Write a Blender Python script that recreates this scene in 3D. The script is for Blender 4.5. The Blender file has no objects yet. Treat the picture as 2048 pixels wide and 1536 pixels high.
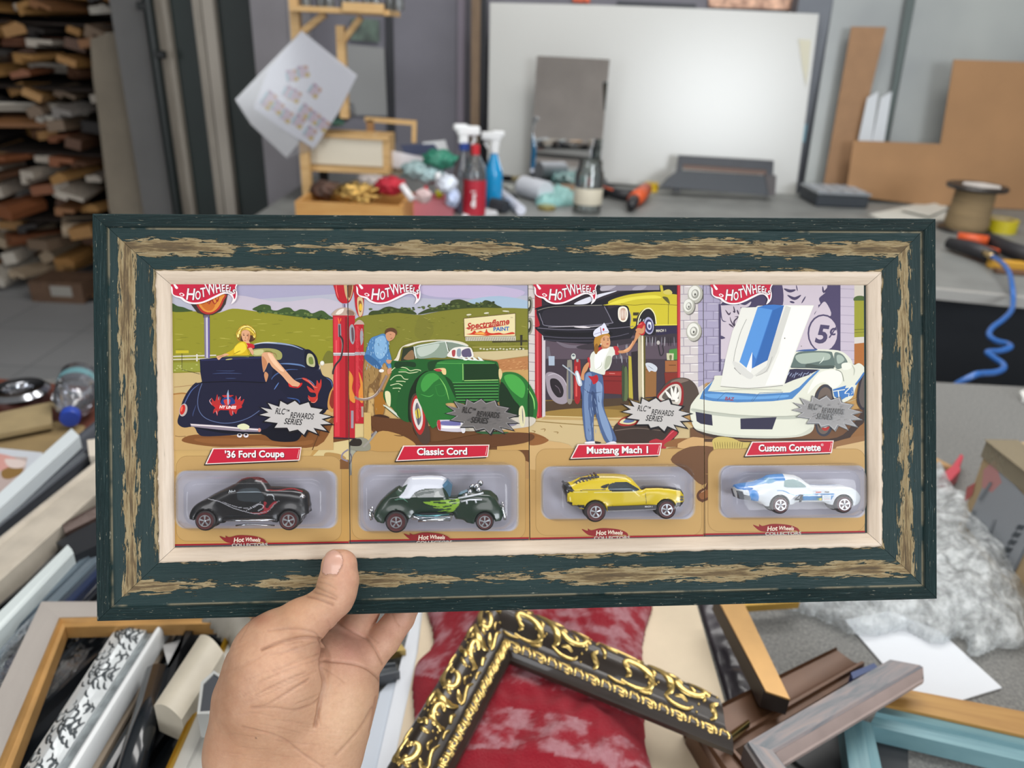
import bpy, bmesh, math, random
import numpy as np
from mathutils import Vector, Matrix, noise as mnoise
from mathutils.geometry import tessellate_polygon
try:
    import openvdb as vdb
except ImportError:
    import pyopenvdb as vdb

sc = bpy.context.scene
COL = sc.collection
PI = math.pi
random.seed(11)

# ---------------------------------------------------------------- camera, light, exposure
FPX = 1500.0
PITCH, ROLL, CAMZ = 25.0, 2.8, 1.50
cam_d = bpy.data.cameras.new('camera')
cam = bpy.data.objects.new('camera', cam_d); COL.objects.link(cam)
cam_d.sensor_width = 36.0; cam_d.sensor_fit = 'HORIZONTAL'
cam_d.lens = FPX / 2048 * 36
cam_d.clip_start = 0.02; cam_d.clip_end = 60
cam.location = (0, 0, CAMZ)
CM = (Matrix.Rotation(math.radians(90 - PITCH), 3, 'X') @ Matrix.Rotation(math.radians(ROLL), 3, 'Z'))
cam.rotation_euler = CM.to_euler()
cam_d.dof.use_dof = True
cam_d.dof.focus_distance = 0.445
cam_d.dof.aperture_fstop = 7.5
cam_d.dof.aperture_blades = 0
sc.camera = cam
sc.view_settings.view_transform = 'Standard'
sc.view_settings.look = 'None'
sc.view_settings.exposure = 0.10
sc.view_settings.gamma = 1.0
sc.view_settings.use_curve_mapping = False
sc.cycles.use_denoising = True
sc.cycles.max_bounces = 8
sc.cycles.transparent_max_bounces = 24
sc.cycles.sample_clamp_indirect = 4.0
sc.cycles.caustics_reflective = False
sc.cycles.caustics_refractive = False

w = bpy.data.worlds.new('world'); sc.world = w; w.use_nodes = True
w.node_tree.nodes['Background'].inputs[0].default_value = (0.80, 0.88, 1.0, 1)
w.node_tree.nodes['Background'].inputs[1].default_value = 0.35

def area(name, loc, target, sx, sy, power, col=(1, 1, 1)):
    d = bpy.data.lights.new(name, 'AREA'); d.shape = 'RECTANGLE'; d.size = sx; d.size_y = sy
    d.energy = power; d.color = col
    o = bpy.data.objects.new(name, d); COL.objects.link(o); o.location = loc
    o.rotation_euler = (Vector(target) - Vector(loc)).to_track_quat('-Z', 'Y').to_euler()
    return o
# daylight through the shop window behind the photographer, plus unseen fill lamps added at left and overhead
area('window_daylight', (2.5, -2.95, 2.15), (0.9, 3.0, 1.2), 1.7, 1.4, 88, (0.93, 0.97, 1.0))
area('daylight_fill_left', (-3.35, -2.95, 1.55), (-1.2, 3.0, 1.2), 1.4, 1.9, 58, (0.93, 0.97, 1.0))  # added to front-light the left floor and hanging paper; no such window seen
area('ceiling_fill_rear', (-0.3, -1.0, 3.05), (-0.3, 0.2, 0), 2.6, 1.2, 34, (1.0, 0.99, 0.97))  # unseen, added to brighten surfaces that face the camera
area('ceiling_fill', (0.5, 1.0, 3.05), (0.5, 1.0, 0), 2.2, 0.5, 26, (1.0, 0.98, 0.95))  # unseen overhead fill, added for general brightness
area('ceiling_fill_far', (0.9, 2.2, 3.05), (0.9, 2.6, 0), 2.6, 0.7, 46, (1.0, 0.98, 0.95))  # unseen, added to lift the back table and wall

CMn = np.array(CM)
def ray(px, py):
    return CM @ Vector(((px - 1024) / FPX, -(py - 768) / FPX, -1.0))
CAM = Vector((0, 0, CAMZ))
def at(px, py, d): return CAM + ray(px, py) * d
def onz(px, py, z):
    r = ray(px, py); return CAM + r * ((z - CAMZ) / r.z)
def ony(px, py, y):
    r = ray(px, py); return CAM + r * (y / r.y)
def onplane(px, py, p, n):
    r = ray(px, py); return CAM + r * ((Vector(p) - CAM).dot(n) / r.dot(n))
def proj(P):
    """numpy Nx3 world -> px,py,depth"""
    q = (P - np.array(CAM)) @ CMn
    return 1024 + FPX * q[:, 0] / -q[:, 2], 768 - FPX * q[:, 1] / -q[:, 2], -q[:, 2]

# ---------------------------------------------------------------- pose of the held picture frame
_c = [(187, 427), (1875, 437), (1872, 1198), (190, 1243)]
_R = np.array([[(x - 1024) / FPX, -(y - 768) / FPX, -1.0] for x, y in _c])
_d = np.linalg.solve(np.stack([-_R[1], _R[2], -_R[3]], 1), -_R[0]); _d = np.array([1, *_d])
_P = _R * _d[:, None]
_s = 0.515 / np.linalg.norm(_P[1] - _P[0]); _P = _P * _s
_u = _P[1] - _P[0]; FW_ = np.linalg.norm(_u); _u = _u / FW_
_v = (_P[0] - _P[3]); _v = _v - _u * (_v @ _u); FH_ = np.linalg.norm(_v); _v = _v / FH_
_n = np.cross(_u, _v)
FC = CAM + CM @ Vector(_P.mean(0))
FU, FV, FN = CM @ Vector(_u), CM @ Vector(_v), CM @ Vector(_n)
FM = Matrix.Translation(FC) @ Matrix((FU, FV, FN)).transposed().to_4x4()
FMi = FM.inverted()
def fl(px, py, h=0.0):
    """pixel -> frame-local coordinates on the plane at height h in front of the frame's rim"""
    r = FMi.to_3x3() @ ray(px, py); c = FMi @ CAM
    t = (h - c.z) / r.z
    p = c + r * t
    return (p.x, p.y)
def fpx(P):
    """frame-local Nx3 -> px,py"""
    M = np.array(FM); W = P @ M[:3, :3].T + M[:3, 3]
    a, b, _ = proj(W); return a, b

# ---------------------------------------------------------------- colour and materials
def lin(c):
    return tuple(((v / 255) / 12.92 if v / 255 <= 0.04045 else ((v / 255 + 0.055) / 1.055) ** 2.4) for v in c[:3])
def hx(s): return tuple(int(s[i:i + 2], 16) for i in (0, 2, 4))
def L4(c):
    if isinstance(c, str): c = hx(c)
    return (*lin(c), 1)
class NT:
    def __init__(s, name):
        s.m = bpy.data.materials.new(name); s.m.use_nodes = True
        s.t = s.m.node_tree; s.n = s.t.nodes; s.l = s.t.links
        s.b = s.n['Principled BSDF']; s.out = s.n['Material Output']
    def node(s, ty, **kw):
        nd = s.n.new(ty)
        for k, v in kw.items():
            if k in nd.inputs: nd.inputs[k].default_value = v
            else: setattr(nd, k, v)
        return nd
    def link(s, a, b): s.l.new(a, b)
    def coord(s, kind='Object', scale=(1, 1, 1), rot=(0, 0, 0), loc=(0, 0, 0)):
        tc = s.node('ShaderNodeTexCoord'); mp = s.node('ShaderNodeMapping')
        mp.inputs['Scale'].default_value = scale; mp.inputs['Rotation'].default_value = rot; mp.inputs['Location'].default_value = loc
        s.link(tc.outputs[kind], mp.inputs[0]); return mp.outputs[0]
    def noise(s, vec, scale=5, detail=4, rough=.55, dist=0):
        nd = s.node('ShaderNodeTexNoise'); nd.inputs['Scale'].default_value = scale
        nd.inputs['Detail'].default_value = detail; nd.inputs['Roughness'].default_value = rough; nd.inputs['Distortion'].default_value = dist
        s.link(vec, nd.inputs['Vector']); return nd.outputs['Fac']
    def ramp(s, fac, stops, interp='LINEAR'):
        r = s.node('ShaderNodeValToRGB'); cr = r.color_ramp; cr.interpolation = interp
        while len(cr.elements) < len(stops): cr.elements.new(0.5)
        for e, (p, c) in zip(cr.elements, stops): e.position = p; e.color = L4(c) if not isinstance(c, (int, float)) else (c, c, c, 1)
        s.link(fac, r.inputs[0]); return r.outputs[0]
    def mix(s, fac, a, b):
        m = s.node('ShaderNodeMix', data_type='RGBA')
        for sock, v in ((m.inputs[0], fac), (m.inputs[6], a), (m.inputs[7], b)):
            if isinstance(v, bpy.types.NodeSocket): s.link(v, sock)
            elif isinstance(v, (int, float)) : sock.default_value = v
            else: sock.default_value = L4(v)
        return m.outputs[2]
    def math(s, op, a, b=None, c=None, clamp=False):
        m = s.node('ShaderNodeMath', operation=op); m.use_clamp = clamp
        for i, v in enumerate((a, b, c)):
            if v is None: continue
            if isinstance(v, bpy.types.NodeSocket): s.link(v, m.inputs[i])
            else: m.inputs[i].default_value = v
        return m.outputs[0]
    def bump(s, h, strength=.3, dist=.001):
        b = s.node('ShaderNodeBump'); b.inputs['Strength'].default_value = strength; b.inputs['Distance'].default_value = dist
        s.link(h, b.inputs['Height']); s.link(b.outputs[0], s.b.inputs['Normal'])
    def base(s, v):
        if isinstance(v, bpy.types.NodeSocket): s.link(v, s.b.inputs['Base Color'])
        else: s.b.inputs['Base Color'].default_value = L4(v)
_mc = {}
def mat(col, rough=.6, metal=0, var=0.0, vs=20, bump=0, bs=200, bd=.001, spec=.5, stretch=(1, 1, 1), coat=0, sss=0):
    key = ('p', col, rough, metal, var, vs, bump, bs, bd, spec, stretch, coat, sss)
    if key in _mc: return _mc[key]
    t = NT('mat_%03d' % len(_mc)); _mc[key] = t.m
    t.b.inputs['Roughness'].default_value = rough; t.b.inputs['Metallic'].default_value = metal
    t.b.inputs['Specular IOR Level'].default_value = spec; t.b.inputs['Coat Weight'].default_value = coat
    if sss: t.b.inputs['Subsurface Weight'].default_value = sss; t.b.inputs['Subsurface Scale'].default_value = .01
    c = hx(col) if isinstance(col, str) else col
    if var:
        a = tuple(max(0, v * (1 - var)) for v in c); b = tuple(min(255, v * (1 + var)) for v in c)
        t.base(t.ramp(t.noise(t.coord(scale=stretch), vs, 5), [(.3, a), (.7, b)]))
    else: t.base(c)
    if bump: t.bump(t.noise(t.coord(scale=stretch), bs, 4), bump, bd)
    return t.m
def vmat(name, rough=.45, bump=0, bs=400, bd=.0003, coat=0, metal=0, spec=.5, sss=0):
    """material whose colour is the mesh's own print (colour attribute)"""
    key = ('v', name)
    if key in _mc: return _mc[key]
    t = NT(name); _mc[key] = t.m
    a = t.node('ShaderNodeVertexColor'); a.layer_name = 'Col'
    t.link(a.outputs[0], t.b.inputs['Base Color'])
    t.b.inputs['Roughness'].default_value = rough; t.b.inputs['Coat Weight'].default_value = coat; t.b.inputs['Coat Roughness'].default_value = .06
    t.b.inputs['Metallic'].default_value = metal; t.b.inputs['Specular IOR Level'].default_value = spec
    if sss: t.b.inputs['Subsurface Weight'].default_value = sss; t.b.inputs['Subsurface Scale'].default_value = .006; t.b.inputs['Subsurface Radius'].default_value = (1, .35, .2)
    if bump: t.bump(t.noise(t.coord(), bs, 4), bump, bd)
    return t.m
def clear(name, tint='ffffff', refl=.5, rough=.05, body=0.0, bodycol='ffffff', bump=0, bs=60, bd=.002, ior=1.45):
    """thin clear plastic or glass: see-through, with fresnel reflections and a little body"""
    key = ('c', name)
    if key in _mc: return _mc[key]
    t = NT(name); _mc[key] = t.m
    tr = t.node('ShaderNodeBsdfTransparent'); tr.inputs[0].default_value = L4(tint)
    gl = t.node('ShaderNodeBsdfGlossy'); gl.inputs['Roughness'].default_value = rough; gl.inputs[0].default_value = (1, 1, 1, 1)
    df = t.node('ShaderNodeBsdfDiffuse'); df.inputs[0].default_value = L4(bodycol)
    fr = t.node('ShaderNodeFresnel'); fr.inputs[0].default_value = ior
    m1 = t.node('ShaderNodeMixShader'); m2 = t.node('ShaderNodeMixShader')
    m1.inputs[0].default_value = body; t.link(tr.outputs[0], m1.inputs[1]); t.link(df.outputs[0], m1.inputs[2])
    f = t.math('MULTIPLY', fr.outputs[0], refl * 2, clamp=True)
    t.link(f, m2.inputs[0]); t.link(m1.outputs[0], m2.inputs[1]); t.link(gl.outputs[0], m2.inputs[2])
    t.link(m2.outputs[0], t.out.inputs[0])
    if bump:
        b = t.node('ShaderNodeBump'); b.inputs['Strength'].default_value = bump; b.inputs['Distance'].default_value = bd
        t.link(t.noise(t.coord(), bs, 3), b.inputs['Height'])
        for nd in (gl, df, fr): t.link(b.outputs[0], nd.inputs['Normal'])
    return t.m
def woodm(c1, c2, scale=(1, 12, 12), rough=.55, k=6):
    key = ('w', c1, c2, scale, rough, k)
    if key in _mc: return _mc[key]
    t = NT('wood_%d' % len(_mc)); _mc[key] = t.m
    n = t.noise(t.coord(scale=scale), k, 6, .6, .6)
    t.base(t.ramp(n, [(.3, c1), (.7, c2)])); t.b.inputs['Roughness'].default_value = rough
    t.bump(n, .15, .0008); return t.m

# ---------------------------------------------------------------- objects
def tag(o, label=None, cat=None, group=None, kind=None):
    if label: o['label'] = label
    if cat: o['category'] = cat
    if group: o['group'] = group
    if kind: o['kind'] = kind
    return o
def empty(name, label=None, cat=None, loc=(0, 0, 0), group=None, mw=None):
    o = bpy.data.objects.new(name, None); COL.objects.link(o); o.empty_display_size = .02
    if mw is not None: o.matrix_world = mw
    else: o.location = loc
    return tag(o, label, cat, group)
def mesh(name, V, F, m=None, parent=None, smooth=False, cols=None, mats=None, fm=None):
    me = bpy.data.meshes.new(name); me.from_pydata([tuple(v) for v in V], [], [tuple(f) for f in F]); me.update()
    o = bpy.data.objects.new(name, me); COL.objects.link(o)
    for mm in (mats or [m]):
        if mm: me.materials.append(mm)
    if fm is not None: me.polygons.foreach_set('material_index', fm)
    if smooth: me.polygons.foreach_set('use_smooth', [True] * len(me.polygons))
    if cols is not None:   # per vertex linear rgb
        a = me.color_attributes.new('Col', 'FLOAT_COLOR', 'POINT')
        c = np.ones((len(me.vertices), 4), np.float32); c[:, :3] = cols; a.data.foreach_set('color', c.ravel())
    if parent: o.parent = parent
    return o
def bm_obj(name, bm, m=None, parent=None, smooth=False, mats=None):
    bmesh.ops.recalc_face_normals(bm, faces=bm.faces)
    me = bpy.data.meshes.new(name); bm.to_mesh(me); bm.free()
    o = bpy.data.objects.new(name, me); COL.objects.link(o)
    for mm in (mats or [m]):
        if mm: me.materials.append(mm)
    if smooth: me.polygons.foreach_set('use_smooth', [True] * len(me.polygons))
    if parent: o.parent = parent
    return o
def add_box(bm, c, s, rot=None, bev=0, M=None, seg=1):
    r = bmesh.ops.create_cube(bm, size=1.0)
    vs = r['verts']; R = Matrix.Identity(4)
    if rot is not None: R = (rot.to_matrix().to_4x4() if hasattr(rot, 'to_matrix') else Matrix.Rotation(rot, 4, 'Z'))
    T = Matrix.Translation(c) @ R @ Matrix.Diagonal((*s, 1))
    if M is not None: T = M @ T
    bmesh.ops.transform(bm, matrix=T, verts=vs)
    if bev:
        es = list({e for v in vs for e in v.link_edges})
        bmesh.ops.bevel(bm, geom=es, offset=bev, segments=seg, affect='EDGES', profile=.5)
def box(name, c, s, m, parent=None, rot=None, bev=0, seg=1, M=None):
    bm = bmesh.new(); add_box(bm, c, s, rot, bev, M, seg); return bm_obj(name, bm, m, parent)
def add_lathe(bm, prof, seg=32, M=None, close=True):
    """profile list of (r, z)"""
    rings = []
    for r, z in prof:
        rings.append([bm.verts.new(((M or Matrix.Identity(4)) @ Vector((r * math.cos(2 * PI * k / seg), r * math.sin(2 * PI * k / seg), z)))) for k in range(seg)])
    for a, b in zip(rings, rings[1:]):
        for k in range(seg): bm.faces.new((a[k], a[(k + 1) % seg], b[(k + 1) % seg], b[k]))
    if close:
        for rg in (rings[0], rings[-1]):
            try: bm.faces.new(rg)
            except ValueError: pass
def lathe(name, prof, m, parent=None, seg=32, M=None, smooth=True, close=True):
    bm = bmesh.new(); add_lathe(bm, prof, seg, M, close); o = bm_obj(name, bm, m, parent, smooth)
    if smooth: autosm(o)
    return o
def autosm(o, ang=40):
    me = o.data
    bm = bmesh.new(); bm.from_mesh(me)
    for e in bm.edges:
        if len(e.link_faces) == 2 and e.calc_face_angle(0) > math.radians(ang): e.smooth = False
    for f in bm.faces: f.smooth = True
    bm.to_mesh(me); bm.free()
def axisM(p0, p1, up=(0, 0, 1)):
    """matrix whose local z runs from p0 to p1"""
    p0, p1 = Vector(p0), Vector(p1); z = (p1 - p0).normalized()
    x = Vector(up).cross(z)
    if x.length < 1e-5: x = Vector((1, 0, 0))
    x.normalize(); y = z.cross(x)
    return Matrix.Translation(p0) @ Matrix((x, y, z)).transposed().to_4x4()
def add_tube(bm, pts, r, seg=10, cap=True):
    pts = [Vector(p) for p in pts]; n = len(pts); rings = []
    rr = r if isinstance(r, (list, tuple)) else [r] * n
    prev = None
    for i, p in enumerate(pts):
        t = (pts[min(i + 1, n - 1)] - pts[max(i - 1, 0)]).normalized()
        x = (prev - t * prev.dot(t)) if prev is not None else t.orthogonal()
        x.normalize(); prev = x; y = t.cross(x)
        rings.append([bm.verts.new(p + (x * math.cos(a) + y * math.sin(a)) * rr[i]) for a in (2 * PI * k / seg for k in range(seg))])
    for a, b in zip(rings, rings[1:]):
        for k in range(seg): bm.faces.new((a[k], a[(k + 1) % seg], b[(k + 1) % seg], b[k]))
    if cap: bm.faces.new(rings[0]); bm.faces.new(rings[-1])
def tube(name, pts, r, m, parent=None, seg=10):
    bm = bmesh.new(); add_tube(bm, pts, r, seg); return bm_obj(name, bm, m, parent, True)
def smoothline(pts, n=6, closed=False):
    P = [Vector((*p, 0)[:3]) if len(p) == 2 else Vector(p) for p in pts]; out = []; N = len(P)
    rng = range(N) if closed else range(N - 1)
    for i in rng:
        g = (lambda k: P[k % N]) if closed else (lambda k: P[max(0, min(N - 1, k))])
        a, b, c, d = g(i - 1), g(i), g(i + 1), g(i + 2)
        for k in range(n):
            t = k / n
            out.append(.5 * ((2 * b) + (c - a) * t + (2 * a - 5 * b + 4 * c - d) * t * t + (3 * b - a - 3 * c + d) * t ** 3))
    if not closed: out.append(P[-1])
    return out
def prism(name, pts, vec, m, parent=None, bev=0, local=False):
    """polygon of 3-D points pushed along vec into a solid"""
    bm = bmesh.new(); vec = Vector(vec)
    a = [bm.verts.new(Vector(p)) for p in pts]; b = [bm.verts.new(Vector(p) + vec) for p in pts]; n = len(pts)
    bm.faces.new(a); bm.faces.new(b[::-1])
    for i in range(n): bm.faces.new((a[i], a[(i + 1) % n], b[(i + 1) % n], b[i]))
    bmesh.ops.recalc_face_normals(bm, faces=bm.faces)
    if bev: bmesh.ops.bevel(bm, geom=list(bm.edges), offset=bev, segments=2, affect='EDGES', profile=.5)
    return bm_obj(name, bm, m, parent)
def slabz(name, px, z, th, m, parent=None, bev=0):
    """sheet lying flat: pixel outline on the plane z, thickness th downwards"""
    return prism(name, [onz(x, y, z) for x, y in px], (0, 0, -th), m, parent, bev)
def lean(px, py, Y0, z0, t): # plane y = Y0 + (z - z0) * t
    return onplane(px, py, (0, Y0, z0), Vector((0, 1, -t)).normalized())
def leanslab(name, px, Y0, z0, t, th, m, parent=None, bev=0):
    n = Vector((0, 1, -t)).normalized()
    P = []
    for x, y in px:
        p = lean(x, y, Y0, z0, t)
        if p.z < z0 + .001: p = Vector((p.x, Y0, z0 + .001))
        P.append(p)
    return prism(name, P, Vector((0, th, 0)), m, parent, bev)
def moulding(name, p0, p1, prof, m, parent=None, z=None, miter0=0, miter1=0, smooth=False, mats=None, fms=None, bl=1):
    """frame moulding: profile [(across, height)] swept from p0 to p1; the object's x runs along it.
    across is measured to the right of p0->p1; miters shear the ends (tan of angle)."""
    p0, p1 = Vector(p0), Vector(p1); x = (p1 - p0); Ln = x.length; x.normalize()
    up = Vector((0, 0, 1)); y = up.cross(x)   # left of travel
    y.normalize(); up = x.cross(y)
    M = Matrix.Translation(p0) @ Matrix((x, y, up)).transposed().to_4x4()
    V = []; F = []; n = len(prof); ns = max(1, bl); fm = []
    for k in range(ns + 1):
        for a, h in prof:
            s = k / ns
            V.append((miter0 * a * (1 - s) + s * (Ln - miter1 * a), -a, h))
    for k in range(ns):
        for i in range(n):
            j = (i + 1) % n; F.append((k * n + i, k * n + j, (k + 1) * n + j, (k + 1) * n + i)); fm.append((fms[i] if fms else 0))
    F.append(tuple(range(n))[::-1]); F.append(tuple(range(ns * n, ns * n + n))); fm += [fms[-1] if fms else 0] * 2
    o = mesh(name, V, F, m, None, False, mats=mats, fm=fm)
    if smooth: autosm(o, 35)
    if parent: o.parent = parent; o.matrix_local = parent.matrix_world.inverted() @ M if parent.matrix_world != Matrix.Identity(4) else M
    else: o.matrix_world = M
    return o
def textmesh(s, size=1.0, shear=0, off=0, extr=0, align='CENTER', space=1.0, sx=1.0):
    cu = bpy.data.curves.new('t', 'FONT'); cu.body = s; cu.size = size; cu.shear = shear; cu.offset = off
    cu.align_x = align; cu.align_y = 'CENTER'; cu.space_character = space; cu.resolution_u = 3; cu.fill_mode = 'FRONT'
    o = bpy.data.objects.new('t', cu); COL.objects.link(o)
    dg = bpy.context.evaluated_depsgraph_get(); me = o.evaluated_get(dg).to_mesh()
    V = [(v.co.x * sx, v.co.y) for v in me.vertices]; F = [tuple(p.vertices) for p in me.polygons]
    o.to_mesh_clear() if hasattr(o, 'to_mesh_clear') else None
    bpy.data.objects.remove(o); bpy.data.curves.remove(cu)
    return V, F
# ---------------------------------------------------------------- solids from distance fields
class Field:
    def __init__(s, lo, hi, vox):
        s.vox = vox; s.lo = np.array(lo, float); n = np.ceil((np.array(hi) - s.lo) / vox).astype(int) + 1
        ax = [s.lo[i] + np.arange(n[i]) * vox for i in range(3)]
        s.X, s.Y, s.Z = [g.astype(np.float32) for g in np.meshgrid(*ax, indexing='ij')]
        s.D = np.full(s.X.shape, 1.0, np.float32)
    def smin(s, d, k):
        h = np.maximum(k - np.abs(s.D - d), 0) / k; s.D = np.minimum(s.D, d) - h * h * k * .25
    def smax(s, d, k):
        h = np.maximum(k - np.abs(s.D - d), 0) / k; s.D = np.maximum(s.D, d) + h * h * k * .25
    def cone(s, a, b, ra, rb):
        a = np.array(a, np.float32); b = np.array(b, np.float32); ab = b - a
        px, py, pz = s.X - a[0], s.Y - a[1], s.Z - a[2]
        t = np.clip((px * ab[0] + py * ab[1] + pz * ab[2]) / max(float(ab @ ab), 1e-12), 0, 1)
        return np.sqrt((px - ab[0] * t) ** 2 + (py - ab[1] * t) ** 2 + (pz - ab[2] * t) ** 2) - (ra + (rb - ra) * t)
    def ell(s, c, r):
        q = np.sqrt(((s.X - c[0]) / r[0]) ** 2 + ((s.Y - c[1]) / r[1]) ** 2 + ((s.Z - c[2]) / r[2]) ** 2)
        return (q - 1) * min(r)
    def mesh(s, adapt=0.0):
        g = vdb.FloatGrid(1.0); bw = s.vox * 3
        g.copyFromArray(np.clip(s.D, -bw, bw).astype(np.float32))
        P, T, Q = g.convertToPolygons(isovalue=0.0, adaptivity=adapt)
        P = np.asarray(P, np.float64) * s.vox + s.lo
        F = [tuple(int(i) for i in q) for q in Q] + [tuple(int(i) for i in t) for t in T]
        return P, F
def poly_sdf(X, Y, pts):
    """signed distance to a polygon for 2-D grids"""
    pts = np.array(pts, np.float32); d = np.full(X.shape, 1e9, np.float32); s = np.ones(X.shape, np.float32); n = len(pts)
    for i in range(n):
        a = pts[i]; b = pts[i - 1]; e = b - a; wx, wy = X - a[0], Y - a[1]
        t = np.clip((wx * e[0] + wy * e[1]) / max(float(e @ e), 1e-12), 0, 1)
        d = np.minimum(d, (wx - e[0] * t) ** 2 + (wy - e[1] * t) ** 2)
        c1 = Y >= a[1]; c2 = Y < b[1]; c3 = e[0] * wy > e[1] * wx
        s = np.where((c1 & c2 & c3) | (~c1 & ~c2 & ~c3), -s, s)
    return s * np.sqrt(d)
def inpoly(x, y, pts): return poly_sdf(np.asarray(x, np.float32), np.asarray(y, np.float32), pts) < 0
def segdist(x, y, pts):
    d = np.full(np.shape(x), 1e9)
    for a, b in zip(pts, pts[1:]):
        ex, ey = b[0] - a[0], b[1] - a[1]
        t = np.clip(((x - a[0]) * ex + (y - a[1]) * ey) / max(ex * ex + ey * ey, 1e-9), 0, 1)
        d = np.minimum(d, np.hypot(x - a[0] - ex * t, y - a[1] - ey * t))
    return d
def orient(o):
    me = o.data; bm = bmesh.new(); bm.from_mesh(me); bmesh.ops.recalc_face_normals(bm, faces=bm.faces); bm.to_mesh(me); bm.free()
# ---------------------------------------------------------------- flat print painted from polygons (posters, cards, labels)
class Print:
    """flat artwork: coloured polygons given in pixels, laid on a plane through mapper(px,py)->(u,v), clipped to a rectangle"""
    def __init__(s, mapper, rect=None, step=8e-6, z0=0.0):
        s.f = mapper; s.rect = rect; s.step = step; s.z = z0; s.V = []; s.F = []; s.C = []
    def _clip(s, P):
        if s.rect is None: return P
        u0, u1, v0, v1 = s.rect
        for ax, lim, sg in ((0, u0, 1), (0, u1, -1), (1, v0, 1), (1, v1, -1)):
            out = []; n = len(P)
            for i in range(n):
                a, b = P[i - 1], P[i]; da, db = (a[ax] - lim) * sg, (b[ax] - lim) * sg
                if (da >= 0) != (db >= 0):
                    t = da / (da - db); out.append((a[0] + (b[0] - a[0]) * t, a[1] + (b[1] - a[1]) * t))
                if db >= 0: out.append(b)
            P = out
            if not P: return []
        return P
    def tris(s, uv, T, col):
        s.z += s.step; any_ = False; c = L4(col)
        for t in T:
            P = s._clip([uv[i] for i in t])
            if len(P) < 3: continue
            any_ = True; k = len(s.V)
            area_ = sum(P[i - 1][0] * P[i][1] - P[i][0] * P[i - 1][1] for i in range(len(P)))
            if abs(area_) < 1e-13: continue
            if area_ < 0: P = P[::-1]
            s.V += [(p[0], p[1], s.z) for p in P]; s.F.append(tuple(range(k, k + len(P)))); s.C += [c] * len(P)
        if not any_: s.z -= s.step
    def poly(s, col, pts, sm=0):
        if sm: pts = [(p.x, p.y) for p in smoothline(pts, sm, True)]
        uv = [s.f(*p) for p in pts]
        s.tris(uv, tessellate_polygon([[Vector((a, b, 0)) for a, b in uv]]), col)
    def line(s, col, pts, wd, sm=0, taper=False):
        if sm: pts = [(p.x, p.y) for p in smoothline(pts, sm)]
        n = len(pts); L = []; R = []
        for i, p in enumerate(pts):
            a = pts[max(0, i - 1)]; b = pts[min(n - 1, i + 1)]; dx, dy = b[0] - a[0], b[1] - a[1]; l = math.hypot(dx, dy) or 1
            h = wd / 2 * (1 if not taper else (.15 + .85 * math.sin(PI * (i + .3) / (n - .4))))
            L.append((p[0] - dy / l * h, p[1] + dx / l * h)); R.append((p[0] + dy / l * h, p[1] - dx / l * h))
        uv = [s.f(*p) for p in L + R]
        T = [(i, i + 1, n + i + 1, n + i) for i in range(n - 1)]
        s.tris(uv, T, col)
    def ell(s, col, x, y, rx, ry=None, rot=0, seg=20):
        ry = rx if ry is None else ry; c, q = math.cos(math.radians(rot)), math.sin(math.radians(rot))
        s.poly(col, [(x + c * rx * math.cos(a) - q * ry * math.sin(a), y + q * rx * math.cos(a) + c * ry * math.sin(a)) for a in (2 * PI * k / seg for k in range(seg))])
    def text(s, col, txt, x, y, size, rot=0, shear=0, off=0, sx=1.0, warp=None, space=1.0, align='CENTER', fit=0):
        V, T = textmesh(txt, size, shear, off, sx=sx, space=space, align=align)
        if fit:
            w_ = max(a for a, b in V) - min(a for a, b in V); V = [(a * fit / w_, b) for a, b in V]
        c, q = math.cos(math.radians(rot)), math.sin(math.radians(rot))
        P = []
        for a, b in V:
            b = -b
            if warp: a, b = warp(a, b)
            P.append((x + c * a - q * b, y + q * a + c * b))
        s.tris([s.f(*p) for p in P], T, col)
    def build(s, name, m, parent=None):
        o = mesh(name, s.V, s.F, m, parent, cols=np.array(s.C)[:, :3])
        return o
# ---------------------------------------------------------------- the painted panorama printed on the four cards
def q(s): return [tuple(float(v) for v in p.split(',')) for p in s.split()]
class Rec:
    def __init__(s, x0, y0, k): s.x0, s.y0, s.k, s.ops = x0, y0, k, []
    def T(s, pts): return [(s.x0 + a / s.k, s.y0 + b / s.k) for a, b in (q(pts) if isinstance(pts, str) else pts)]
    def p(s, col, pts, sm=0): s.ops.append(('poly', col, s.T(pts), sm))
    def b(s, col, pts): s.p(col, pts, 4)
    def l(s, col, pts, wd, sm=4, taper=False): s.ops.append(('line', col, s.T(pts), wd / s.k, sm, taper))
    def t(s, col, pts, wd): s.l(col, pts, wd, 4, True)
    def e(s, col, x, y, rx, ry=None, rot=0): s.ops.append(('ell', col, s.x0 + x / s.k, s.y0 + y / s.k, rx / s.k, (ry or rx) / s.k, rot))
    def x(s, col, txt, x, y, size, rot=0, shear=0, off=0, sx=1.0, fit=0): s.ops.append(('text', col, txt, s.x0 + x / s.k, s.y0 + y / s.k, size / s.k, rot, shear, off / s.k, sx, None, 1.0, 'CENTER', fit / s.k))
def play(ops, pr):
    for o in ops: getattr(pr, o[0])(*o[1:])
K1 = 1707 / 400; K2 = 5.12
rng = random.Random(5)
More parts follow.
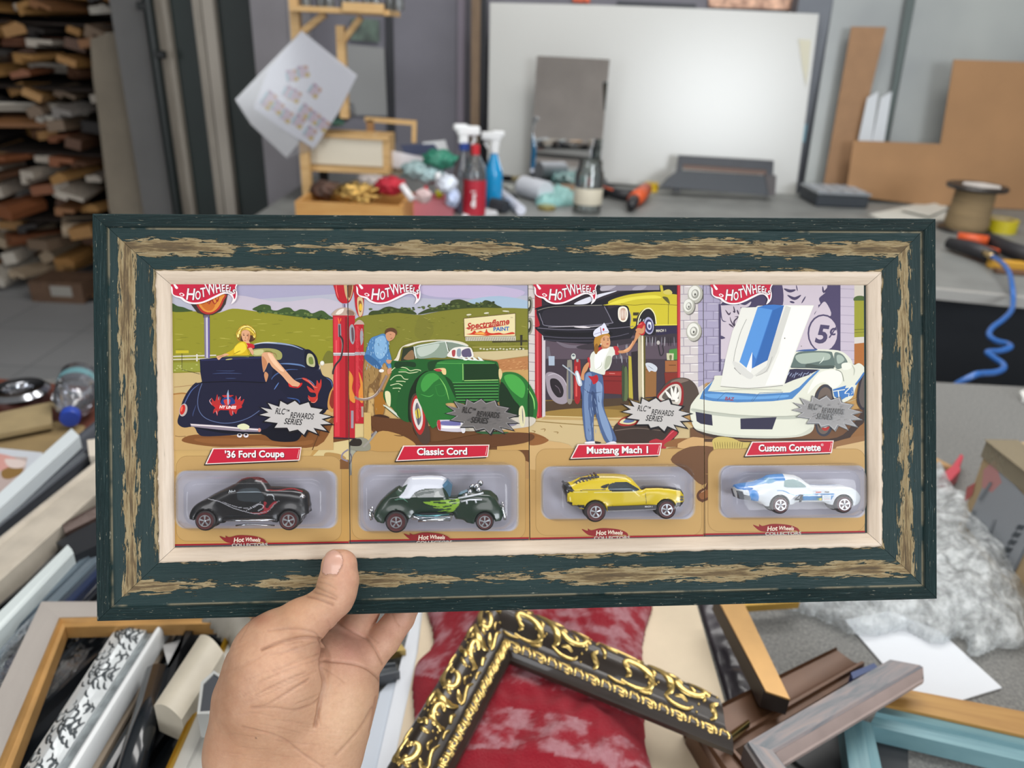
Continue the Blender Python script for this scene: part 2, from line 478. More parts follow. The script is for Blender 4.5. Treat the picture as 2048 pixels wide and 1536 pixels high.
# sky, ground and hills run across cards one and two
G = Rec(0, 0, 1)
G.p('b4b4c2', '330,560 1070,560 1070,660 330,660')
G.p('a9a4be', '330,560 1070,560 1070,590 900,600 700,586 520,598 330,585')
G.b('c3b9c6', '400,600 470,590 560,604 640,596 690,612 640,630 520,622 430,626')
G.b('beb0cc', '830,574 900,566 990,572 1050,584 1010,600 930,596 860,592')
G.b('a4b9cd', '940,600 1000,592 1060,604 1060,622 1000,622 950,614')
G.p('b98f55', '330,735 1070,700 1070,1120 330,1120')
G.p('c9a56b', '330,780 1070,790 1070,860 330,860')
A = Rec(320, 540, K1)
A.b('8f8b27', '100,352 260,350 480,368 620,330 800,350 980,372 1200,397 1480,425 1700,440 1700,800 1480,820 100,880')
for i in range(60):
    x, y = rng.uniform(120, 1460), rng.uniform(400, 760)
    A.t(rng.choice(['a39d3a', '7f7c22', 'ada545', '8a8526']), [(x, y), (x + rng.uniform(30, 90), y + rng.uniform(-8, 8))], 6)
A.b('3d5228', '100,285 150,308 200,318 240,335 275,352 100,354')
A.b('3f552b', '795,342 830,310 880,293 940,305 952,338 1000,345 1060,322 1110,322 1150,352 1200,335 1260,345 1300,370 1380,345 1440,385 1476,420 1200,402 980,374')
for i in range(34):
    x = rng.uniform(830, 1450); y = 330 + (x - 830) * .12 + rng.uniform(-12, 30)
    A.e(rng.choice(['5c7038', '2c3f1d', '6b7d40']), x, y, rng.uniform(6, 16), rng.uniform(5, 10))
A.b('716f2a', '1390,760 1420,700 1450,690 1485,720 1485,800 1400,800')
A.p('c4ab78', '110,880 480,868 800,860 1480,792 1480,900 1480,1060 110,1060')
A.p('8f9238', '110,790 345,790 345,862 110,872')
for i in range(10): A.e('b5b56a', rng.uniform(120, 340), rng.uniform(800, 860), 9, 5)
A.l('cfc8b6', '112,738 480,728', 11, 0); A.l('cfc8b6', '112,764 480,756', 10, 0); A.l('6d6733', '112,778 480,770', 4, 0); A.l('d8d0c0', '316,718 316,780', 13, 0)
A.p('c5b42b', '135,686 246,686 246,710 135,712'); A.l('4b4426', '188,712 188,850 340,888', 5, 0)
A.p('c49f68', '110,1060 480,1050 1480,1080 1480,1536 110,1536')
A.l('a5733c', '115,1060 200,1052 260,1064 350,1050', 12)
A.l('a9855a', '120,1000 260,985 330,975', 6); A.l('8c6a42', '130,1415 165,1422 220,1418', 6)
A.b('7f4f28', '185,1452 300,1405 700,1410 1300,1370 1480,1250 1480,1300 1340,1505 900,1500 520,1510 280,1485')
A.b('8d5a30', '300,1440 700,1440 1100,1470 1300,1450 1240,1495 800,1490 420,1480')
A.l('5d3a1e', '1380,1340 1300,1536', 8, 0)
# round filling-station sign on its pole
A.p('3c2f2c', '250,270 270,300 320,365 390,388 450,384 520,350 560,290 580,205 300,230')
A.b('b02e26', '305,280 345,350 400,378 460,368 515,325 545,262 556,205 330,240')
A.b('dd8f3a', '322,280 362,340 410,362 456,354 500,315 530,255 542,205 340,240')
A.b('c66a28', '350,290 390,340 440,345 470,300 440,250 370,260')
A.t('a43226', '400,260 420,290 440,250 470,290 500,235', 12); A.t('a43226', '470,230 490,270 505,230', 10)
A.p('7d7488', '376,384 424,384 426,752 382,752'); A.p('c9c3d2', '392,400 408,400 410,750 396,750'); A.p('5c4f9a', '412,400 424,400 425,752 414,752')
for i in range(5): A.p('2f2a30', [(368 + i * 12, 380), (374 + i * 12, 380), (376 + i * 12, 408), (372 + i * 12, 408)])
# black coupe
NV = '1a1b33'
A.b('20243c', '790,690 810,640 880,618 1000,620 1150,640 1250,680 1320,740 1360,820 1385,890 1410,930 1380,1000 1300,1020 1000,1000 850,900')
A.t('8f9dba', '800,640 880,622 1010,626 1130,645 1220,680', 14); A.t('d8d9d0', '800,632 900,618 1000,622', 7)
A.b('9f9d5c', '785,682 900,668 985,676 1035,702 1042,745 1010,768 900,750 800,735'); A.b('c2bf86', '800,690 880,680 870,720 810,725'); A.b('7b7a3a', '900,690 960,700 940,740 890,735')
A.b('0f1226', '1235,690 1275,680 1330,730 1350,800 1340,850 1250,830 1235,780')
A.b('b9b68a', '1262,716 1300,722 1322,770 1318,826 1262,812 1250,770'); A.b('75833f', '1270,750 1300,745 1310,800 1275,800')
A.b('171930', '960,860 1100,810 1230,830 1350,860 1400,905 1450,925 1478,980 1480,1200 1430,1190 1380,1230 1200,1200 1000,1160')
A.t('5f7aa8', '1020,800 1100,800 1200,812 1240,830', 14); A.t('41598a', '930,990 960,920 1010,880 1100,850 1180,850', 10)
A.t('6d82ad', '1150,935 1230,925 1300,960 1330,1010', 6); A.t('54679a', '1420,920 1460,950 1475,1010', 8)
A.b('c58d4a', '1430,1150 1445,1060 1470,1010 1480,1010 1480,1200 1445,1200'); A.b('8a2f22', '1446,1140 1462,1050 1480,1030 1480,1180')
A.b(NV, '345,960 300,965 235,1040 190,1130 165,1230 150,1290 165,1325 210,1345 290,1340 330,1400 420,1420 860,1400 960,1455 1100,1467 1190,1440 1230,1300 1180,1180 1100,1090 980,980 900,900 600,900')
A.b('0c0d1c', '300,1345 560,1395 860,1400 960,1455 1100,1467 1190,1440 1210,1330 1000,1300 860,1370 560,1370')
A.p('191a36', '340,762 560,742 700,738 882,736 884,860 905,960 362,968 346,880')
A.p('2a2c55', '350,765 870,742 872,752 352,776'); A.l('6a6f45', '520,742 700,738 760,742', 8); A.e('b9b26a', 590, 762, 30, 5, -8)
A.l('0b0c1c', '352,960 640,950 905,962', 10, 0)
A.t('3c4a72', '450,885 560,880 700,884', 7); A.t('3c4a72', '480,860 600,862 640,858', 5); A.t('3c4a72', '560,925 650,925', 5)
A.l('5a6890', '360,968 335,1040 322,1130 340,1210 400,1270 520,1305 640,1300 760,1260 850,1200', 6)
A.t('4b5f93', '335,975 270,1030 215,1130 195,1200', 9); A.t('39456e', '310,1150 285,1220 280,1250', 8); A.t('5b79b4', '975,1020 1015,960', 9); A.t('3a5590', '1085,1090 1180,1110 1190,1160', 12)
A.e('b8aba6', 200, 1195, 34, 56, 14); A.e('c52a24', 194, 1192, 22, 44, 14); A.e('ef6a4e', 186, 1186, 8, 24, 14)
A.p('8f8390', '258,1310 500,1325 700,1345 850,1352 862,1365 850,1382 700,1378 500,1362 268,1336'); A.l('f0e4e2', '265,1320 520,1336 700,1352 850,1364', 9, 0); A.e('cc8a7c', 850, 1366, 13, 17); A.b('dcdcb4', '660,1330 715,1310 765,1335 740,1362 690,1360')
for x in (680, 735): A.e('d8cfd4', x, 1412, 22, 18); A.e('2a2026', x, 1405, 12, 9); A.e('ffffff', x + 8, 1420, 5)
# crest of flames on the boot lid
for pts in ('470,1160 440,1150 420,1110 445,1130 440,1090 470,1120 490,1060 500,1110 520,1080 515,1130 540,1150', '540,1150 560,1100 530,1070 600,1068 630,1070 600,1090 590,1150', '600,1150 640,1110 650,1070 665,1110 690,1075 690,1120 720,1100 705,1145 680,1160', '470,1180 455,1225 475,1210 490,1245 500,1205 540,1185', '600,1185 595,1225 615,1245 630,1210 650,1230 665,1190 700,1175'):
    A.b('b32c2c', pts)
A.b('223a7a', '535,1100 570,1085 620,1090 640,1140 560,1150 520,1140'); A.b('c83a34', '545,1110 600,1105 590,1150 560,1150')
A.p('9fb0cc', '578,1150 572,1060 584,1020 590,1070 588,1150')
A.b('c2282a', '455,1150 520,1155 600,1160 680,1150 700,1170 640,1192 560,1196 490,1188'); A.x('f0e0dc', 'NY LINES', 578, 1172, 34, 2, .2, 1.5)
for pts in ('445,1150 425,1120 440,1095', '500,1110 505,1080', '670,1105 690,1080', '480,1200 490,1235', '620,1200 625,1235'): A.t('d7c3cc', pts, 4)
# flames on the mudguard
A.b('c0352e', '1210,925 1250,925 1290,960 1330,990 1340,940 1360,970 1375,930 1378,990 1350,1060 1345,1110 1315,1135 1280,1120 1265,1070 1290,1085 1330,1080 1325,1050 1280,1040 1255,990 1290,1010 1320,1030 1290,980')
A.t('e8a58a', '1215,925 1270,950 1320,1000 1345,1000', 4); A.t('e8a58a', '1262,1085 1285,1125 1320,1130 1345,1095', 4)
A.e('d8d4c8', 1385, 795, 18, 20); A.e('ece8da', 1385, 793, 11); A.t('c8c0b0', '1370,810 1360,850', 7)
# woman in yellow top leaning on the boot
SK = 'd9a27c'
A.b('b08a2a', '650,545 665,510 690,480 735,468 780,480 812,520 822,560 810,600 770,612 700,608 665,600')
A.b('4c2f1c', '668,590 700,560 800,560 812,590 780,612 720,615'); A.b('e3c650', '655,548 675,505 720,472 775,485 812,525 800,545 770,520 720,505 690,530 680,580')
A.b(SK, '700,525 735,512 765,528 770,570 760,605 735,620 712,605 698,570'); A.b('c48460', '755,540 768,560 758,600 742,616 750,580')
A.e('5a3020', 716, 556, 8, 4, 12); A.e('5a3020', 748, 560, 8, 4, 8); A.t('6a3a22', '706,546 722,543', 4); A.t('6a3a22', '742,548 758,552', 4); A.t('b03028', '720,600 730,604 744,600', 7); A.t('a86848', '732,565 730,582 736,586', 4)
A.b('8a6a20', '672,555 690,548 688,590 676,592'); A.e('f3dc80', 668, 560, 9, 16); A.e('d9b93c', 805, 560, 12, 22); A.t('f4e390', '690,500 740,480 780,495', 8)
for pts in ('668,560 662,530 690,505 712,512', '690,535 700,505 735,490', '720,502 750,488 790,510', '775,510 800,525 812,555', '790,540 800,565 795,595', '660,575 672,590 690,598', '745,478 720,470 700,480'): A.t('8f6a1c', pts, 6)
for pts in ('676,545 680,520 700,500', '780,498 806,520 812,540', '800,560 806,580', '664,552 668,575'): A.t('f6e79a', pts, 6)
A.b(SK, '728,610 760,606 780,650 800,700 790,725 760,680')
A.b('d0ae1e', '560,715 620,680 650,640 690,612 735,618 750,670 765,725 640,730 580,735'); A.b('e9cf3a', '640,660 690,622 725,630 735,680 690,715 640,712'); A.t('8f7414', '625,722 665,700 690,690', 6); A.t('8f7414', '740,640 755,700 770,728', 5)
A.b('c22630', '738,625 790,632 808,650 800,670 770,662 745,672 750,645')
A.b(SK, '560,712 590,722 560,735 530,745 505,768 490,755 484,735 520,728'); A.t('8a5234', '495,745 520,738 545,730', 4)
A.b(SK, '870,722 920,702 960,712 990,760 1050,830 1110,900 1150,940 1200,970 1190,995 1130,990 1100,970 1040,900 960,830 930,790 900,850 882,865')
A.b('c08058', '872,740 900,760 915,800 895,850 882,862'); A.b('efc19c', '920,715 955,722 1010,800 1060,860 1030,860 960,790'); A.t('8f5a3c', '940,705 985,715 998,750', 4); A.b('c58a62', '900,868 925,890 918,930 905,955 890,900')
A.b('cc2222', '1098,965 1130,990 1165,1002 1190,985 1200,966 1216,966 1205,990 1175,1008 1120,1000 1105,996 1100,985')
# red petrol pump spanning cards one and two
A.b('b81f2b', '1490,90 1495,180 1520,255 1570,288 1620,270 1650,190 1660,90'); A.b('c9a878', '1575,90 1580,200 1610,262 1640,200 1650,90'); A.b('7d4a2e', '1600,90 1600,200 1618,240 1636,180 1640,90'); A.t('f06a66', '1505,110 1508,180 1525,240', 8)
A.p('9b8ea8', '1560,286 1600,284 1602,325 1562,325'); A.l('3d3550', '1575,290 1577,322', 6, 0); A.l('e8e2ee', '1590,290 1592,322', 5, 0)
A.b('b8a090', '1474,392 1490,350 1530,328 1580,320 1640,338 1665,392'); A.b('e6dace', '1500,375 1530,340 1570,330 1560,360 1530,380'); A.b('8a6a5a', '1600,340 1650,355 1655,385 1600,380')
A.p('b5202c', '1476,388 1664,388 1664,1436 1484,1430'); A.p('d23440', '1486,400 1530,400 1534,1420 1494,1420'); A.p('8f1622', '1580,400 1612,400 1614,1432 1584,1432'); A.p('e0555c', '1500,600 1512,600 1514,1300 1504,1300')
A.t('e87a3c', '1520,410 1528,440 1530,480', 10); A.t('e87a3c', '1545,410 1540,440', 8)
A.p('a8a2a8', '1480,706 1664,706 1664,732 1482,732'); A.l('e4dedc', '1480,712 1664,712', 6, 0)
A.b('9a9aa0', '1620,480 1645,465 1662,520 1660,600 1645,635 1622,600 1616,540'); A.b('5f4a50', '1632,500 1650,500 1655,590 1640,610')
A.p('83868f', '1520,460 1545,460 1548,570 1522,570'); A.p('3a3238', '1526,470 1536,470 1538,560 1528,560'); A.l('3a3032', '1532,560 1560,600 1555,700 1540,760 1500,810 1480,860 1478,890', 16); A.t('9c8c88', '1542,580 1556,640 1546,720', 5)
A.b('d98a3a', '1615,860 1650,920 1640,1010 1664,1080 1664,1130 1620,1110 1612,1040 1630,980 1612,900'); A.p('9a8f98', '1630,1200 1652,1200 1652,1350 1630,1350')
A.l('3c2030', '1480,1432 1664,1440', 12, 0)
B = Rec(680, 540, K1)
B.p('7c7a2a', '130,420 160,400 230,385 330,373 400,366 480,363 560,370 620,380 700,383 850,352 920,338 1000,330 1180,322 1330,322 1480,324 1610,330 1610,720 130,800')
B.b('76742a', '690,386 760,420 800,520 740,600 640,560 650,450')
for i in range(90):
    x, y = rng.uniform(210, 1600), rng.uniform(400, 660)
    B.t(rng.choice(['8f8b3c', '68681f', '9c9748', '72702a']), [(x, y), (x + rng.uniform(15, 60), y + rng.uniform(-14, 14))], 5)
B.b('39451f', '245,384 270,350 330,345 380,320 430,312 500,330 560,320 610,340 655,378 560,372 480,365 330,378')
B.b('39451f', '665,380 740,335 800,325 850,300 930,290 950,262 1020,250 1090,272 1140,290 1200,285 1240,258 1300,275 1340,300 1380,322 1250,322 1100,326 960,338 820,356')
for i in range(60):
    x = rng.uniform(260, 1340); y = 350 if x < 640 else 330 - (x - 660) * .05
    B.e(rng.choice(['4d5a2c', '2a351a', '5a6634']), x, y + rng.uniform(-30, 15), rng.uniform(8, 18), rng.uniform(5, 10))
B.p('c7b58a', '1120,700 1610,680 1610,730 1320,770 1120,745'); B.p('b3794a', '1300,770 1610,742 1610,880 1350,880'); B.p('c2985c', '1340,860 1610,850 1610,1536 1340,1536')
for i in range(40):
    x, y = rng.uniform(1330, 1600), rng.uniform(770, 860); B.t(rng.choice(['c48a58', 'a1673a', 'd0a06a']), [(x, y), (x + 22, y - 5)], 5)
B.l('413c20', '1300,612 1600,606', 16, 0); B.p('2e2c20', '1538,555 1558,555 1552,680 1540,680'); B.l('989046', '1130,660 1600,650', 10, 0)
for i in range(14): B.e('c8c4a8', 1200 + i * 28, 672 + (i % 3) * 3, 10, 7)
# billboard
B.l('8a8268', '1085,380 1100,405', 5, 0); B.e('d5cfb4', 1100, 382, 22, 7, -6); B.e('d5cfb4', 1250, 368, 22, 7, -6); B.e('d5cfb4', 1415, 352, 30, 6, 4); B.l('8a8268', '1260,372 1276,392', 5, 0); B.l('8a8268', '1430,356 1446,376', 5, 0)
B.p('c9c2ae', '1070,572 1500,562 1500,604 1072,606')
for i in range(28): B.l('5d5848', [(1078 + i * 15, 574), (1086 + i * 15, 604)], 4, 0)
B.p('6a4c34', '1056,412 1498,368 1498,566 1060,572'); B.p('e2d3a2', '1060,416 1494,373 1494,562 1064,568')
B.x('b52a26', 'Spectraflame', 1262, 462, 74, -7.5, .25, 2.2, .98, 365); B.t('b52a26', '1110,515 1200,500 1300,485 1440,465', 9); B.t('b52a26', '1072,500 1100,490 1130,470', 9)
B.x('3a66a8', 'PAINT', 1376, 505, 46, -2, 0, 1.8, 1.1, 135); B.x('8a7a5a', 'TM', 1464, 408, 16, 0)
B.b('c93a22', '1080,550 1120,540 1150,515 1165,535 1200,520 1235,535 1250,500 1262,530 1300,540 1360,535 1400,545 1470,530 1480,548 1300,556 1255,562 1200,556'); B.b('e9a24a', '1150,545 1175,535 1215,530 1238,545 1255,540 1230,552')
# second pump
B.b('b81f2b', '118,90 125,240 135,330 160,395 190,390 203,300 200,90'); B.b('d6b98a', '150,240 185,225 200,300 190,380 165,395 150,320'); B.b('8a5a30', '160,270 180,265 190,310 178,360 163,340'); B.e('e2b73a', 176, 318, 13, 32)
B.b('b8a090', '124,470 140,440 165,425 195,440 204,470')
B.p('b5202c', '128,465 202,465 202,1310 130,1310'); B.p('c93640', '136,480 160,480 160,1290 138,1290'); B.p('a8a2a8', '128,700 215,700 215,728 128,728'); B.b('9a9aa0', '175,520 190,500 200,560 195,620 180,640 172,580')
B.b('d98a3a', '160,870 185,930 200,1000 196,1130 165,1110 160,1040 175,980'); B.b('d98a3a', '80,870 110,930 100,1020 128,1080 126,1135 90,1110 76,1040'); B.p('a89a8a', '182,1165 200,1165 200,1255 184,1255')
for i in range(60):
    x, y = rng.uniform(132, 200), rng.uniform(470, 1290); B.t(rng.choice(['d05a60', '9c1c28']), [(x, y), (x + 6, y + rng.uniform(8, 24))], 3)
# man filling up
B.b('7a5a35', '205,760 330,800 350,900 330,1000 380,1040 385,1150 370,1240 300,1250 290,1150 300,1060 250,1000 240,1150 230,1220 205,1215'); B.b('9c7a48', '215,770 300,800 330,880 280,960 240,1000 215,1180 208,1000'); B.b('a06a24', '300,1060 350,1040 382,1060 384,1150 365,1235 310,1245 296,1180')
B.b('4d7dae', '260,590 320,560 380,545 410,600 420,680 440,760 430,790 445,830 420,850 380,790 330,845 215,762 225,690'); B.b('83acd0', '300,600 370,560 400,620 400,700 350,760 300,720'); B.b('355f8e', '215,762 330,845 350,820 300,760 230,720')
for i in range(70):
    x, y = rng.uniform(230, 420), rng.uniform(580, 830); B.t(rng.choice(['9ac0dc', '3a648f', 'b5cfe2']), [(x, y), (x + rng.uniform(-6, 6), y + rng.uniform(10, 26))], 4)
B.b('5a3a22', '385,545 390,515 420,495 465,500 488,530 478,555 440,530 410,545'); B.b('c98f6c', '392,545 430,525 468,538 472,560 455,590 420,608 398,590'); B.t('6a3c28', '425,550 440,552', 5); B.t('7a4028', '430,588 448,580', 5)
B.b('c98f6c', '395,768 440,770 445,790 410,800'); B.b('c98f6c', '405,850 440,835 445,870 410,890'); B.e('e8e2da', 355, 860, 22, 14); B.b('3c2418', '290,1240 350,1232 420,1255 400,1270 300,1262')
B.l('8f7a70', '130,1080 150,1098 210,1105 280,1085 330,1040 370,960 400,900', 20); B.t('d8ccc4', '160,1092 220,1096 290,1070 340,1010', 6)
for i in range(40):
    x, y = rng.uniform(210, 330), rng.uniform(790, 1180); B.t(rng.choice(['c2a472', '5f4526']), [(x, y), (x + 3, y + 22)], 3)
# green convertible
GR = '1e5a26'
B.b('5f3a20', '240,1250 420,1265 600,1290 640,1400 800,1470 1200,1400 1600,1390 1640,1450 1400,1500 700,1536 500,1500 420,1440 330,1380 270,1330'); B.p('c9a868', '205,1215 265,1218 268,1536 205,1440'); B.b('b98f52', '260,1536 330,1380 500,1400 640,1480 600,1536')
B.t('5a3a20', '460,1408 520,1415 600,1406', 8)
B.b('dcd2bc', '440,790 480,750 510,680 560,640 700,605 880,595 1020,610 1085,635 1080,650 900,606 700,618 590,650 530,665 505,760 480,790')
B.p('2c3424', '540,668 635,652 640,770 520,775'); B.b('8a6a4a', '545,760 570,720 600,690 625,690 630,765')
B.b('8b9a8a', '640,655 760,625 895,612 915,740 800,748 655,752'); B.b('b9c2b6', '660,670 760,640 850,630 800,700 690,740'); B.b('7d8a7c', '915,615 1010,625 1085,650 1090,665 1000,668 950,700 930,680'); B.l('d8dcd4', '632,652 650,755', 8, 0); B.l('d8dcd4', '900,608 925,700', 8, 0); B.l('d8dcd4', '640,655 900,610 1085,648', 7)
B.b(GR, '440,780 520,778 660,760 800,765 960,760 1150,765 1300,775 1350,800 1360,940 1350,1130 1000,1130 900,1000 700,900 640,1060 600,1290 500,1250 450,1180 400,1140 370,1050 440,880')
B.b('2f7a35', '800,790 950,770 1180,775 1300,790 1050,795 900,810'); B.b('163f1c', '750,790 820,770 900,768 830,790 800,850 760,860')
B.b('257030', '830,800 1040,800 1055,940 960,960 900,900 840,860'); B.p('123416', '1058,800 1330,800 1352,830 1352,935 1058,942'); B.l('8fc46a', '1048,800 1050,940', 7, 0); B.l('a8d07a', '1060,944 1350,938', 6, 0); B.l('4f9a4a', '830,795 1050,798 1320,796', 7)
for i in range(7):
    y = 962 + i * 25; B.l('4a9448', [(960 + i * 6, y), (1352, y - 3)], 8, 0); B.l('0f3014', [(962 + i * 6, y + 11), (1352, y + 8)], 9, 0)
B.b('e6e0d8', '920,740 940,690 990,660 1100,658 1130,690 1135,745 1060,750'); B.b('5d5470', '1040,690 1100,668 1118,700 1118,740 1050,740'); B.b('a84448', '955,690 985,685 980,735 960,735'); B.b('8a96a0', '1000,680 1030,675 1030,735 1000,735'); B.t('eef0ee', '950,745 1100,765 1230,775', 8)
for i in range(4): B.b('dfe6dc', [(1040 + i * 45, 742), (1060 + i * 45, 748), (1085 + i * 45, 770), (1055 + i * 45, 768)])
for pts in ('440,860 480,830 560,835 600,860 650,850 690,862 600,880 560,870 500,870', '430,940 470,905 520,900 550,930 600,930 640,905 600,960 540,950 480,950', '430,985 500,970 560,1000 600,960 560,1030 500,1005', '450,1010 520,1010 560,1040 500,1035'):
    B.l('c5cfa0', pts, 7)
B.b('3f8a3c', '520,845 580,850 560,862 510,858'); B.b('17381c', '470,790 560,782 640,790 640,830 560,820 480,840')
B.b('dcd6a8', '385,1040 430,1050 430,1160 400,1140'); B.b('cfd2c0', '375,1150 440,1185 500,1240 505,1260 440,1215 378,1165'); B.l('2c3c24', '380,1165 500,1262', 6, 0)
B.b('10240f', '580,1200 590,1060 640,940 720,870 760,870 700,960 650,1050 640,1200 640,1290 590,1290'); B.b('1d5526', '480,1210 490,1080 540,980 620,900 690,860 640,940 590,1050 570,1180 575,1290 520,1270')
B.b('4c3a30', '598,1150 630,1060 700,1060 740,1160 750,1300 770,1400 760,1475 700,1480 650,1400 605,1280'); B.b('b02a28', '610,1160 640,1075 690,1090 722,1200 725,1330 690,1405 650,1370 618,1280'); B.b('d9cfc8', '622,1170 645,1100 680,1120 705,1220 705,1310 680,1365 650,1330 628,1260'); B.b('6e6a74', '640,1200 660,1130 690,1220 690,1290 665,1320'); B.b('c9b44a', '640,1210 672,1180 690,1240 660,1270'); B.t('3a3540', '650,1140 665,1230 670,1330', 8)
B.b('246b2c', '650,1010 680,920 740,870 810,865 880,900 930,980 980,1090 1000,1130 900,1140 960,1200 1000,1290 940,1300 830,1330 790,1350 750,1290 700,1180 660,1090'); B.b('3f9440', '690,980 730,900 800,880 850,920 800,960 720,1040'); B.l('2f7d34', '810,990 880,975 900,1060 840,1070 815,1000', 6); B.b('153f1b', '900,910 960,960 990,1090 940,1000'); B.t('7fc262', '850,920 900,1000 930,1110', 8); B.t('49a048', '690,1060 760,1080 800,1060', 7)
B.b('246b2c', '1380,890 1440,870 1520,885 1590,940 1650,1030 1685,1130 1680,1230 1650,1300 1560,1340 1500,1260 1380,1150 1370,1000'); B.b('102c14', '1370,960 1420,1000 1480,1100 1540,1180 1540,1300 1420,1260 1360,1140'); B.b('46a044', '1400,910 1470,890 1540,930 1580,1000 1560,1090 1500,1060 1440,1000'); B.t('8fd070', '1600,1010 1650,1100 1660,1190', 10); B.b('1a4d20', '1600,1060 1640,1100 1650,1240 1600,1260')
B.b('c9c2cc', '830,1290 870,1278 1040,1285 1060,1330 1040,1380 870,1372 835,1350'); B.b('6c6aa0', '870,1290 1020,1296 1020,1325 870,1322'); B.b('b8343a', '830,1290 855,1285 860,1365 835,1345'); B.b('f3eee8', '880,1330 1020,1335 1020,1350 880,1350')
B.b('b3aa9c', '1045,1320 1180,1330 1180,1370 1050,1370'); B.b('c9c0b2', '1130,1290 1540,1255 1660,1262 1655,1310 1560,1345 1150,1375'); B.b('8a8494', '1220,1320 1480,1300 1480,1330 1240,1350')
B.b('d8d0a8', '1530,1180 1560,1160 1580,1240 1570,1330 1540,1330 1525,1250'); B.t('55506a', '1555,1180 1562,1310', 7); B.b('dcd8dc', '1030,1290 1055,1290 1070,1375 1040,1385'); B.b('e2c48a', '800,850 850,838 900,842 905,890 880,890 860,862'); B.b('b03a42', '805,850 850,845 870,862 830,866'); B.b('d8c08a', '1355,850 1372,845 1385,890 1370,935 1355,910')
B.b('2f5a34', '1170,1380 1430,1382 1380,1398 1220,1398')
# oil can
B.b('8d8a7a', '95,1480 160,1430 240,1450 255,1536 110,1536'); B.b('2d2620', '80,1480 110,1448 170,1440 190,1470 170,1500 100,1500'); B.l('9a938a', '200,1510 260,1450 315,1378', 16)
C = Rec(1040, 540, K1)
# block wall left of the garage and red posts
C.p('cfc4c0', '70,90 130,90 130,1290 70,1290')
for i in range(14): C.l('8d8288', [(70, 160 + i * 78), (128, 165 + i * 78)], 5, 0)
for y in (300, 480):
    C.e('8d897c', 82, y, 28, 76, 4); C.e('3c3a30', 80, y, 17, 52, 4); C.e('dcd8c8', 76, y - 8, 8, 30, 4)
C.p('2f2730', '180,90 1345,90 1345,1240 180,1240')
C.p('584a55', '215,560 1345,560 1345,900 215,900'); C.p('3d323c', '215,760 1345,760 1345,1110 215,1110')
C.p('7a5f2c', '215,1110 1345,1090 1345,1260 215,1240'); C.p('4b3826', '215,1120 930,1090 930,1150 215,1210'); C.b('97783a', '215,1210 520,1180 900,1200 930,1240 600,1270 215,1242')
C.p('a8212c', '126,90 182,90 190,500 188,1256 150,1266 128,1200'); C.p('d24a50', '140,500 158,500 160,1250 146,1250'); C.p('cfc4c8', '188,540 216,560 216,1250 190,1256'); C.l('4a1420', '184,560 186,1250', 5, 0)
C.p('c7b083', '70,1290 190,1262 216,1250 900,1270 1345,1230 1570,1420 1570,1536 70,1536'); C.l('8f7440', '130,1290 500,1320 900,1340', 8); C.p('b99a64', '216,1246 900,1268 900,1290 180,1276'); C.l('d9c48e', '216,1246 900,1268', 6, 0)
C.b('8c5a30', '70,1390 150,1400 230,1440 200,1480 70,1480')
for pts in ('100,1370 130,1378 115,1390', '175,1360 215,1358 205,1380', '285,1380 325,1385 315,1398', '340,1325 360,1345'): C.t('8a6a38', pts, 7)
# black and yellow car up on the lift
C.p('8b8390', '680,130 1190,130 1190,170 700,180'); C.b('b2aab4', '700,140 820,134 760,170 690,178'); C.b('a8a0ac', '990,140 1080,134 1040,170 960,170')
C.b('caba2e', '700,300 760,262 880,222 1000,200 1200,185 1345,210 1345,480 1160,490 1150,400 1100,340 1050,340 1000,400 985,480 940,490 930,330 850,300')
C.b('e3d648', '760,290 860,250 1000,225 1150,215 1200,240 1000,250 860,285'); C.l('7d7018', '860,290 980,300 1100,290 1345,300', 5); C.l('6d6214', '1268,250 1265,475', 5, 0)
C.p('26222c', '1200,130 1345,130 1345,210 1220,195'); C.b('c9b83a', '1195,130 1215,130 1235,220 1290,290 1262,285 1215,225'); C.b('cfc060', '1225,180 1270,165 1300,190 1285,210 1235,205'); C.b('5a5428', '1215,230 1260,235 1280,290 1250,270')
C.b('17151f', '150,340 220,300 400,290 600,280 720,240 900,180 1180,175 900,210 760,265 700,300'); C.b('dcdbe6', '460,290 560,240 700,200 830,178 700,225 620,262 560,290')
C.b('1a1822', '140,345 230,308 420,300 720,300 760,330 880,300 930,330 940,480 900,500 960,500 985,480 960,560 900,620 780,640 400,620 220,600 195,560 150,520 128,490 170,470')
C.b('2a2630', '200,350 400,315 700,308 770,400 780,455 500,470 230,470'); C.l('7d7988', '165,370 190,440 230,476 500,478 770,455 780,430 720,310', 6); C.l('8f8b80', '150,345 300,312 700,300', 5); C.l('b9b0b8', '240,488 460,480 560,488 760,468', 9, 4, True); C.b('d9d0d4', '460,486 540,478 600,490 540,496')
C.l('6f6a78', '150,495 400,510 760,500 970,480', 6); C.l('54505e', '200,565 420,580 760,575 930,540', 6); C.l('3f3b48', '200,595 420,606 760,604', 8); C.b('0e0d14', '230,520 500,535 760,525 760,560 500,568 240,555')
C.b('f0e6d6', '840,330 880,310 915,330 922,390 905,435 870,442 840,410'); C.b('b98f78', '855,340 880,325 905,340 910,390 895,425 868,428 853,400')
for i in range(4): C.t('fff6ea', [(862 + i * 13, 335), (860 + i * 14, 420)], 6)
C.t('8d8998', '930,340 945,400 940,470', 8); C.p('3a3420', '965,362 1020,362 1005,388 965,388'); C.p('3a3420', '965,412 1010,412 1000,440 965,440')
C.b('1d1a22', '1010,480 1020,400 1060,345 1110,335 1150,390 1160,460 1155,540 1120,560 1020,540'); C.l('efe8b8', '1005,470 1020,395 1060,340 1110,328 1150,380 1162,460', 8)
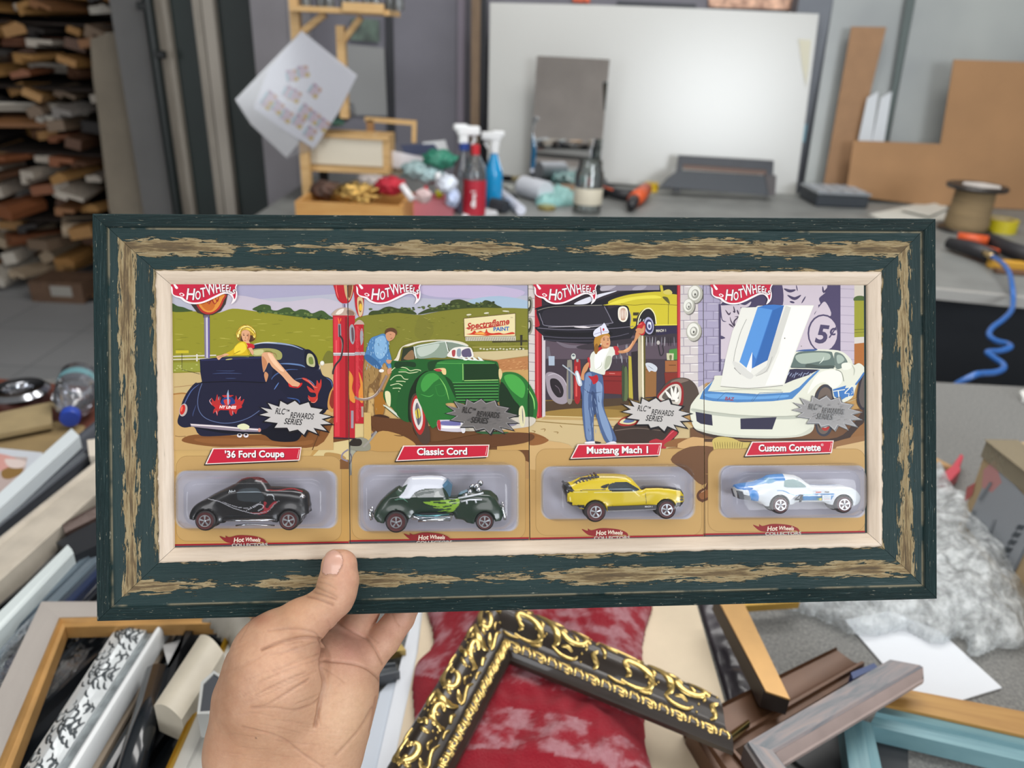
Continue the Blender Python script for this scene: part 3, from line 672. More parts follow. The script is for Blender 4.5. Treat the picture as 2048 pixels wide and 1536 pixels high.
C.e('a8a6c4', 1100, 475, 42, 74, -6); C.e('37345a', 1102, 478, 32, 58, -6); C.e('c9c8e0', 1104, 476, 20, 36, -6); C.e('f5f4fa', 1112, 455, 8, 10); C.e('4a4770', 1104, 480, 10, 18, -6)
C.p('2b2440', '1155,475 1345,472 1345,550 1165,560'); C.x('d6cfc0', 'MACH 1', 1205, 518, 30, -3, 0, 1, .8); C.l('e2d44a', '1150,470 1345,466', 9, 0)
# underside and shop clutter
C.b('6f6570', '310,610 430,640 560,640 640,620 600,660 480,668 380,660'); C.b('383038', '480,660 620,625 1150,560 1345,545 1345,620 1000,620 640,680')
C.b('9a8f98', '225,880 290,876 360,920 405,990 420,1070 400,1130 350,1145 290,1120 240,1050 222,960'); C.b('241c22', '262,930 310,930 350,970 372,1030 360,1080 320,1085 280,1040 258,980'); C.l('6a5c66', '300,985 330,1010 345,1050', 6); C.l('c3b8c2', '240,900 300,885 370,930 410,1020', 6)
C.p('6d6670', '225,655 250,655 265,745 225,755'); C.p('a6b3c4', '243,735 295,735 295,815 245,815'); C.b('8b8478', '402,800 415,770 430,768 445,800 448,1110 400,1110'); C.p('5a6070', '412,830 430,830 432,1100 412,1100')
C.b('9c1f24', '462,800 480,765 500,765 516,800 514,1108 464,1108'); C.p('d8544e', '474,820 486,820 488,1080 474,1080'); C.e('c8ccc4', 456, 738, 20, 26); C.e('55606a', 456, 730, 12, 8); C.p('8f9a9a', '480,760 500,760 498,785 482,785')
for i in range(16):
    x = rng.uniform(780, 930); y = rng.uniform(620, 800); C.t(rng.choice(['9a98a0', '70707c', '4a4450']), [(x, y), (x + 4, y + rng.uniform(30, 70))], 7)
for i in range(10):
    x = 1080 + i * 26; C.t(rng.choice(['a8a4aa', '75707c', '2a242c']), [(x, 570), (x + rng.uniform(-8, 8), 650)], 8)
C.l('2a252c', '1180,640 1200,730 1225,700 1215,640', 9); C.e('b9b2ae', 1180, 620, 14, 18)
C.p('80201f', '708,862 872,862 868,1062 712,1052'); C.p('a02c28', '716,870 862,872 860,900 716,898'); C.l('5a1414', '712,905 868,908', 5, 0); C.l('5a1414', '712,945 868,948', 5, 0); C.l('d08078', '760,882 810,884', 6, 0); C.l('5a1414', '868,1062 872,1080', 9, 0)
C.b('5a6a42', '890,850 915,850 920,1090 880,1090'); C.b('39452f', '870,840 892,840 890,1100 872,1090')
C.p('b5a43c', '926,730 950,740 965,1100 928,1090'); C.p('2a2026', '950,700 1010,690 1020,1120 966,1110'); C.b('b8ab8a', '1008,560 1030,550 1040,1100 1012,1090'); C.p('e6dcc0', '1036,560 1052,560 1058,1095 1042,1095'); C.p('5c5222', '1052,560 1068,560 1075,1090 1060,1090')
C.p('8f6236', '1070,820 1165,828 1162,1080 1068,1086'); C.l('5c3a1c', '1070,850 1165,856', 5, 0); C.b('c9ccd4', '1070,800 1120,795 1170,830 1160,868 1120,860 1100,868'); C.t('7a8090', '1090,815 1140,850', 5)
C.p('9c5f34', '1238,775 1345,772 1345,870 1238,872'); C.l('5e3418', '1270,812 1330,812', 6, 0); C.p('7d2a1e', '1232,876 1345,874 1345,980 1240,970'); C.p('4c8a3c', '1275,680 1340,670 1345,765 1262,768'); C.p('c8c4a0', '1250,710 1312,712 1310,770 1254,768'); C.b('6d7048', '1275,730 1295,728 1292,765 1278,765')
C.p('a8212c', '1340,90 1368,90 1370,930 1342,950'); C.p('d04a50', '1352,90 1360,90 1362,930 1354,930')
# block wall with hubcaps
C.p('cfc6c4', '1368,90 1570,90 1570,1100 1520,1090 1368,960')
for r in range(12):
    y = 130 + r * 74; C.l('9a8f9c', [(1370, y + 4), (1570, y)], 5, 0)
    x = 1450 if r % 2 else 1395; C.l('9a8f9c', [(x, y), (x + 2, y + 74)], 5, 0); C.l('9a8f9c', [(x + 125, y), (x + 127, y + 74)], 5, 0)
    C.t('ece6e4', [(x + 8, y + 12), (x + 90, y + 12)], 8)
C.p('a79fb8', '1520,90 1700,90 1700,940 1600,960 1520,1000')
for r in range(12):
    y = 128 + r * 74; C.l('7f7690', [(1520, y), (1700, y)], 5, 0); x = 1605 if r % 2 else 1690; C.l('7f7690', [(x, y), (x, y + 74)], 5, 0)
for x, y, rx, ry in ((1494, 205, 64, 80), (1440, 310, 50, 68), (1482, 525, 64, 82)):
    C.e('6f6a66', x + 8, y + 8, rx, ry, 8); C.e('b5b2a6', x, y, rx, ry, 8); C.e('e3e1d8', x - 6, y - 8, rx * .78, ry * .78, 8); C.e('9c9a90', x, y, rx * .5, ry * .5, 8); C.e('dcdad0', x - 4, y - 5, rx * .32, ry * .34, 8); C.e('55524c', x, y + 4, rx * .12, ry * .14, 8)
# big wheels on the ground
C.b('4e4038', '1170,1090 1210,1010 1280,940 1370,918 1450,935 1510,1000 1530,1100 1500,1200 1420,1210 1330,1160'); C.b('7a695e', '1290,950 1370,925 1440,940 1390,960 1300,985'); C.b('8f1f22', '1172,1100 1215,1020 1280,965 1350,955 1390,1000 1395,1100 1380,1160 1330,1165'); C.b('cfc6ba', '1185,1100 1225,1035 1285,985 1345,975 1375,1020 1372,1110 1350,1150 1300,1140'); C.b('5b544c', '1210,1090 1260,1020 1320,990 1350,1020 1350,1110 1300,1120')
for a in ('1240,1030 1300,1110', '1290,1000 1310,1110', '1330,990 1318,1110', '1355,1040 1325,1115', '1350,1100 1325,1125'): C.t('efe9e0', a, 24)
C.b('3a2c26', '800,1340 860,1280 940,1240 1100,1240 1340,1360 1320,1430 1250,1470 820,1472 798,1410'); C.b('a02a24', '832,1310 870,1265 930,1250 1000,1262 1010,1300 960,1325 880,1332'); C.b('d9cfa0', '850,1305 880,1272 930,1262 985,1275 985,1300 930,1318'); C.b('5f6d9a', '880,1298 910,1272 960,1268 975,1290 930,1305'); C.l('6a5a50', '810,1370 1000,1350 1200,1370', 8)
C.b('b02a36', '1100,1470 1160,1440 1220,1450 1290,1370 1335,1355 1340,1400 1270,1470 1230,1536 1150,1536'); C.t('e0606a', '1230,1450 1300,1380 1330,1368', 7)
C.b('8a5c34', '1240,1480 1330,1440 1450,1440 1480,1470 1430,1500 1250,1510')
# mechanic in white cap and jeans
C.b('4a5f88', '560,880 620,868 690,890 708,930 716,1050 712,1150 740,1250 800,1380 820,1460 740,1476 690,1380 650,1240 640,1150 628,1300 632,1450 640,1468 570,1470 545,1350 530,1200 530,1080 515,1010 530,940')
C.b('6f86ac', '560,900 610,885 600,1000 580,1100 600,1300 610,1440 570,1440 555,1300 545,1100'); C.b('7f96ba', '650,960 700,980 700,1080 700,1160 760,1320 790,1440 760,1460 700,1330 665,1180'); C.b('34466c', '610,1040 640,1060 650,1160 640,1240 622,1180'); C.t('2f3f62', '540,1010 600,1050 700,1040', 6)
for i in range(26):
    x = rng.uniform(545, 700); y = rng.uniform(960, 1380); C.t(rng.choice(['93a8c8', '3a4c74']), [(x, y), (x + rng.uniform(-6, 14), y + rng.uniform(20, 60))], 4)
C.b('b3202a', '582,905 620,908 655,895 668,930 655,960 625,975 612,945'); C.b('dcdcd0', '598,740 620,700 680,672 770,655 830,668 840,710 790,735 780,790 760,840 730,860 722,892 690,890 620,868 597,860 590,800'); C.b('f2f2ea', '640,720 700,680 760,670 720,760 690,840 640,840'); C.b('b4b8a2', '740,740 780,740 770,800 730,850 720,820'); C.t('a5a890', '650,850 690,820 700,780', 5)
C.b('b32a34', '795,655 830,652 848,690 842,720 812,722 808,690'); C.b('b32a34', '575,755 595,752 600,830 588,830'); C.b('a82832', '640,700 665,665 720,650 760,660 700,675 650,710')
C.b('c98c60', '840,690 900,680 940,640 975,590 990,530 1020,520 1030,545 1000,590 970,640 930,695 880,710 845,708'); C.b('dfa67a', '880,688 930,655 965,600 950,650 915,690')
C.b('b8252c', '1000,480 1040,440 1070,470 1062,545 1030,555 998,520'); C.b('c98c60', '985,510 1010,495 1040,500 1060,470 1062,520 1040,545 1005,535'); C.t('e86a60', '1012,470 1040,455', 8); C.t('e4e4ee', '1020,445 1030,415', 6); C.t('e4e4ee', '1050,440 1058,420', 6)
C.b('c98c60', '575,790 590,800 575,850 548,890 545,940 522,930 520,900 540,830'); C.b('bfc6ce', '468,880 495,865 530,970 512,992 490,970'); C.l('aab2bc', '362,810 440,870 520,940', 11, 0); C.b('e8edf2', '480,885 495,880 515,960 505,970')
C.b('b3802e', '632,600 650,565 690,545 750,540 765,575 700,575 690,620 660,660 640,690 632,650'); C.b('8a5a1e', '640,640 660,630 670,680 650,720 632,690'); C.b('d29a70', '690,590 720,560 755,565 768,600 768,640 750,660 715,655 690,630'); C.b('b5774e', '690,620 715,655 750,660 740,670 700,668'); C.t('4a2a1a', '706,586 724,580', 6); C.t('4a2a1a', '742,584 758,586', 5); C.e('3a2018', 716, 596, 7, 4); C.e('3a2018', 750, 598, 6, 4); C.t('a82828', '735,632 756,630', 8); C.e('f0e8d0', 690, 632, 6)
C.b('dcdcec', '624,545 640,510 700,470 718,452 740,490 758,535 700,550 640,572'); C.l('8a2430', '686,490 694,550', 6); C.l('9a98b4', '630,550 700,530 755,528', 5); C.e('b8252c', 712, 508, 8, 12); C.b('e8e4ea', '560,1468 640,1462 650,1480 560,1482'); C.b('3a2c28', '640,1462 690,1470 680,1482 645,1482'); C.b('e8e4ea', '740,1476 800,1462 822,1480 740,1484')
D = Rec(1380, 540, K1)
D.p('a79fb8', '112,90 1400,90 1400,960 112,960')
for r in range(12):
    y = 135 + r * 72; D.l('857c96', [(112, y), (1400, y)], 4, 0)
    for k in range(10):
        x = 140 + k * 128 + (60 if r % 2 else 0); D.l('8a819a', [(x, y), (x, y + 72)], 4, 0); D.t('c3bccb', [(x + 10, y + 10), (x + 100, y + 10)], 7)
# painted wall advert: stylised smiling face and price
D.p('c9bcc6', '260,90 1280,90 1280,760 260,760'); D.p('4b4262', '245,290 262,290 262,860 248,870'); D.p('4b4262', '1090,90 1282,90 1282,760 1100,760')
D.b('463d5c', '262,300 300,260 400,240 480,250 560,180 700,130 790,120 790,300 690,320 560,330 480,340 430,330 430,300 330,300'); D.b('c9bcc6', '420,290 470,300 520,270 500,310 440,320')
D.b('4b4262', '262,310 275,420 310,440 280,440 262,400'); D.b('4b4262', '262,560 300,580 262,590')
for pts in ('300,340 330,380 345,360', '370,310 380,360 365,350', '400,340 415,380', '340,400 350,440 380,480 375,440 410,400 380,400', '330,460 370,490'): D.t('4a3c50', pts, 14)
D.b('c9bcc6', '785,90 1130,90 1160,180 1100,240 1110,290 1060,300 900,310 800,300 790,200'); D.b('4b4262', '720,140 785,130 790,300 710,300')
D.t('463d5c', '800,160 850,180 900,170', 26); D.t('463d5c', '830,215 890,245 945,215', 26); D.t('463d5c', '850,270 890,280', 18); D.t('463d5c', '905,130 915,180', 10); D.t('463d5c', '950,285 985,225', 12); D.t('463d5c', '1130,140 1140,190 1175,150', 18); D.t('463d5c', '1060,380 1110,330', 22)
D.b('c9bcc6', '1060,400 1120,290 1160,280 1200,390'); D.e('4b4262', 1135, 540, 134, 162); D.e('c9bcc6', 1135, 542, 120, 150)
D.x('4b4262', '5', 1118, 556, 215, 6, .15, 7); D.x('4b4262', '¢', 1215, 515, 130, 6, .15, 3)
D.p('c2b6c4', '1282,90 1400,90 1400,800 1282,760')
for r in range(9): D.l('9a90a4', [(1282, 160 + r * 75), (1400, 165 + r * 75)], 4, 0)
D.p('cfc6b8', '1400,90 1490,90 1490,250 1400,250'); D.b('4a5f30', '1400,235 1440,220 1490,230 1490,270 1400,265'); D.p('95942e', '1400,262 1490,262 1490,570 1400,575'); D.l('5a5a1c', '1400,510 1490,505', 5, 0); D.l('5a5a1c', '1400,535 1490,530', 4, 0); D.p('cfc8c0', '1400,575 1490,570 1490,620 1400,630'); D.p('a8662e', '1400,630 1490,620 1490,820 1400,800')
D.p('6c4a30', '0,1350 1490,1180 1490,1536 0,1536'); D.b('c9a06c', '0,1430 200,1440 900,1470 1300,1500 1490,1440 1490,1536 0,1536'); D.b('3c2c26', '20,1340 300,1420 900,1440 1250,1430 1400,1300 1490,1180 1490,1280 1380,1420 1250,1470 800,1450 200,1430')
D.b('8a6038', '1300,1536 1490,1300 1490,1536')
# white sports car, bonnet raised
WH = 'dcdccc'
D.b('3a3a44', '1060,1090 1100,1010 1150,975 1200,990 1225,1040 1230,1250 1200,1380 1140,1420 1080,1380 1060,1250'); D.b('6b5d54', '1100,1050 1150,1000 1200,1040 1215,1200 1190,1350 1140,1400 1090,1360 1075,1200'); D.b('b03028', '1120,1300 1180,1290 1185,1350 1150,1372 1120,1350'); D.b('e6ded8', '1130,1305 1170,1300 1172,1335 1140,1345')
D.b('2c2630', '1420,1100 1450,930 1490,880 1490,1170 1450,1180'); D.b('5e5450', '1440,1080 1462,950 1490,900 1490,1150 1460,1160')
D.b(WH, '850,780 900,700 1000,678 1200,680 1300,700 1370,760 1395,810 1440,795 1485,830 1485,880 1450,920 1410,1010 1380,1090 1290,1135 1225,1090 1205,1000 1150,975 1100,1000 1060,1080 1060,1250 1050,1360 980,1410 850,1430 600,1436 300,1420 100,1380 30,1340 0,1240 0,1180 20,1130 110,1020 200,940 260,900 790,960')
D.b('ecece0', '1100,880 1200,850 1290,870 1290,960 1220,1010 1150,960 1080,980 1000,1060 1040,960'); D.b('b9bcae', '20,1180 200,1210 500,1240 900,1240 1050,1180 1055,1210 900,1270 500,1265 200,1240 30,1210')
D.b('c9cabb', '40,1350 300,1400 600,1416 900,1410 1040,1340 980,1410 600,1436 200,1405'); D.l('a8a99a', '20,1190 200,1215 500,1245 880,1245 1050,1190', 5); D.l('a9aa9a', '150,1035 460,1020 780,1025', 5)
D.p('4b7fb8', '80,1100 110,1030 200,940 150,1035 300,1045 560,1060 850,1045 930,1000 1000,930 1080,860 1110,850 1020,940 930,1040 870,1100 700,1120 400,1130 200,1120'); D.b('6aa0d4', '120,1060 300,1060 560,1080 820,1065 800,1090 500,1105 200,1095')
D.l('3a5f8a', '230,1110 300,1045 560,1060 520,1120', 4, 0); D.l('3a5f8a', '530,1125 590,1050 790,1042 740,1112', 4, 0); D.x('9a2a34', 'BAZ', 332, 1100, 40, 5, .2, 1)
D.p('2f2c44', '45,1210 185,1235 192,1328 90,1312 55,1290'); D.p('2f2c44', '428,1268 738,1254 700,1360 430,1358'); D.l('8a8a84', '428,1268 738,1254', 5, 0)
D.b('5f6f6a', '870,790 905,712 1000,692 1180,695 1215,720 1222,835 1000,838 850,830'); D.b('a6b3a6', '900,730 1050,705 1180,712 1190,760 1100,780 950,800'); D.b('48544f', '1000,800 1100,815 1215,815 1215,835 1000,835'); D.t('d9e0d6', '1100,800 1130,770 1140,740', 8); D.l('2c3840', '860,832 1225,838', 6, 0); D.b('3c5c94', '900,695 960,680 1080,676 1060,690 960,694')
D.b('6c7a74', '1230,710 1290,715 1330,760 1340,800 1290,838 1240,835'); D.b('a3b0a6', '1250,730 1290,730 1315,770 1260,800'); D.b('e6e6da', '1295,800 1340,790 1375,805 1370,840 1310,855 1292,830'); D.l('7f8274', '1240,850 1290,875 1310,950', 6); D.t('b4b6a6', '1380,810 1400,850 1395,900', 10)
D.p('2c2844', '830,850 900,843 1100,850 1000,900 880,940 790,978')
for i in range(12): D.t('9aa3c2', [(830 + i * 18, 900 + (i % 4) * 10 - i * 2), (850 + i * 18, 870 + (i % 3) * 8)], 6)
D.p('3f75b6', '1215,1020 1330,985 1320,1010 1390,1000 1395,1070 1330,1085 1290,1110 1230,1080'); D.l('e8e8dc', '1220,1035 1320,1020', 7, 0); D.l('e8e8dc', '1262,1028 1270,1095', 9, 0); D.x('e8e8dc', '4', 1345, 1042, 130, 0, .2, 4); D.x('3f75b6', '4', 1350, 1042, 110, 0, .2, 2); D.l('3f75b6', '1410,980 1440,940 1485,875', 14)
D.b('b59c72', '1340,1120 1420,1095 1400,1110 1350,1130')
# bonnet
D.p('e2e0d8', '435,322 560,318 575,306 800,300 1055,302 1000,440 900,700 800,985 500,1010 255,990 300,760 360,520 400,440'); D.p('f0eee6', '820,310 1050,305 930,600 790,975 640,985 760,700')
D.p('cfcdc6', '815,306 860,320 740,700 660,870 540,905 650,820 700,620'); D.p('3a72bc', '575,318 640,300 710,296 800,303 660,770 525,842 530,700 480,835 420,785'); D.p('5590d2', '575,318 700,340 560,760 525,700 480,835 420,785'); D.p('2f63a8', '705,345 800,303 660,770 545,830')
D.p('f4f2ec', '480,840 528,700 525,842 510,900'); D.l('a09e98', '480,420 420,560 370,790 430,890', 5); D.l('8f8d88', '375,835 432,890', 8); D.l('a8a6a0', '560,905 650,860 700,740', 5); D.l('8a8880', '258,992 500,1010 790,985', 5); D.b('d4d2cc', '360,780 400,860 500,930 540,900 480,850 420,800'); D.e('55504c', 806, 583, 5); D.e('6a6560', 948, 650, 4)
# ground, feet and lower card, in the lower crops
A2 = Rec(320, 860, K2); B2 = Rec(680, 860, K2); C2 = Rec(1040, 860, K2); D2 = Rec(1380, 860, K2)
G2 = Rec(0, 0, 1)
A2.p('bd9455', '140,170 1500,170 1940,330 1940,1331 140,1331')
A2.b('c8a468', '140,110 300,150 700,170 1200,150 1560,170 1500,330 1560,420 900,420 140,420')
A2.p('6f4524', '1640,20 1800,80 1940,90 1940,200 1640,190'); A2.p('d5bf8a', '1640,190 1760,130 1940,100 1940,330 1530,300'); A2.b('b08a52', '1700,230 1850,250 1900,300 1700,290'); A2.p('8a5a30', '1525,300 1935,312 1935,400 1520,385'); A2.l('c48e58', '1540,330 1920,345', 8, 0); A2.l('5a3a20', '1525,300 1520,385', 6, 0)
B2.p('bb9258', '90,420 1935,330 1935,1331 90,1331'); B2.b('6a4426', '330,-60 380,60 560,140 640,240 560,330 1500,330 1935,480 1935,0 760,-40'); B2.b('b38a58', '700,330 1500,250 1935,330 1935,500 1200,400'); B2.p('d2bb84', '90,-60 320,-60 325,320 90,330'); B2.b('7a5230', '100,330 500,320 560,380 300,400 100,400'); B2.p('7a5230', '0,300 90,305 90,400 0,400')
B2.b('7e7b76', '95,180 100,120 150,80 215,95 235,150 260,130 255,200 240,300 245,440 200,465 120,462 92,440'); B2.b('2b241e', '100,170 112,115 160,85 210,100 215,150 190,185 130,195'); B2.b('a5a392', '110,210 160,220 170,440 120,445'); B2.l('8f8894', '225,160 290,80 375,15', 22, 0); B2.b('6d6478', '205,130 250,150 245,200 215,210'); B2.l('8a8090', '85,200 30,240 20,290 80,320', 16); B2.l('5a5464', '105,240 120,290 100,350', 10)
C2.p('bc965e', '90,200 1875,300 1875,1331 90,1331'); C2.b('c9a570', '90,130 500,150 500,330 90,400'); C2.b('7d5430', '1100,270 1500,210 1720,130 1875,200 1875,560 1760,480 1600,380 1300,310'); C2.b('9a6e44', '1500,200 1720,185 1875,260 1875,420 1700,380'); C2.b('8c5a30', '90,60 250,80 290,110 200,150 90,150')
D2.p('bd9862', '140,300 1785,240 1785,1331 140,1331'); D2.b('6d4a30', '0,170 300,200 250,440 120,560 -40,420 -200,300'); D2.p('4e3626', '140,86 640,110 1500,110 1785,60 1785,80 1500,130 640,130 140,120'); D2.b('8f6640', '1100,260 1480,120 1785,60 1785,200 1300,320'); D2.p('c9a878', '1500,170 1785,110 1785,300 1400,300')
D2.b('c6b062', '225,110 290,70 420,80 520,120 640,130 600,180 480,210 400,280 340,330 300,350 210,345 205,300 240,210'); D2.b('8a6a3a', '290,200 400,205 540,190 400,270 340,320 330,240'); D2.b('a3924e', '420,290 560,180 900,260 880,340 560,360 340,420 240,560 190,520 300,400'); D2.b('b3a468', '250,480 420,320 560,260 700,300 500,350 330,440')
for i in range(12): D2.t('6c5c2c', [(250 + i * 26, 120), (262 + i * 24, 190)], 6)
D2.b('d6d0c6', '265,350 320,345 325,400 270,450'); D2.b('e0dcd2', '790,290 900,270 890,340 800,335'); D2.e('4a4240', 830, 300, 16, 14)
D2.b('5a3420', '65,670 90,620 150,590 180,530 240,560 255,640 200,700 130,735 80,715'); D2.b('8a5630', '90,660 150,620 220,600 200,670 120,710'); D2.t('c9a07a', '110,640 160,610', 8)
C2.b('5a3420', '1805,680 1850,620 1875,600 1875,735 1830,720'); C2.b('c6b062', '1940,120 1940,340 1960,300'); C2.p('b89c8c', '1875,90 1876,90 1876,95')
for rc, x0, x1 in ((A2, 140, 1940), (B2, 90, 1935), (C2, 90, 1875), (D2, 140, 1785)):
    for i in range(40):
        x, y = rng.uniform(x0, x1 - 150), rng.uniform(430, 1050); rc.t(rng.choice(['c59c5e', 'b08a4e', 'caa467']), [(x, y), (x + rng.uniform(60, 150), y + rng.uniform(-5, 5))], 5)
# soft grey-lavender fade behind the blister and the rounded panel outline
def rrect(x0, y0, x1, y1, r, n=6):
    P = []
    for cx, cy, a0 in ((x1 - r, y0 + r, -90), (x1 - r, y1 - r, 0), (x0 + r, y1 - r, 90), (x0 + r, y0 + r, 180)):
        P += [(cx + r * math.cos(math.radians(a0 + 90 * k / n)), cy + r * math.sin(math.radians(a0 + 90 * k / n))) for k in range(n + 1)]
    return P
def blend(a, b, t):
    a, b = hx(a), hx(b); return '%02x%02x%02x' % tuple(int(a[i] + (b[i] - a[i]) * t) for i in range(3))
BL = [(A2, 190, 405, 1790, 1010), (B2, 215, 345, 1800, 1040), (C2, 245, 360, 1760, 915), (D2, 320, 350, 1775, 900)]
PAN = [(165, 265, 1860, 1140), (120, 200, 1900, 1120), (160, 190, 1860, 1080), (180, 190, 1790, 1040)]
for (rc, x0, y0, x1, y1), (a, b, c, d) in zip(BL, PAN):
    rc.p('a07f4c', rrect(a, b, c, d, 110)); rc.p('bd9860', rrect(a + 4, b + 4, c - 4, d - 4, 107))
    n = 14
    for k in range(n):
        t = k / (n - 1); e = (1 - t) * 42; rc.p(blend('bd9860', 'b4b2bd', t ** .8), rrect(x0 - e, y0 - e * .35 + 20, x1 + e, y1 + e * .3 - 10, 70 + e))
# red and grey rule along the bottom
for rc, yl, yr, x0, x1 in ((A2, 1170, 1140, 140, 1940), (B2, 1128, 1098, 92, 1935), (C2, 1102, 1068, 92, 1875), (D2, 1058, 1030, 138, 1790)):
    rc.p('9a1c28', [(x0, yl), (x1, yr), (x1, yr + 260), (x0, yl + 260)]); rc.p('4a4a50', [(x0, yl + 16), (x1, yr + 16), (x1, yr + 260), (x0, yl + 260)])
ART = []
for r in (G, A, B, C, D, A2, B2, C2, D2): ART.append(r)
# each card gets only the pictures that cross it
CARD_PX = [(346, 697), (698.5, 1057), (1058.5, 1407), (1408.5, 1728)]
CARD_ART = [[G, A2, B2, A, B], [G, A2, B2, A, B], [C, C2, D, B, D2], [C, C2, D, D2]]
# ---------------------------------------------------------------- the held picture frame
def distress():
    t = NT('distressed_green')
    tc = t.node('ShaderNodeTexCoord'); sp = t.node('ShaderNodeSeparateXYZ'); oi = t.node('ShaderNodeObjectInfo')
    t.link(tc.outputs['Object'], sp.inputs[0])
    off = t.math('MULTIPLY', oi.outputs['Random'], 37.0)
    def vec(sx, sy, sz=0):
        c = t.node('ShaderNodeCombineXYZ')
        t.link(t.math('ADD', t.math('MULTIPLY', sp.outputs[0], sx), off), c.inputs[0]); t.link(t.math('MULTIPLY', sp.outputs[1], sy), c.inputs[1]); c.inputs[2].default_value = sz
        return c.outputs[0]
    Y = sp.outputs[1]
    def band(c, hw): # 1 at centre, 0 at +-hw
        return t.math('SUBTRACT', 1.0, t.math('DIVIDE', t.math('ABSOLUTE', t.math('SUBTRACT', Y, c)), hw), clamp=True)
    lo = t.noise(vec(13, 25), 1.0, 3, .6)
    fine = t.noise(vec(70, 520, 3), 1.0, 6, .68, .4)
    b1 = t.math('MULTIPLY', band(.0190, .0125), t.math('MULTIPLY', lo, 1.05))
    lo2 = t.noise(vec(16, 10, 9), 1.0, 2, .5)
    b2 = t.math('MULTIPLY', band(.0345, .0100), t.math('MULTIPLY', lo2, .92))
    m = t.math('ADD', t.math('MAXIMUM', b1, b2), t.math('MULTIPLY', t.math('SUBTRACT', fine, .5), .75))
    mask = t.ramp(m, [(.355, 0.0), (.375, 1.0)])
    grain = t.noise(vec(40, 900, 5), 1.0, 5, .7, .8)
    core = t.math('ADD', t.math('MULTIPLY', m, 1.0), t.math('MULTIPLY', t.math('SUBTRACT', grain, .5), .8))
    worn = t.ramp(core, [(.36, 'a59574'), (.46, '94815e'), (.55, '6f5d44'), (.75, '54493a')])
    fleck = t.noise(vec(150, 700, 12), 1.0, 5, .7)
    lipf = t.math('MULTIPLY', t.math('LESS_THAN', Y, .0085), .028)
    fm_ = t.ramp(t.math('ADD', fleck, lipf), [(.66, 0.0), (.68, .8)])
    green = t.ramp(t.noise(vec(8, 60, 2), 1, 4), [(.3, '142c2d'), (.7, '1b3637')])
    # pale line along the inner edge of the lip
    ln = t.math('MULTIPLY', t.math('SUBTRACT', 1.0, t.math('DIVIDE', t.math('ABSOLUTE', t.math('SUBTRACT', Y, .0083)), .0008), clamp=True), t.ramp(t.noise(vec(30, 4, 20), 1, 4), [(.42, 0.0), (.5, .75)]))
    c = t.mix(fm_, green, 'a7a491'); c = t.mix(ln, c, '9a8f74'); c = t.mix(mask, c, worn); t.base(c)
    t.b.inputs['Specular IOR Level'].default_value = .35
    t.link(t.ramp(mask, [(0, .5), (1, .85)]), t.b.inputs['Roughness'])
    rough = t.noise(vec(60, 900, 30), 1.0, 5, .7, 1.2)
    lipm = t.math('ADD', t.math('MULTIPLY', t.math('LESS_THAN', Y, .0078), 1.0), .25)
    h = t.math('SUBTRACT', t.math('MULTIPLY', t.math('MULTIPLY', rough, lipm), 1.0), t.math('MULTIPLY', mask, .35))
    t.bump(h, 1.0, .0016); return t.m
M_GREEN = distress()
M_SLIP = NT('cream_slip')
_n1 = M_SLIP.noise(M_SLIP.coord(scale=(40, 700, 1)), 1, 6, .7, .5)
M_SLIP.base(M_SLIP.ramp(_n1, [(.28, '94836f'), (.34, 'd0bda8'), (.6, 'dac8b4')])); M_SLIP.b.inputs['Roughness'].default_value = .38; M_SLIP.bump(_n1, .25, .0006); M_SLIP = M_SLIP.m

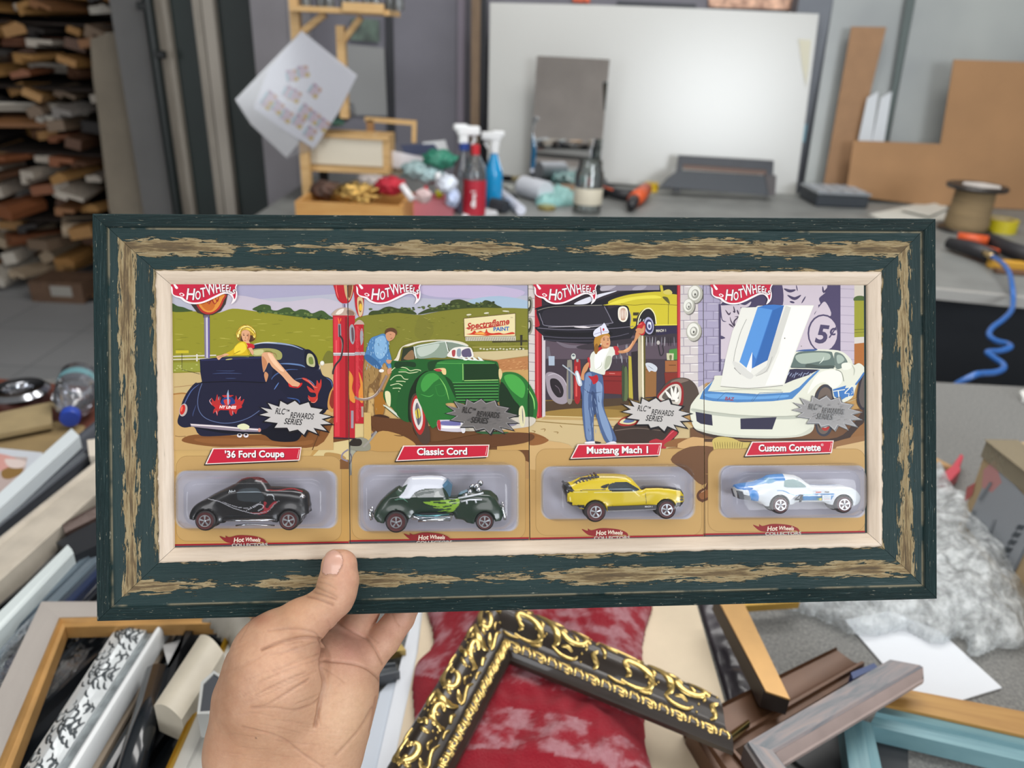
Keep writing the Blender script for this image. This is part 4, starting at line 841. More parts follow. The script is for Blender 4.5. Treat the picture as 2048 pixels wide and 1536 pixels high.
HC = -0.0080
pf = empty('picture_frame', 'dark green distressed wood picture frame with cream inner edge held up by the hand', 'picture frame', mw=FM)
def avg(pts, h): return [fl(x, y, h) for x, y in pts]
_o = avg([(345.5, 568.5), (1737.5, 570.5), (1736, 1068), (343.5, 1096)], -.006)
OX0, OX1 = (_o[0][0] + _o[3][0]) / 2, (_o[1][0] + _o[2][0]) / 2; OY1, OY0 = (_o[0][1] + _o[1][1]) / 2, (_o[2][1] + _o[3][1]) / 2
_e = FW_ / 2, FH_ / 2
SL = .0082
def rails():
    ins = [OX0 + _e[0], _e[0] - OX1, OY0 + _e[1], _e[1] - OY1]; print('insets', ins, FW_, FH_)
    for side, (p, ang, Ln, wd, m0, m1) in enumerate((
            ((-_e[0], _e[1]), -90, None, ins[0], ins[3], ins[2]), ((_e[0], -_e[1]), 90, None, ins[1], ins[2], ins[3]),
            ((-_e[0], -_e[1]), 0, None, ins[2], ins[0], ins[1]), ((_e[0], _e[1]), 180, None, ins[3], ins[1], ins[0]))):
        # local frame: x along the rail, y inward, z towards the viewer
        Ln = 2 * (_e[1] if side < 2 else _e[0])
        a = math.radians(ang)
        if side == 0: X, Yv = Vector((0, -1, 0)), Vector((1, 0, 0))
        if side == 1: X, Yv = Vector((0, 1, 0)), Vector((-1, 0, 0))
        if side == 2: X, Yv = Vector((1, 0, 0)), Vector((0, 1, 0))
        if side == 3: X, Yv = Vector((-1, 0, 0)), Vector((0, -1, 0))
        M = Matrix.Translation((p[0], p[1], 0)) @ Matrix((X, Yv, X.cross(Yv))).transposed().to_4x4()
        g = wd - SL
        prof = [(0, -.022), (0, -.0006), (.0006, 0), (.0072, -.0004), (.0080, -.0024), (.0095, -.0026), (g * .45, -.0022), (g * .62, -.0030), (g * .85, -.0052), (g + .001, -.0064), (g + .001, -.022)]
        k0, k1 = m0 / wd, m1 / wd; gap = .00012
        V = []; F = []; n = len(prof)
        for s in (0, 1):
            for y, h in prof: V.append(((y * k0 + gap) if s == 0 else (Ln - y * k1 - gap), y, h))
        for i in range(n):
            j = (i + 1) % n; F.append((i, j, n + j, n + i))
        F += [tuple(range(n))[::-1], tuple(range(n, 2 * n))]
        o = mesh('frame_rail', V, F, M_GREEN); orient(o); autosm(o, 25); o.parent = pf; o.matrix_local = M
        # cream slip with a wavy outer edge
        V = []; F = []; N = int(Ln / .0016)
        def pr(w): return [(g - .0002 + w, -.0066), (g + w, -.0046), (g + .0012 + w * .5, -.0040), (g + .0030, -.0046), (wd - .0008, -.0064), (wd, -.0072), (wd, -.0100)]
        for k in range(N + 1):
            s = k / N; w = .0006 * mnoise.noise(Vector((k * .22, side * 7.3, 0))) + .0003 * mnoise.noise(Vector((k * .7, side * 3.1, 5)))
            for y, h in pr(w):
                x0, x1 = y * k0 + gap, Ln - y * k1 - gap; V.append((x0 + (x1 - x0) * s, y, h))
        n = 7
        for k in range(N):
            for i in range(n - 1): F.append((k * n + i, k * n + i + 1, (k + 1) * n + i + 1, (k + 1) * n + i))
        o2 = mesh('inner_slip', V, F, M_SLIP); orient(o2); autosm(o2, 60); o2.parent = pf; o2.matrix_local = M
        tag(o2, 'cream wavy-edged inner slip')
rails()
box('backing_board', (0, 0, -.0195), (FW_ - .02, FH_ - .02, .004), mat('1c2a2a', .7), pf)
box('mount_board', ((OX0 + OX1) / 2, (OY0 + OY1) / 2, -.0125), (OX1 - OX0 + .012, OY1 - OY0 + .012, .008), mat('14302f', .6), pf)

# ---------------------------------------------------------------- blister cards
M_CARD = vmat('printed_card', .5, 0, spec=.22)
M_BL = clear('blister_plastic', 'f8f8fa', .21, .08, .015, 'e8e8f0', .15, 90, .0012)
def local_poly_obj(name, layers, origin, h, parent, m, z0=0, rect=None):
    """layers: [(colour, crop, pts, smooth)]"""
    pr = Print(lambda x, y: tuple(a - b for a, b in zip(fl(x, y, h), origin)), rect=rect, step=1e-5, z0=z0)
    for col, rc, pts, sm in layers: pr.poly(col, rc.T(pts), sm)
    return pr
card_names = ['black coupe', 'green convertible', 'yellow and black fastback', 'white and blue sports car']
cards = []; CO = []
top_px = 556
logo_src = []
def logo_shapes(pr):
    W = 'f2e6e8'; R_ = 'c31f3e'
    pr.poly(W, A.T('60,60 96,130 104,200 140,232 180,244 215,272 275,292 345,290 410,270 480,238 545,208 585,205 610,222 626,250 612,292 650,262 664,212 655,150 640,60'), 4)
    pr.poly(R_, A.T('75,60 112,150 118,205 150,222 195,232 225,258 275,278 345,276 400,258 470,224 540,192 590,186 622,205 640,250 652,212 645,150 625,60'), 4)
    pr.poly(W, A.T('118,120 130,118 160,152 150,164 136,156'), 3); pr.poly(W, A.T('170,205 190,196 215,212 206,226 186,222'), 3); pr.poly(R_, A.T('178,208 190,203 204,213 192,220'), 3)
    L = [('H', 264, 214, 138, 2, 72), ('O', 328, 222, 104, -4, 42), ('T', 373, 198, 112, -10, 42), ('W', 436, 168, 142, -16, 84), ('H', 500, 162, 104, -14, 44), ('E', 543, 160, 84, -8, 28), ('E', 577, 162, 78, -4, 26), ('L', 606, 174, 66, 6, 22), ('S', 633, 190, 56, 14, 24)]
    for off, col in ((5.5, '5a1420'), (2.2, W)):
        for ch, x, y, sz, rot, sx in L:
            pr.text(col, ch, A.x0 + x / K1, A.y0 + y / K1, sz / K1, rot, .12, off / K1, 1, fit=(sx + 2 * off) / K1)
    pr.ell(W, A.x0 + 642 / K1, A.y0 + 192 / K1, .9)
a0 = fl(344.6, 568, HC)
prl = Print(lambda x, y: tuple(a - b for a, b in zip(fl(x, y, HC), a0)), rect=(-.001, .2, -.05, .0035), step=1e-5); logo_shapes(prl)
LOGO = prl.build('brand_logo', M_CARD)
def burst(f, light):  # one silver foil
    pr = Print(f, step=1.2e-5)
    P = q('855,1235 930,1215 865,1172 962,1192 925,1135 1022,1168 1032,1118 1092,1150 1155,1116 1195,1152 1272,1128 1290,1172 1390,1190 1358,1224 1462,1250 1380,1272 1462,1312 1370,1316 1425,1372 1312,1346 1345,1396 1258,1360 1232,1405 1180,1360 1108,1376 1090,1344 982,1345 1010,1305 895,1290 950,1255')
    cx, cy = 1165, 1258
    pr.poly('17141a', A.T([(cx + (x - cx) * 1.10 + 4, cy + (y - cy) * 1.13 + 4) for x, y in P]))
    if not light: pr.poly('a8a4a4', A.T([(cx + (x - cx) * 1.03, cy + (y - cy) * 1.04) for x, y in P]))
    pr.poly('c2bdba' if light else '6a6563', A.T(P))
    if not light:
        for i in range(50):
            x, y = rng.uniform(1000, 1330), rng.uniform(1180, 1340); pr.line(rng.choice(['787474', '5f5b5b']), A.T([(x, y), (x + 30, y + rng.uniform(-8, 8))]), .8)
    tc = '1c191c' if light else '191616'
    pr.text(tc, 'RLC', A.x0 + 1026 / K1, A.y0 + 1208 / K1, 72 / K1, 4, .3, .22, fit=88 / K1)
    pr.text(tc, 'TM', A.x0 + 1092 / K1, A.y0 + 1200 / K1, 26 / K1, 4, .2, .1, .9)
    pr.text(tc, 'REWARDS', A.x0 + 1212 / K1, A.y0 + 1246 / K1, 70 / K1, 4, .3, .22, fit=205 / K1)
    pr.text(tc, 'SERIES', A.x0 + 1136 / K1, A.y0 + 1296 / K1, 70 / K1, 4, .3, .22, fit=158 / K1)
    return pr
b0 = fl(320 + 1165 / K1, 540 + 1258 / K1, HC)
bf = lambda x, y: tuple(a - b for a, b in zip(fl(x, y, HC), b0))
BURST = [burst(bf, True).build('starburst_badge', M_CARD), burst(bf, False).build('starburst_badge', vmat('foil_badge', .32, spec=.6))]
logo_at = [(344.6, 568), (714.4, 568.5), (1069.5, 569.5), (1422.5, 570.5)]
burst_at = [(593, 834.8), (964.7, 832.2), (1313, 828.6), (1653, 825.4)]
plate = [(A2, '548,186 1452,176 1432,308 472,348', "'36 Ford Coupe", 972, 248), (B2, '650,160 1528,150 1512,272 575,315', 'Classic Cord', 1046, 222),
         (C2, '590,145 1446,134 1425,258 515,292', 'Mustang Mach 1', 1000, 206), (D2, '628,120 1462,107 1442,232 558,266', 'Custom Corvette', 1012, 184)]
botlogo = [(A2, 860, 1125), (B2, 905, 1098), (C2, 880, 1052), (D2, 890, 1008)]
for k, ((x0, x1), arts) in enumerate(zip(CARD_PX, CARD_ART)):
    u0, u1 = fl(x0, 820, HC)[0], fl(x1, 820, HC)[0]; v0, v1 = OY0 - .002, OY1 + .003
    og = ((u0 + u1) / 2, (v0 + v1) / 2); CO.append(og)
    e = empty('blister_card', 'blister card with painted %s scene, %s in the frame' % (card_names[k], ['leftmost', 'second from left', 'third from left', 'rightmost'][k]), 'blister card',
              group='blister cards in the frame', mw=FM @ Matrix.Translation((*og, HC)))
    cards.append(e)
    box('card_back', (0, 0, -.0006), (u1 - u0, v1 - v0, .0008), mat('c9b48c', .6), e)
    f = lambda x, y, og=og: tuple(a - b for a, b in zip(fl(x, y, HC), og))
    w2, h2 = (u1 - u0) / 2, (v1 - v0) / 2
    pr = Print(f, rect=(-w2, w2, -h2, h2), step=1.5e-6, z0=-.00015)
    pr.poly('b98f55', [(x0 - 20, 540), (x1 + 20, 540), (x1 + 20, 1130), (x0 - 20, 1130)])
    for rc in arts: play(rc.ops, pr)
    rc, bx, by = botlogo[k]
    pr.poly('8c2a2c', rc.T([(bx + a, by + b) for a, b in q('-250,-40 -190,-22 -185,-45 -150,-28 -60,-48 60,-45 150,-30 215,0 225,38 190,20 100,28 -60,36 -150,30 -200,10')]), 4)
    pr.text('e9dcc8', 'Hot', rc.x0 + (bx - 55) / K2, rc.y0 + (by + 2) / K2, 66 / K2, -4, .2, .3); pr.text('e9dcc8', 'Wheels', rc.x0 + (bx + 90) / K2, rc.y0 + (by - 2) / K2, 56 / K2, 2, .2, .25, .9)
    pr.text('b8b4ac', 'COLLECTORS', rc.x0 + (bx + 60) / K2, rc.y0 + (by + 52) / K2, 44 / K2, -1, 0, .3, 1.35)
    pr.z = .001
    o = pr.build('printed_front', M_CARD, e)
    zt = .0011
    lg = LOGO if k == 0 else LOGO.copy()
    if k: COL.objects.link(lg)
    p = fl(*logo_at[k], HC); lg.parent = e; lg.location = (p[0] - og[0], p[1] - og[1], zt)
    src = BURST[k % 2]; bs = src if k < 2 else src.copy()
    if k >= 2: COL.objects.link(bs)
    p = fl(*burst_at[k], HC); bs.parent = e; bs.location = (p[0] - og[0], p[1] - og[1], zt); tag(bs, 'silver foil starburst with a bright reflection put in its colour' if k % 2 == 0 else 'silver foil starburst with a dark reflection put in its colour')
    rc, pts, txt, tx, ty = plate[k]; P = q(pts)
    pp = Print(f, step=1.2e-5, z0=zt)
    cx, cy = sum(a for a, b in P) / 4, sum(b for a, b in P) / 4
    def ins(dx, dy): return [(P[0][0] + dx, P[0][1] + dy), (P[1][0] - dx, P[1][1] + dy), (P[2][0] - dx * .9, P[2][1] - dy), (P[3][0] + dx * 1.6, P[3][1] - dy)]
    pp.poly('161214', rc.T([(a - 17, b + 14) for a, b in P])); pp.poly('e9d6cf', rc.T(ins(-2, -2))); pp.poly('c21f38', rc.T(ins(9, 8)))
    pp.line('e9d6cf', rc.T([(P[1][0] - 30, P[1][1] + 24), (P[1][0] - 22, P[1][1] + 24), (P[2][0] - 22, P[2][1] - 20)]), .8)
    for dx, dy, c in ((6, 6, '3a0e18'), (0, 0, 'f2ecec')):
        pp.text(c, txt, rc.x0 + (tx + dx) / K2, rc.y0 + (ty + dy) / K2, 98 / K2, -.6, 0, .55, fit=(606, 512, 626, 636)[k] / K2)
    if k == 3: pp.text('f2ecec', '®', rc.x0 + 1345 / K2, rc.y0 + 152 / K2, 36 / K2)
    pp.build('name_plate', M_CARD, e)

# clear plastic bubbles
TOPS = [(A2, 216, 480, 1690, 1010), (B2, 225, 425, 1760, 1045), (C2, 400, 440, 1700, 925), (D2, 455, 405, 1775, 905)]
HT = .0205      # height of the bubble above the card
def rrl(x0, y0, x1, y1, r, n=6):
    return [(a, b) for a, b in rrect(x0, y0, x1, y1, r, n)]
for k, ((rc, a, b, c, d), (r2, a2, b2, c2, d2)) in enumerate(zip(BL, TOPS)):
    og = CO[k]
    def cor(h, a, b, c, d):
        p = fl(rc.x0 + a / K2, rc.y0 + d / K2, h); r_ = fl(rc.x0 + c / K2, rc.y0 + b / K2, h); return p[0] - og[0], p[1] - og[1], r_[0] - og[0], r_[1] - og[1]
    B0 = cor(HC, a, b, c, d); B1 = cor(HC + HT, a2, b2, c2, d2)
    V = []; F = []; rings = []
    prof = [(-.0012, .0012, 0), (0, .0014, 0), (.0002, .004, 0), (.0004, .010, .5), (.0004, .016, .85), (.0008, .0185, 1), (.0018, .0199, 1), (.0034, HT, 1), (.006, HT + .0001, 1)]
    for ins_, h, t in prof:
        R4 = [B0[i] + (B1[i] - B0[i]) * t for i in range(4)]
        rr_ = rrl(R4[0] + ins_, R4[1] + ins_, R4[2] - ins_, R4[3] - ins_, .0085 - ins_ * .6, 7)
        rings.append([len(V) + i for i in range(len(rr_))]); V += [(x, y, h) for x, y in rr_]
    for p_, q_ in zip(rings, rings[1:]):
        n = len(p_)
        for i in range(n): F.append((p_[i], p_[(i + 1) % n], q_[(i + 1) % n], q_[i]))
    F.append(tuple(rings[-1]))
    o = mesh('blister_bubble', V, F, M_BL, cards[k], True); orient(o); tag(o, 'clear plastic bubble over the toy car')
# ---------------------------------------------------------------- toy cars inside the bubbles
HN = HC + .0190     # plane of the car side nearest the viewer
CARW = .0150
M_PAINT = vmat('toy_paint', .25, coat=.5, spec=.5)
M_CHR = mat('d8dce2', .12, 1.0); M_TYRE = mat('1c1818', .55); M_BLK = mat('15161a', .35, coat=.3)
M_HUB = mat('aeb2b6', .35, .7); M_RED = mat('4c1a1a', .5)
def wheel(parent, c, R, hub, side, name='wheel'):
    """tyre with its hub; axis along local z"""
    prof = [(R * .45, .0), (R * .78, .0), (R * .97, -.0006), (R, -.0014), (R, -.0036), (R * .94, -.0044), (R * .5, -.0044)]
    if side < 0: prof = [(r, -z) for r, z in prof]
    t = lathe(name, prof, M_TYRE, parent, 32); t.location = c
    s = 1 if side > 0 else -1
    h = lathe('hub', [(hub * 1.0, -.0006 * s), (hub, .0002 * s), (hub * .88, .0003 * s), (hub * .84, -.0005 * s), (0.0001, -.0006 * s)], mat('26262a', .4), t, 28)
    bm = bmesh.new()
    add_lathe(bm, [(hub * .84, .0), (hub * .86, .0005 * s), (hub * 1.0, .0005 * s), (hub * 1.02, 0)], 28)
    for i in range(5):
        a = math.radians(90 + 72 * i); w_ = hub * .14
        P = [(hub * .1, -w_ * .5), (hub * .88, -w_ * 1.25), (hub * .88, w_ * 1.25), (hub * .1, w_ * .5)]
        vs = [bm.verts.new((x * math.cos(a) - y * math.sin(a), x * math.sin(a) + y * math.cos(a), .00035 * s + (.0002 * s if x < hub * .5 else 0))) for x, y in P]; bm.faces.new(vs)
        vs2 = [bm.verts.new(v.co - Vector((0, 0, .0006 * s))) for v in vs]
        for i2 in range(4): bm.faces.new((vs[i2], vs[(i2 + 1) % 4], vs2[(i2 + 1) % 4], vs2[i2]))
    add_lathe(bm, [(hub * .2, -.0004 * s), (hub * .2, .0006 * s), (.0001, .0009 * s)], 14)
    bm_obj('spokes', bm, M_HUB, h)   # deepest level
    h2 = h.children[0]; h2.parent = t; h2.name = 'spoke_rim'
    lathe('tyre_line', [(R * .80, .0001 * s), (R * .83, .00015 * s), (R * .83, -.0002 * s)], M_RED, t, 32)
    return t
def build_car(k, rc, label, profile, cabin, belt, paint, base, windows, wheels, fenders=(), taper=.55, rnd=.0028, vox=.00042, extra=None, top=None, cat='toy car', wm=None, under=None):
    cx = sum(p[0] for p in profile) / len(profile); cy = sum(p[1] for p in profile) / len(profile)
    ml = lambda x, y, h=HN: fl(rc.x0 + x / K2, rc.y0 + y / K2, h)
    o3 = (*ml(cx, cy), HN - CARW / 2)
    e = empty('toy_car', label, cat, mw=FM @ Matrix.Translation(o3), group='toy cars in their bubbles')
    L = lambda x, y: (ml(x, y)[0] - o3[0], ml(x, y)[1] - o3[1])
    P = [L(*p) for p in profile]; xs = [p[0] for p in P]; ys = [p[1] for p in P]
    f = Field((min(xs) - .002, min(ys) - .002, -CARW / 2 - .001), (max(xs) + .002, max(ys) + .002, CARW / 2 + .001), vox)
    X2, Y2 = f.X[:, :, 0], f.Y[:, :, 0]
    d2 = poly_sdf(X2, Y2, P)[:, :, None]; az = np.abs(f.Z)
    bv = L(cx, belt)[1]
    hw = CARW / 2 - .0006 - taper * np.maximum(0, Y2 - bv) - .02 * np.abs(X2)
    hw = hw[:, :, None]; dz = az - hw
    f.D = np.broadcast_to(d2, f.X.shape).astype(np.float32).copy(); f.smax(dz.astype(np.float32), rnd * 2)
    for (x, y, rx, ry, rz, zc) in fenders:
        c = L(x, y); sx_ = abs(L(x + rx, y)[0] - c[0]); sy_ = abs(L(x, y + ry)[1] - c[1])
        qd = np.sqrt(((f.X - c[0]) / sx_) ** 2 + ((f.Y - c[1]) / sy_) ** 2 + ((az - zc) / rz) ** 2); d = (qd - 1) * min(sx_, sy_, rz)
        f.smin(d.astype(np.float32), .0012)
    f.D = np.maximum(f.D, d2 - .0009)
    for (x, y, R, hub) in wheels:
        c = L(x, y); Rm = abs(L(x + R, y)[0] - c[0]) * 1.10
        d = np.sqrt((f.X - c[0]) ** 2 + (f.Y - c[1]) ** 2) - Rm
        d = np.maximum(d, (CARW / 2 - .0055) - az)
        f.D = np.maximum(f.D, -d)
    V, F = f.mesh()
    o = mesh('body', V, F, M_PAINT, e, True); orient(o)
    me = o.data; N = np.zeros(len(me.vertices) * 3, np.float32); me.vertices.foreach_get('normal', N); N = N.reshape(-1, 3)
    # back to crop coordinates on the side plane
    W = V.copy(); W[:, 0] += o3[0]; W[:, 1] += o3[1]; W[:, 2] = HN
    a, b = fpx(W); sx = (a - rc.x0) * K2; sy = (b - rc.y0) * K2
    C_ = np.tile(np.array(lin(hx(base))), (len(V), 1))
    for it in paint:
        if it[0] == 'poly': m_ = inpoly(sx, sy, [(p.x, p.y) for p in smoothline(q(it[2]), 4, True)] if len(it) > 3 else q(it[2]))
        elif it[0] == 'line': m_ = segdist(sx, sy, [(p.x, p.y) for p in smoothline(q(it[2]), 4)]) < it[3] / 2
        elif it[0] == 'top': m_ = (N[:, 1] > it[3]) & inpoly(sx, sy, q(it[2]))
        elif it[0] == 'mid': m_ = (np.abs(V[:, 2]) < it[3]) & (N[:, 1] > .2) & inpoly(sx, sy, q(it[2]))
        C_[m_] = lin(hx(it[1]))
    at_ = me.color_attributes.new('Col', 'FLOAT_COLOR', 'POINT'); c4 = np.ones((len(V), 4), np.float32); c4[:, :3] = C_; at_.data.foreach_set('color', c4.ravel())
    # windows: the part of the skin inside the window outlines becomes its own piece
    if windows:
        cen = np.zeros(len(me.polygons) * 3, np.float32); me.polygons.foreach_get('center', cen); cen = cen.reshape(-1, 3).astype(float)
        cw = cen.copy(); cw[:, 0] += o3[0]; cw[:, 1] += o3[1]; cw[:, 2] = HN; a, b = fpx(cw); sa = (a - rc.x0) * K2; sb = (b - rc.y0) * K2
        msk = np.zeros(len(cen), bool)
        for wpts in windows: msk |= inpoly(sa, sb, [(p.x, p.y) for p in smoothline(q(wpts), 4, True)])
        msk &= np.abs(cen[:, 2]) > CARW * .18
        bm = bmesh.new(); bm.from_mesh(me); bm.faces.ensure_lookup_table()
        bw = bm.copy(); bw.faces.ensure_lookup_table()
        bmesh.ops.delete(bm, geom=[bm.faces[i] for i in np.nonzero(msk)[0]], context='FACES')
        bmesh.ops.delete(bw, geom=[bw.faces[i] for i in np.nonzero(~msk)[0]], context='FACES')
        bm.to_mesh(me); bm.free()
        bmesh.ops.translate(bw, verts=bw.verts, vec=(0, 0, 0))
        mw_ = bpy.data.meshes.new('window'); bw.to_mesh(mw_); bw.free(); ow = bpy.data.objects.new('window', mw_); COL.objects.link(ow); ow.parent = e
        mw_.materials.clear(); mw_.materials.append(wm or mat('5a646a', .12, .75))
    for (x, y, R, hub) in wheels:
        c = L(x, y); Rm = abs(L(x + R, y)[0] - c[0]); Hm = abs(L(x + hub, y)[0] - c[0])
        wheel(e, (c[0], c[1], CARW / 2 + .0002), Rm, Hm, 1); wheel(e, (c[0], c[1], -CARW / 2 - .0002), Rm, Hm, -1)
    # metal base between the wheels
    if under:
        pts = [L(*p) for p in q(under)]; prism('base_plate', [(x, y, -CARW / 2 + .0012) for x, y in pts], (0, 0, CARW - .0024), M_CHR, e, .0002)
    if extra: extra(e, L)
    return e
def strip(e, name, L, pts, r, z, m):
    P = [Vector((*L(*p), z)) for p in q(pts)]; return tube(name, P, r, m, e, 8)
def blob(e, name, L, x, y, z, r, m, sc_=(1, 1, 1)):
    bm = bmesh.new(); bmesh.ops.create_uvsphere(bm, u_segments=14, v_segments=8, radius=r); bmesh.ops.scale(bm, vec=sc_, verts=bm.verts)
    bmesh.ops.translate(bm, vec=(*L(x, y), z), verts=bm.verts); return bm_obj(name, bm, m, e, True)
Z = CARW / 2
def ex1(e, L):
    for s in (1, -1):
        strip(e, 'running_board', L, '650,925 900,930 1180,922', .0006, s * (Z - .0006), M_CHR)
        blob(e, 'headlight', L, 1440, 690, s * (Z - .0032), .0016, M_CHR, (1.3, 1, 1))
    strip(e, 'exhaust_pipe', L, '760,990 900,975 1160,990', .0005, Z - .003, M_CHR)
    pr = Print(lambda x, y: L(x, y), step=2e-5, z0=Z - .0013); pr.text('cfd3d6', 'Neb', 730, 636, 42, 0, .3, 1.5); o = pr.build('script_badge', M_CARD, e)
P1 = q('265,905 285,860 330,790 400,735 520,665 640,605 730,560 790,510 850,488 960,484 1030,500 1070,545 1100,590 1200,592 1330,604 1440,625 1490,660 1508,720 1525,790 1505,850 1450,868 1430,930 1180,935 640,945 560,940 340,912')
build_car(0, A2, 'black toy coupe with red flame lines, in the leftmost bubble', P1, None, 640,
  [('poly', '5c1a1e', '810,484 1030,484 1075,560 900,505 800,530 760,560'), ('line', '8c2026', '1080,620 1200,625 1330,612 1440,640', 10), ('poly', '9c2630', '1060,740 1090,745 1075,790 1100,800 1150,745 1205,735 1140,790 1090,850 1000,868 920,845 1000,850 1060,820 1040,790 1060,770', 1),
   ('line', 'a9a9ae', '470,712 600,735 740,800 860,835 960,860 1040,852', 7), ('line', 'a9a9ae', '640,740 780,790 900,800 980,770 1030,740', 5), ('line', 'c9c9ce', '880,825 960,790 1020,760 1060,790 1000,830', 6), ('line', 'a9a9ae', '1040,850 1110,830 1170,760 1215,730', 5), ('line', 'b4babd', '1090,670 1150,670 1165,715', 8)],
  '0b0f12', ['785,640 820,610 900,598 985,600 1030,640 1068,705 1010,740 900,735 800,720'], [(462, 930, 108, 62), (1318, 928, 105, 64)],
  fenders=[(470, 905, 190, 175, .0042, Z - .0036), (1320, 890, 200, 170, .0042, Z - .0036), (1350, 700, 150, 85, .0034, 0)], taper=.42, extra=ex1, rnd=.0034)
def ex2(e, L):
    for s in (1, -1):
        strip(e, 'side_pipe', L, '800,925 960,922 1130,915', .0011, s * (Z + .0001), M_CHR); strip(e, 'side_pipe', L, '740,880 780,900 830,915', .0008, s * (Z - .0004), M_CHR)
        strip(e, 'running_board', L, '760,868 900,884 1120,868', .0007, s * (Z - .0004), mat('5f8f96', .15, .8))
    for s in (1, -1):
        strip(e, 'front_bumper', L, '1670,770 1672,830 1690,900 1690,930', .0009, s * (Z - .003), M_CHR); strip(e, 'rear_bumper', L, '300,820 302,880 318,930', .0009, s * (Z - .003), M_CHR)
    strip(e, 'front_bumper', L, '1690,930 1700,870', .0008, 0, M_CHR)
    bm = bmesh.new()
    for (x, y, z, r) in ((1400, 590, .001, .0020), (1420, 622, .003, .0017), (1330, 640, .003, .0016), (1290, 670, .0045, .0013), (1440, 560, -.002, .0018), (1360, 600, -.002, .002)):
        add_lathe(bm, [(r * .6, -.0005), (r, 0), (r, .0012), (r * .6, .0018), (.0001, .0018)], 14, Matrix.Translation((*L(x, y), z)) @ Matrix.Rotation(.5, 4, 'X'))
    bm_obj('engine', bm, M_CHR, e, True)
    for pts in ('1210,700 1320,680 1420,660 1470,645', '1240,735 1330,715 1455,715', '1295,715 1300,760', '1385,715 1395,750'): strip(e, 'engine_trim', L, pts, .0006, Z - .0008, mat('e8ecf0', .25, .2))
    prism('windscreen', [(*L(*p), -Z * .62) for p in q('1098,515 1150,570 1130,690 1085,690 1050,570')], (0, 0, Z * 1.24), clear('car_glass', '9cc4dc', .5, .03, .35, '7fb0cc'), e)
P2 = q('330,900 335,850 360,800 400,740 480,660 560,600 600,580 620,600 680,500 720,478 900,470 1040,475 1090,500 1105,560 1130,690 1200,690 1230,650 1320,620 1440,640 1540,650 1600,700 1640,790 1665,860 1640,920 1360,948 1180,930 1150,865 760,868 700,900 430,945 350,930')
build_car(1, B2, 'dark green toy convertible with lime flames and a white roof, in the second bubble', P2, None, 690,
  [('poly', 'dfe3ec', '605,690 625,600 680,495 720,470 900,460 1040,465 1095,495 1105,560 1050,600 900,605 820,620 760,650 715,700 660,705', 1), ('poly', '8a8f8c', '720,692 770,655 830,630 1045,600 1075,690'), ('poly', '3c4a44', '760,660 830,640 960,625 960,650 860,660 780,690'), ('poly', 'b9bcb8', '960,690 975,640 1010,630 1020,670 1060,680 1060,690'), ('poly', '7fa3b4', '1140,610 1290,600 1310,640 1200,680 1140,670'),
   ('poly', '8cb833', '850,740 980,730 1080,718 1150,722 1215,708 1222,760 1190,800 1160,840 1110,858 1090,845 1120,830 1000,845 1080,815 950,800 1020,790 920,770', 1), ('line', '163a22', '960,742 1080,750', 16), ('line', '163a22', '1120,738 1180,730', 14), ('line', '163a22', '900,795 950,790', 16), ('line', '163a22', '1060,790 1140,778', 14), ('line', '163a22', '1150,760 1190,750', 12), ('line', '163a22', '1040,822 1130,812', 12), ('line', '0a2016', '848,700 845,860', 5), ('line', '5f8f7a', '560,720 640,705 690,740', 8), ('poly', '2f4a3a', '690,560 650,640 600,690 560,640')],
  '12301f', [], [(575, 945, 112, 60), (1482, 938, 95, 60)], fenders=[(575, 900, 215, 150, .0040, Z - .0034), (1480, 890, 205, 165, .0040, Z - .0034), (1480, 720, 150, 90, .0032, 0)], taper=.35, extra=ex2, under='700,880 1160,880 1150,930 740,930')
def ex3(e, L):
    prism('rear_louvre', [(*L(*p), -Z * .55) for p in q('545,560 640,500 820,478 835,515 640,580 560,625')], (0, 0, Z * 1.0), mat('2a2426', .3, coat=.5), e, .0003)
    bm = bmesh.new()
    for i in range(7): add_box(bm, (*L(590 + i * 34, 552 - i * 13), 0), (.0008, .0022, Z * 1.15), Matrix.Rotation(.5, 3, 'Z').to_quaternion())
    bm_obj('louvre_slats', bm, mat('3c3236', .35), e)
    prism('sill', [(*L(*p), -Z + .0002) for p in q('900,785 1400,768 1400,810 900,825')], (0, 0, CARW - .0004), M_BLK, e)
    pr = Print(lambda x, y: L(x, y), step=2e-5, z0=Z + .0001); pr.text('e8e8e8', 'MACH 1', 1318, 785, 22, -1, 0, .6); pr.build('sill_lettering', M_CARD, e)
    prism('rear_spoiler', [(*L(*p), -Z * .8) for p in q('452,560 470,545 545,620 535,635')], (0, 0, Z * 1.6), M_BLK, e)
    for y in (690, 717): box('headlight', (*L(1662, y), Z - .0018), (.0016, .0011, .0022), mat('2a1c10', .3), e)
P3 = q('445,600 460,550 540,545 620,500 740,470 850,455 1000,458 1110,470 1170,510 1220,570 1260,610 1300,590 1420,585 1560,595 1670,615 1700,660 1708,740 1680,780 1620,770 1600,790 1380,800 920,825 660,800 540,795 490,760 480,700 455,650')
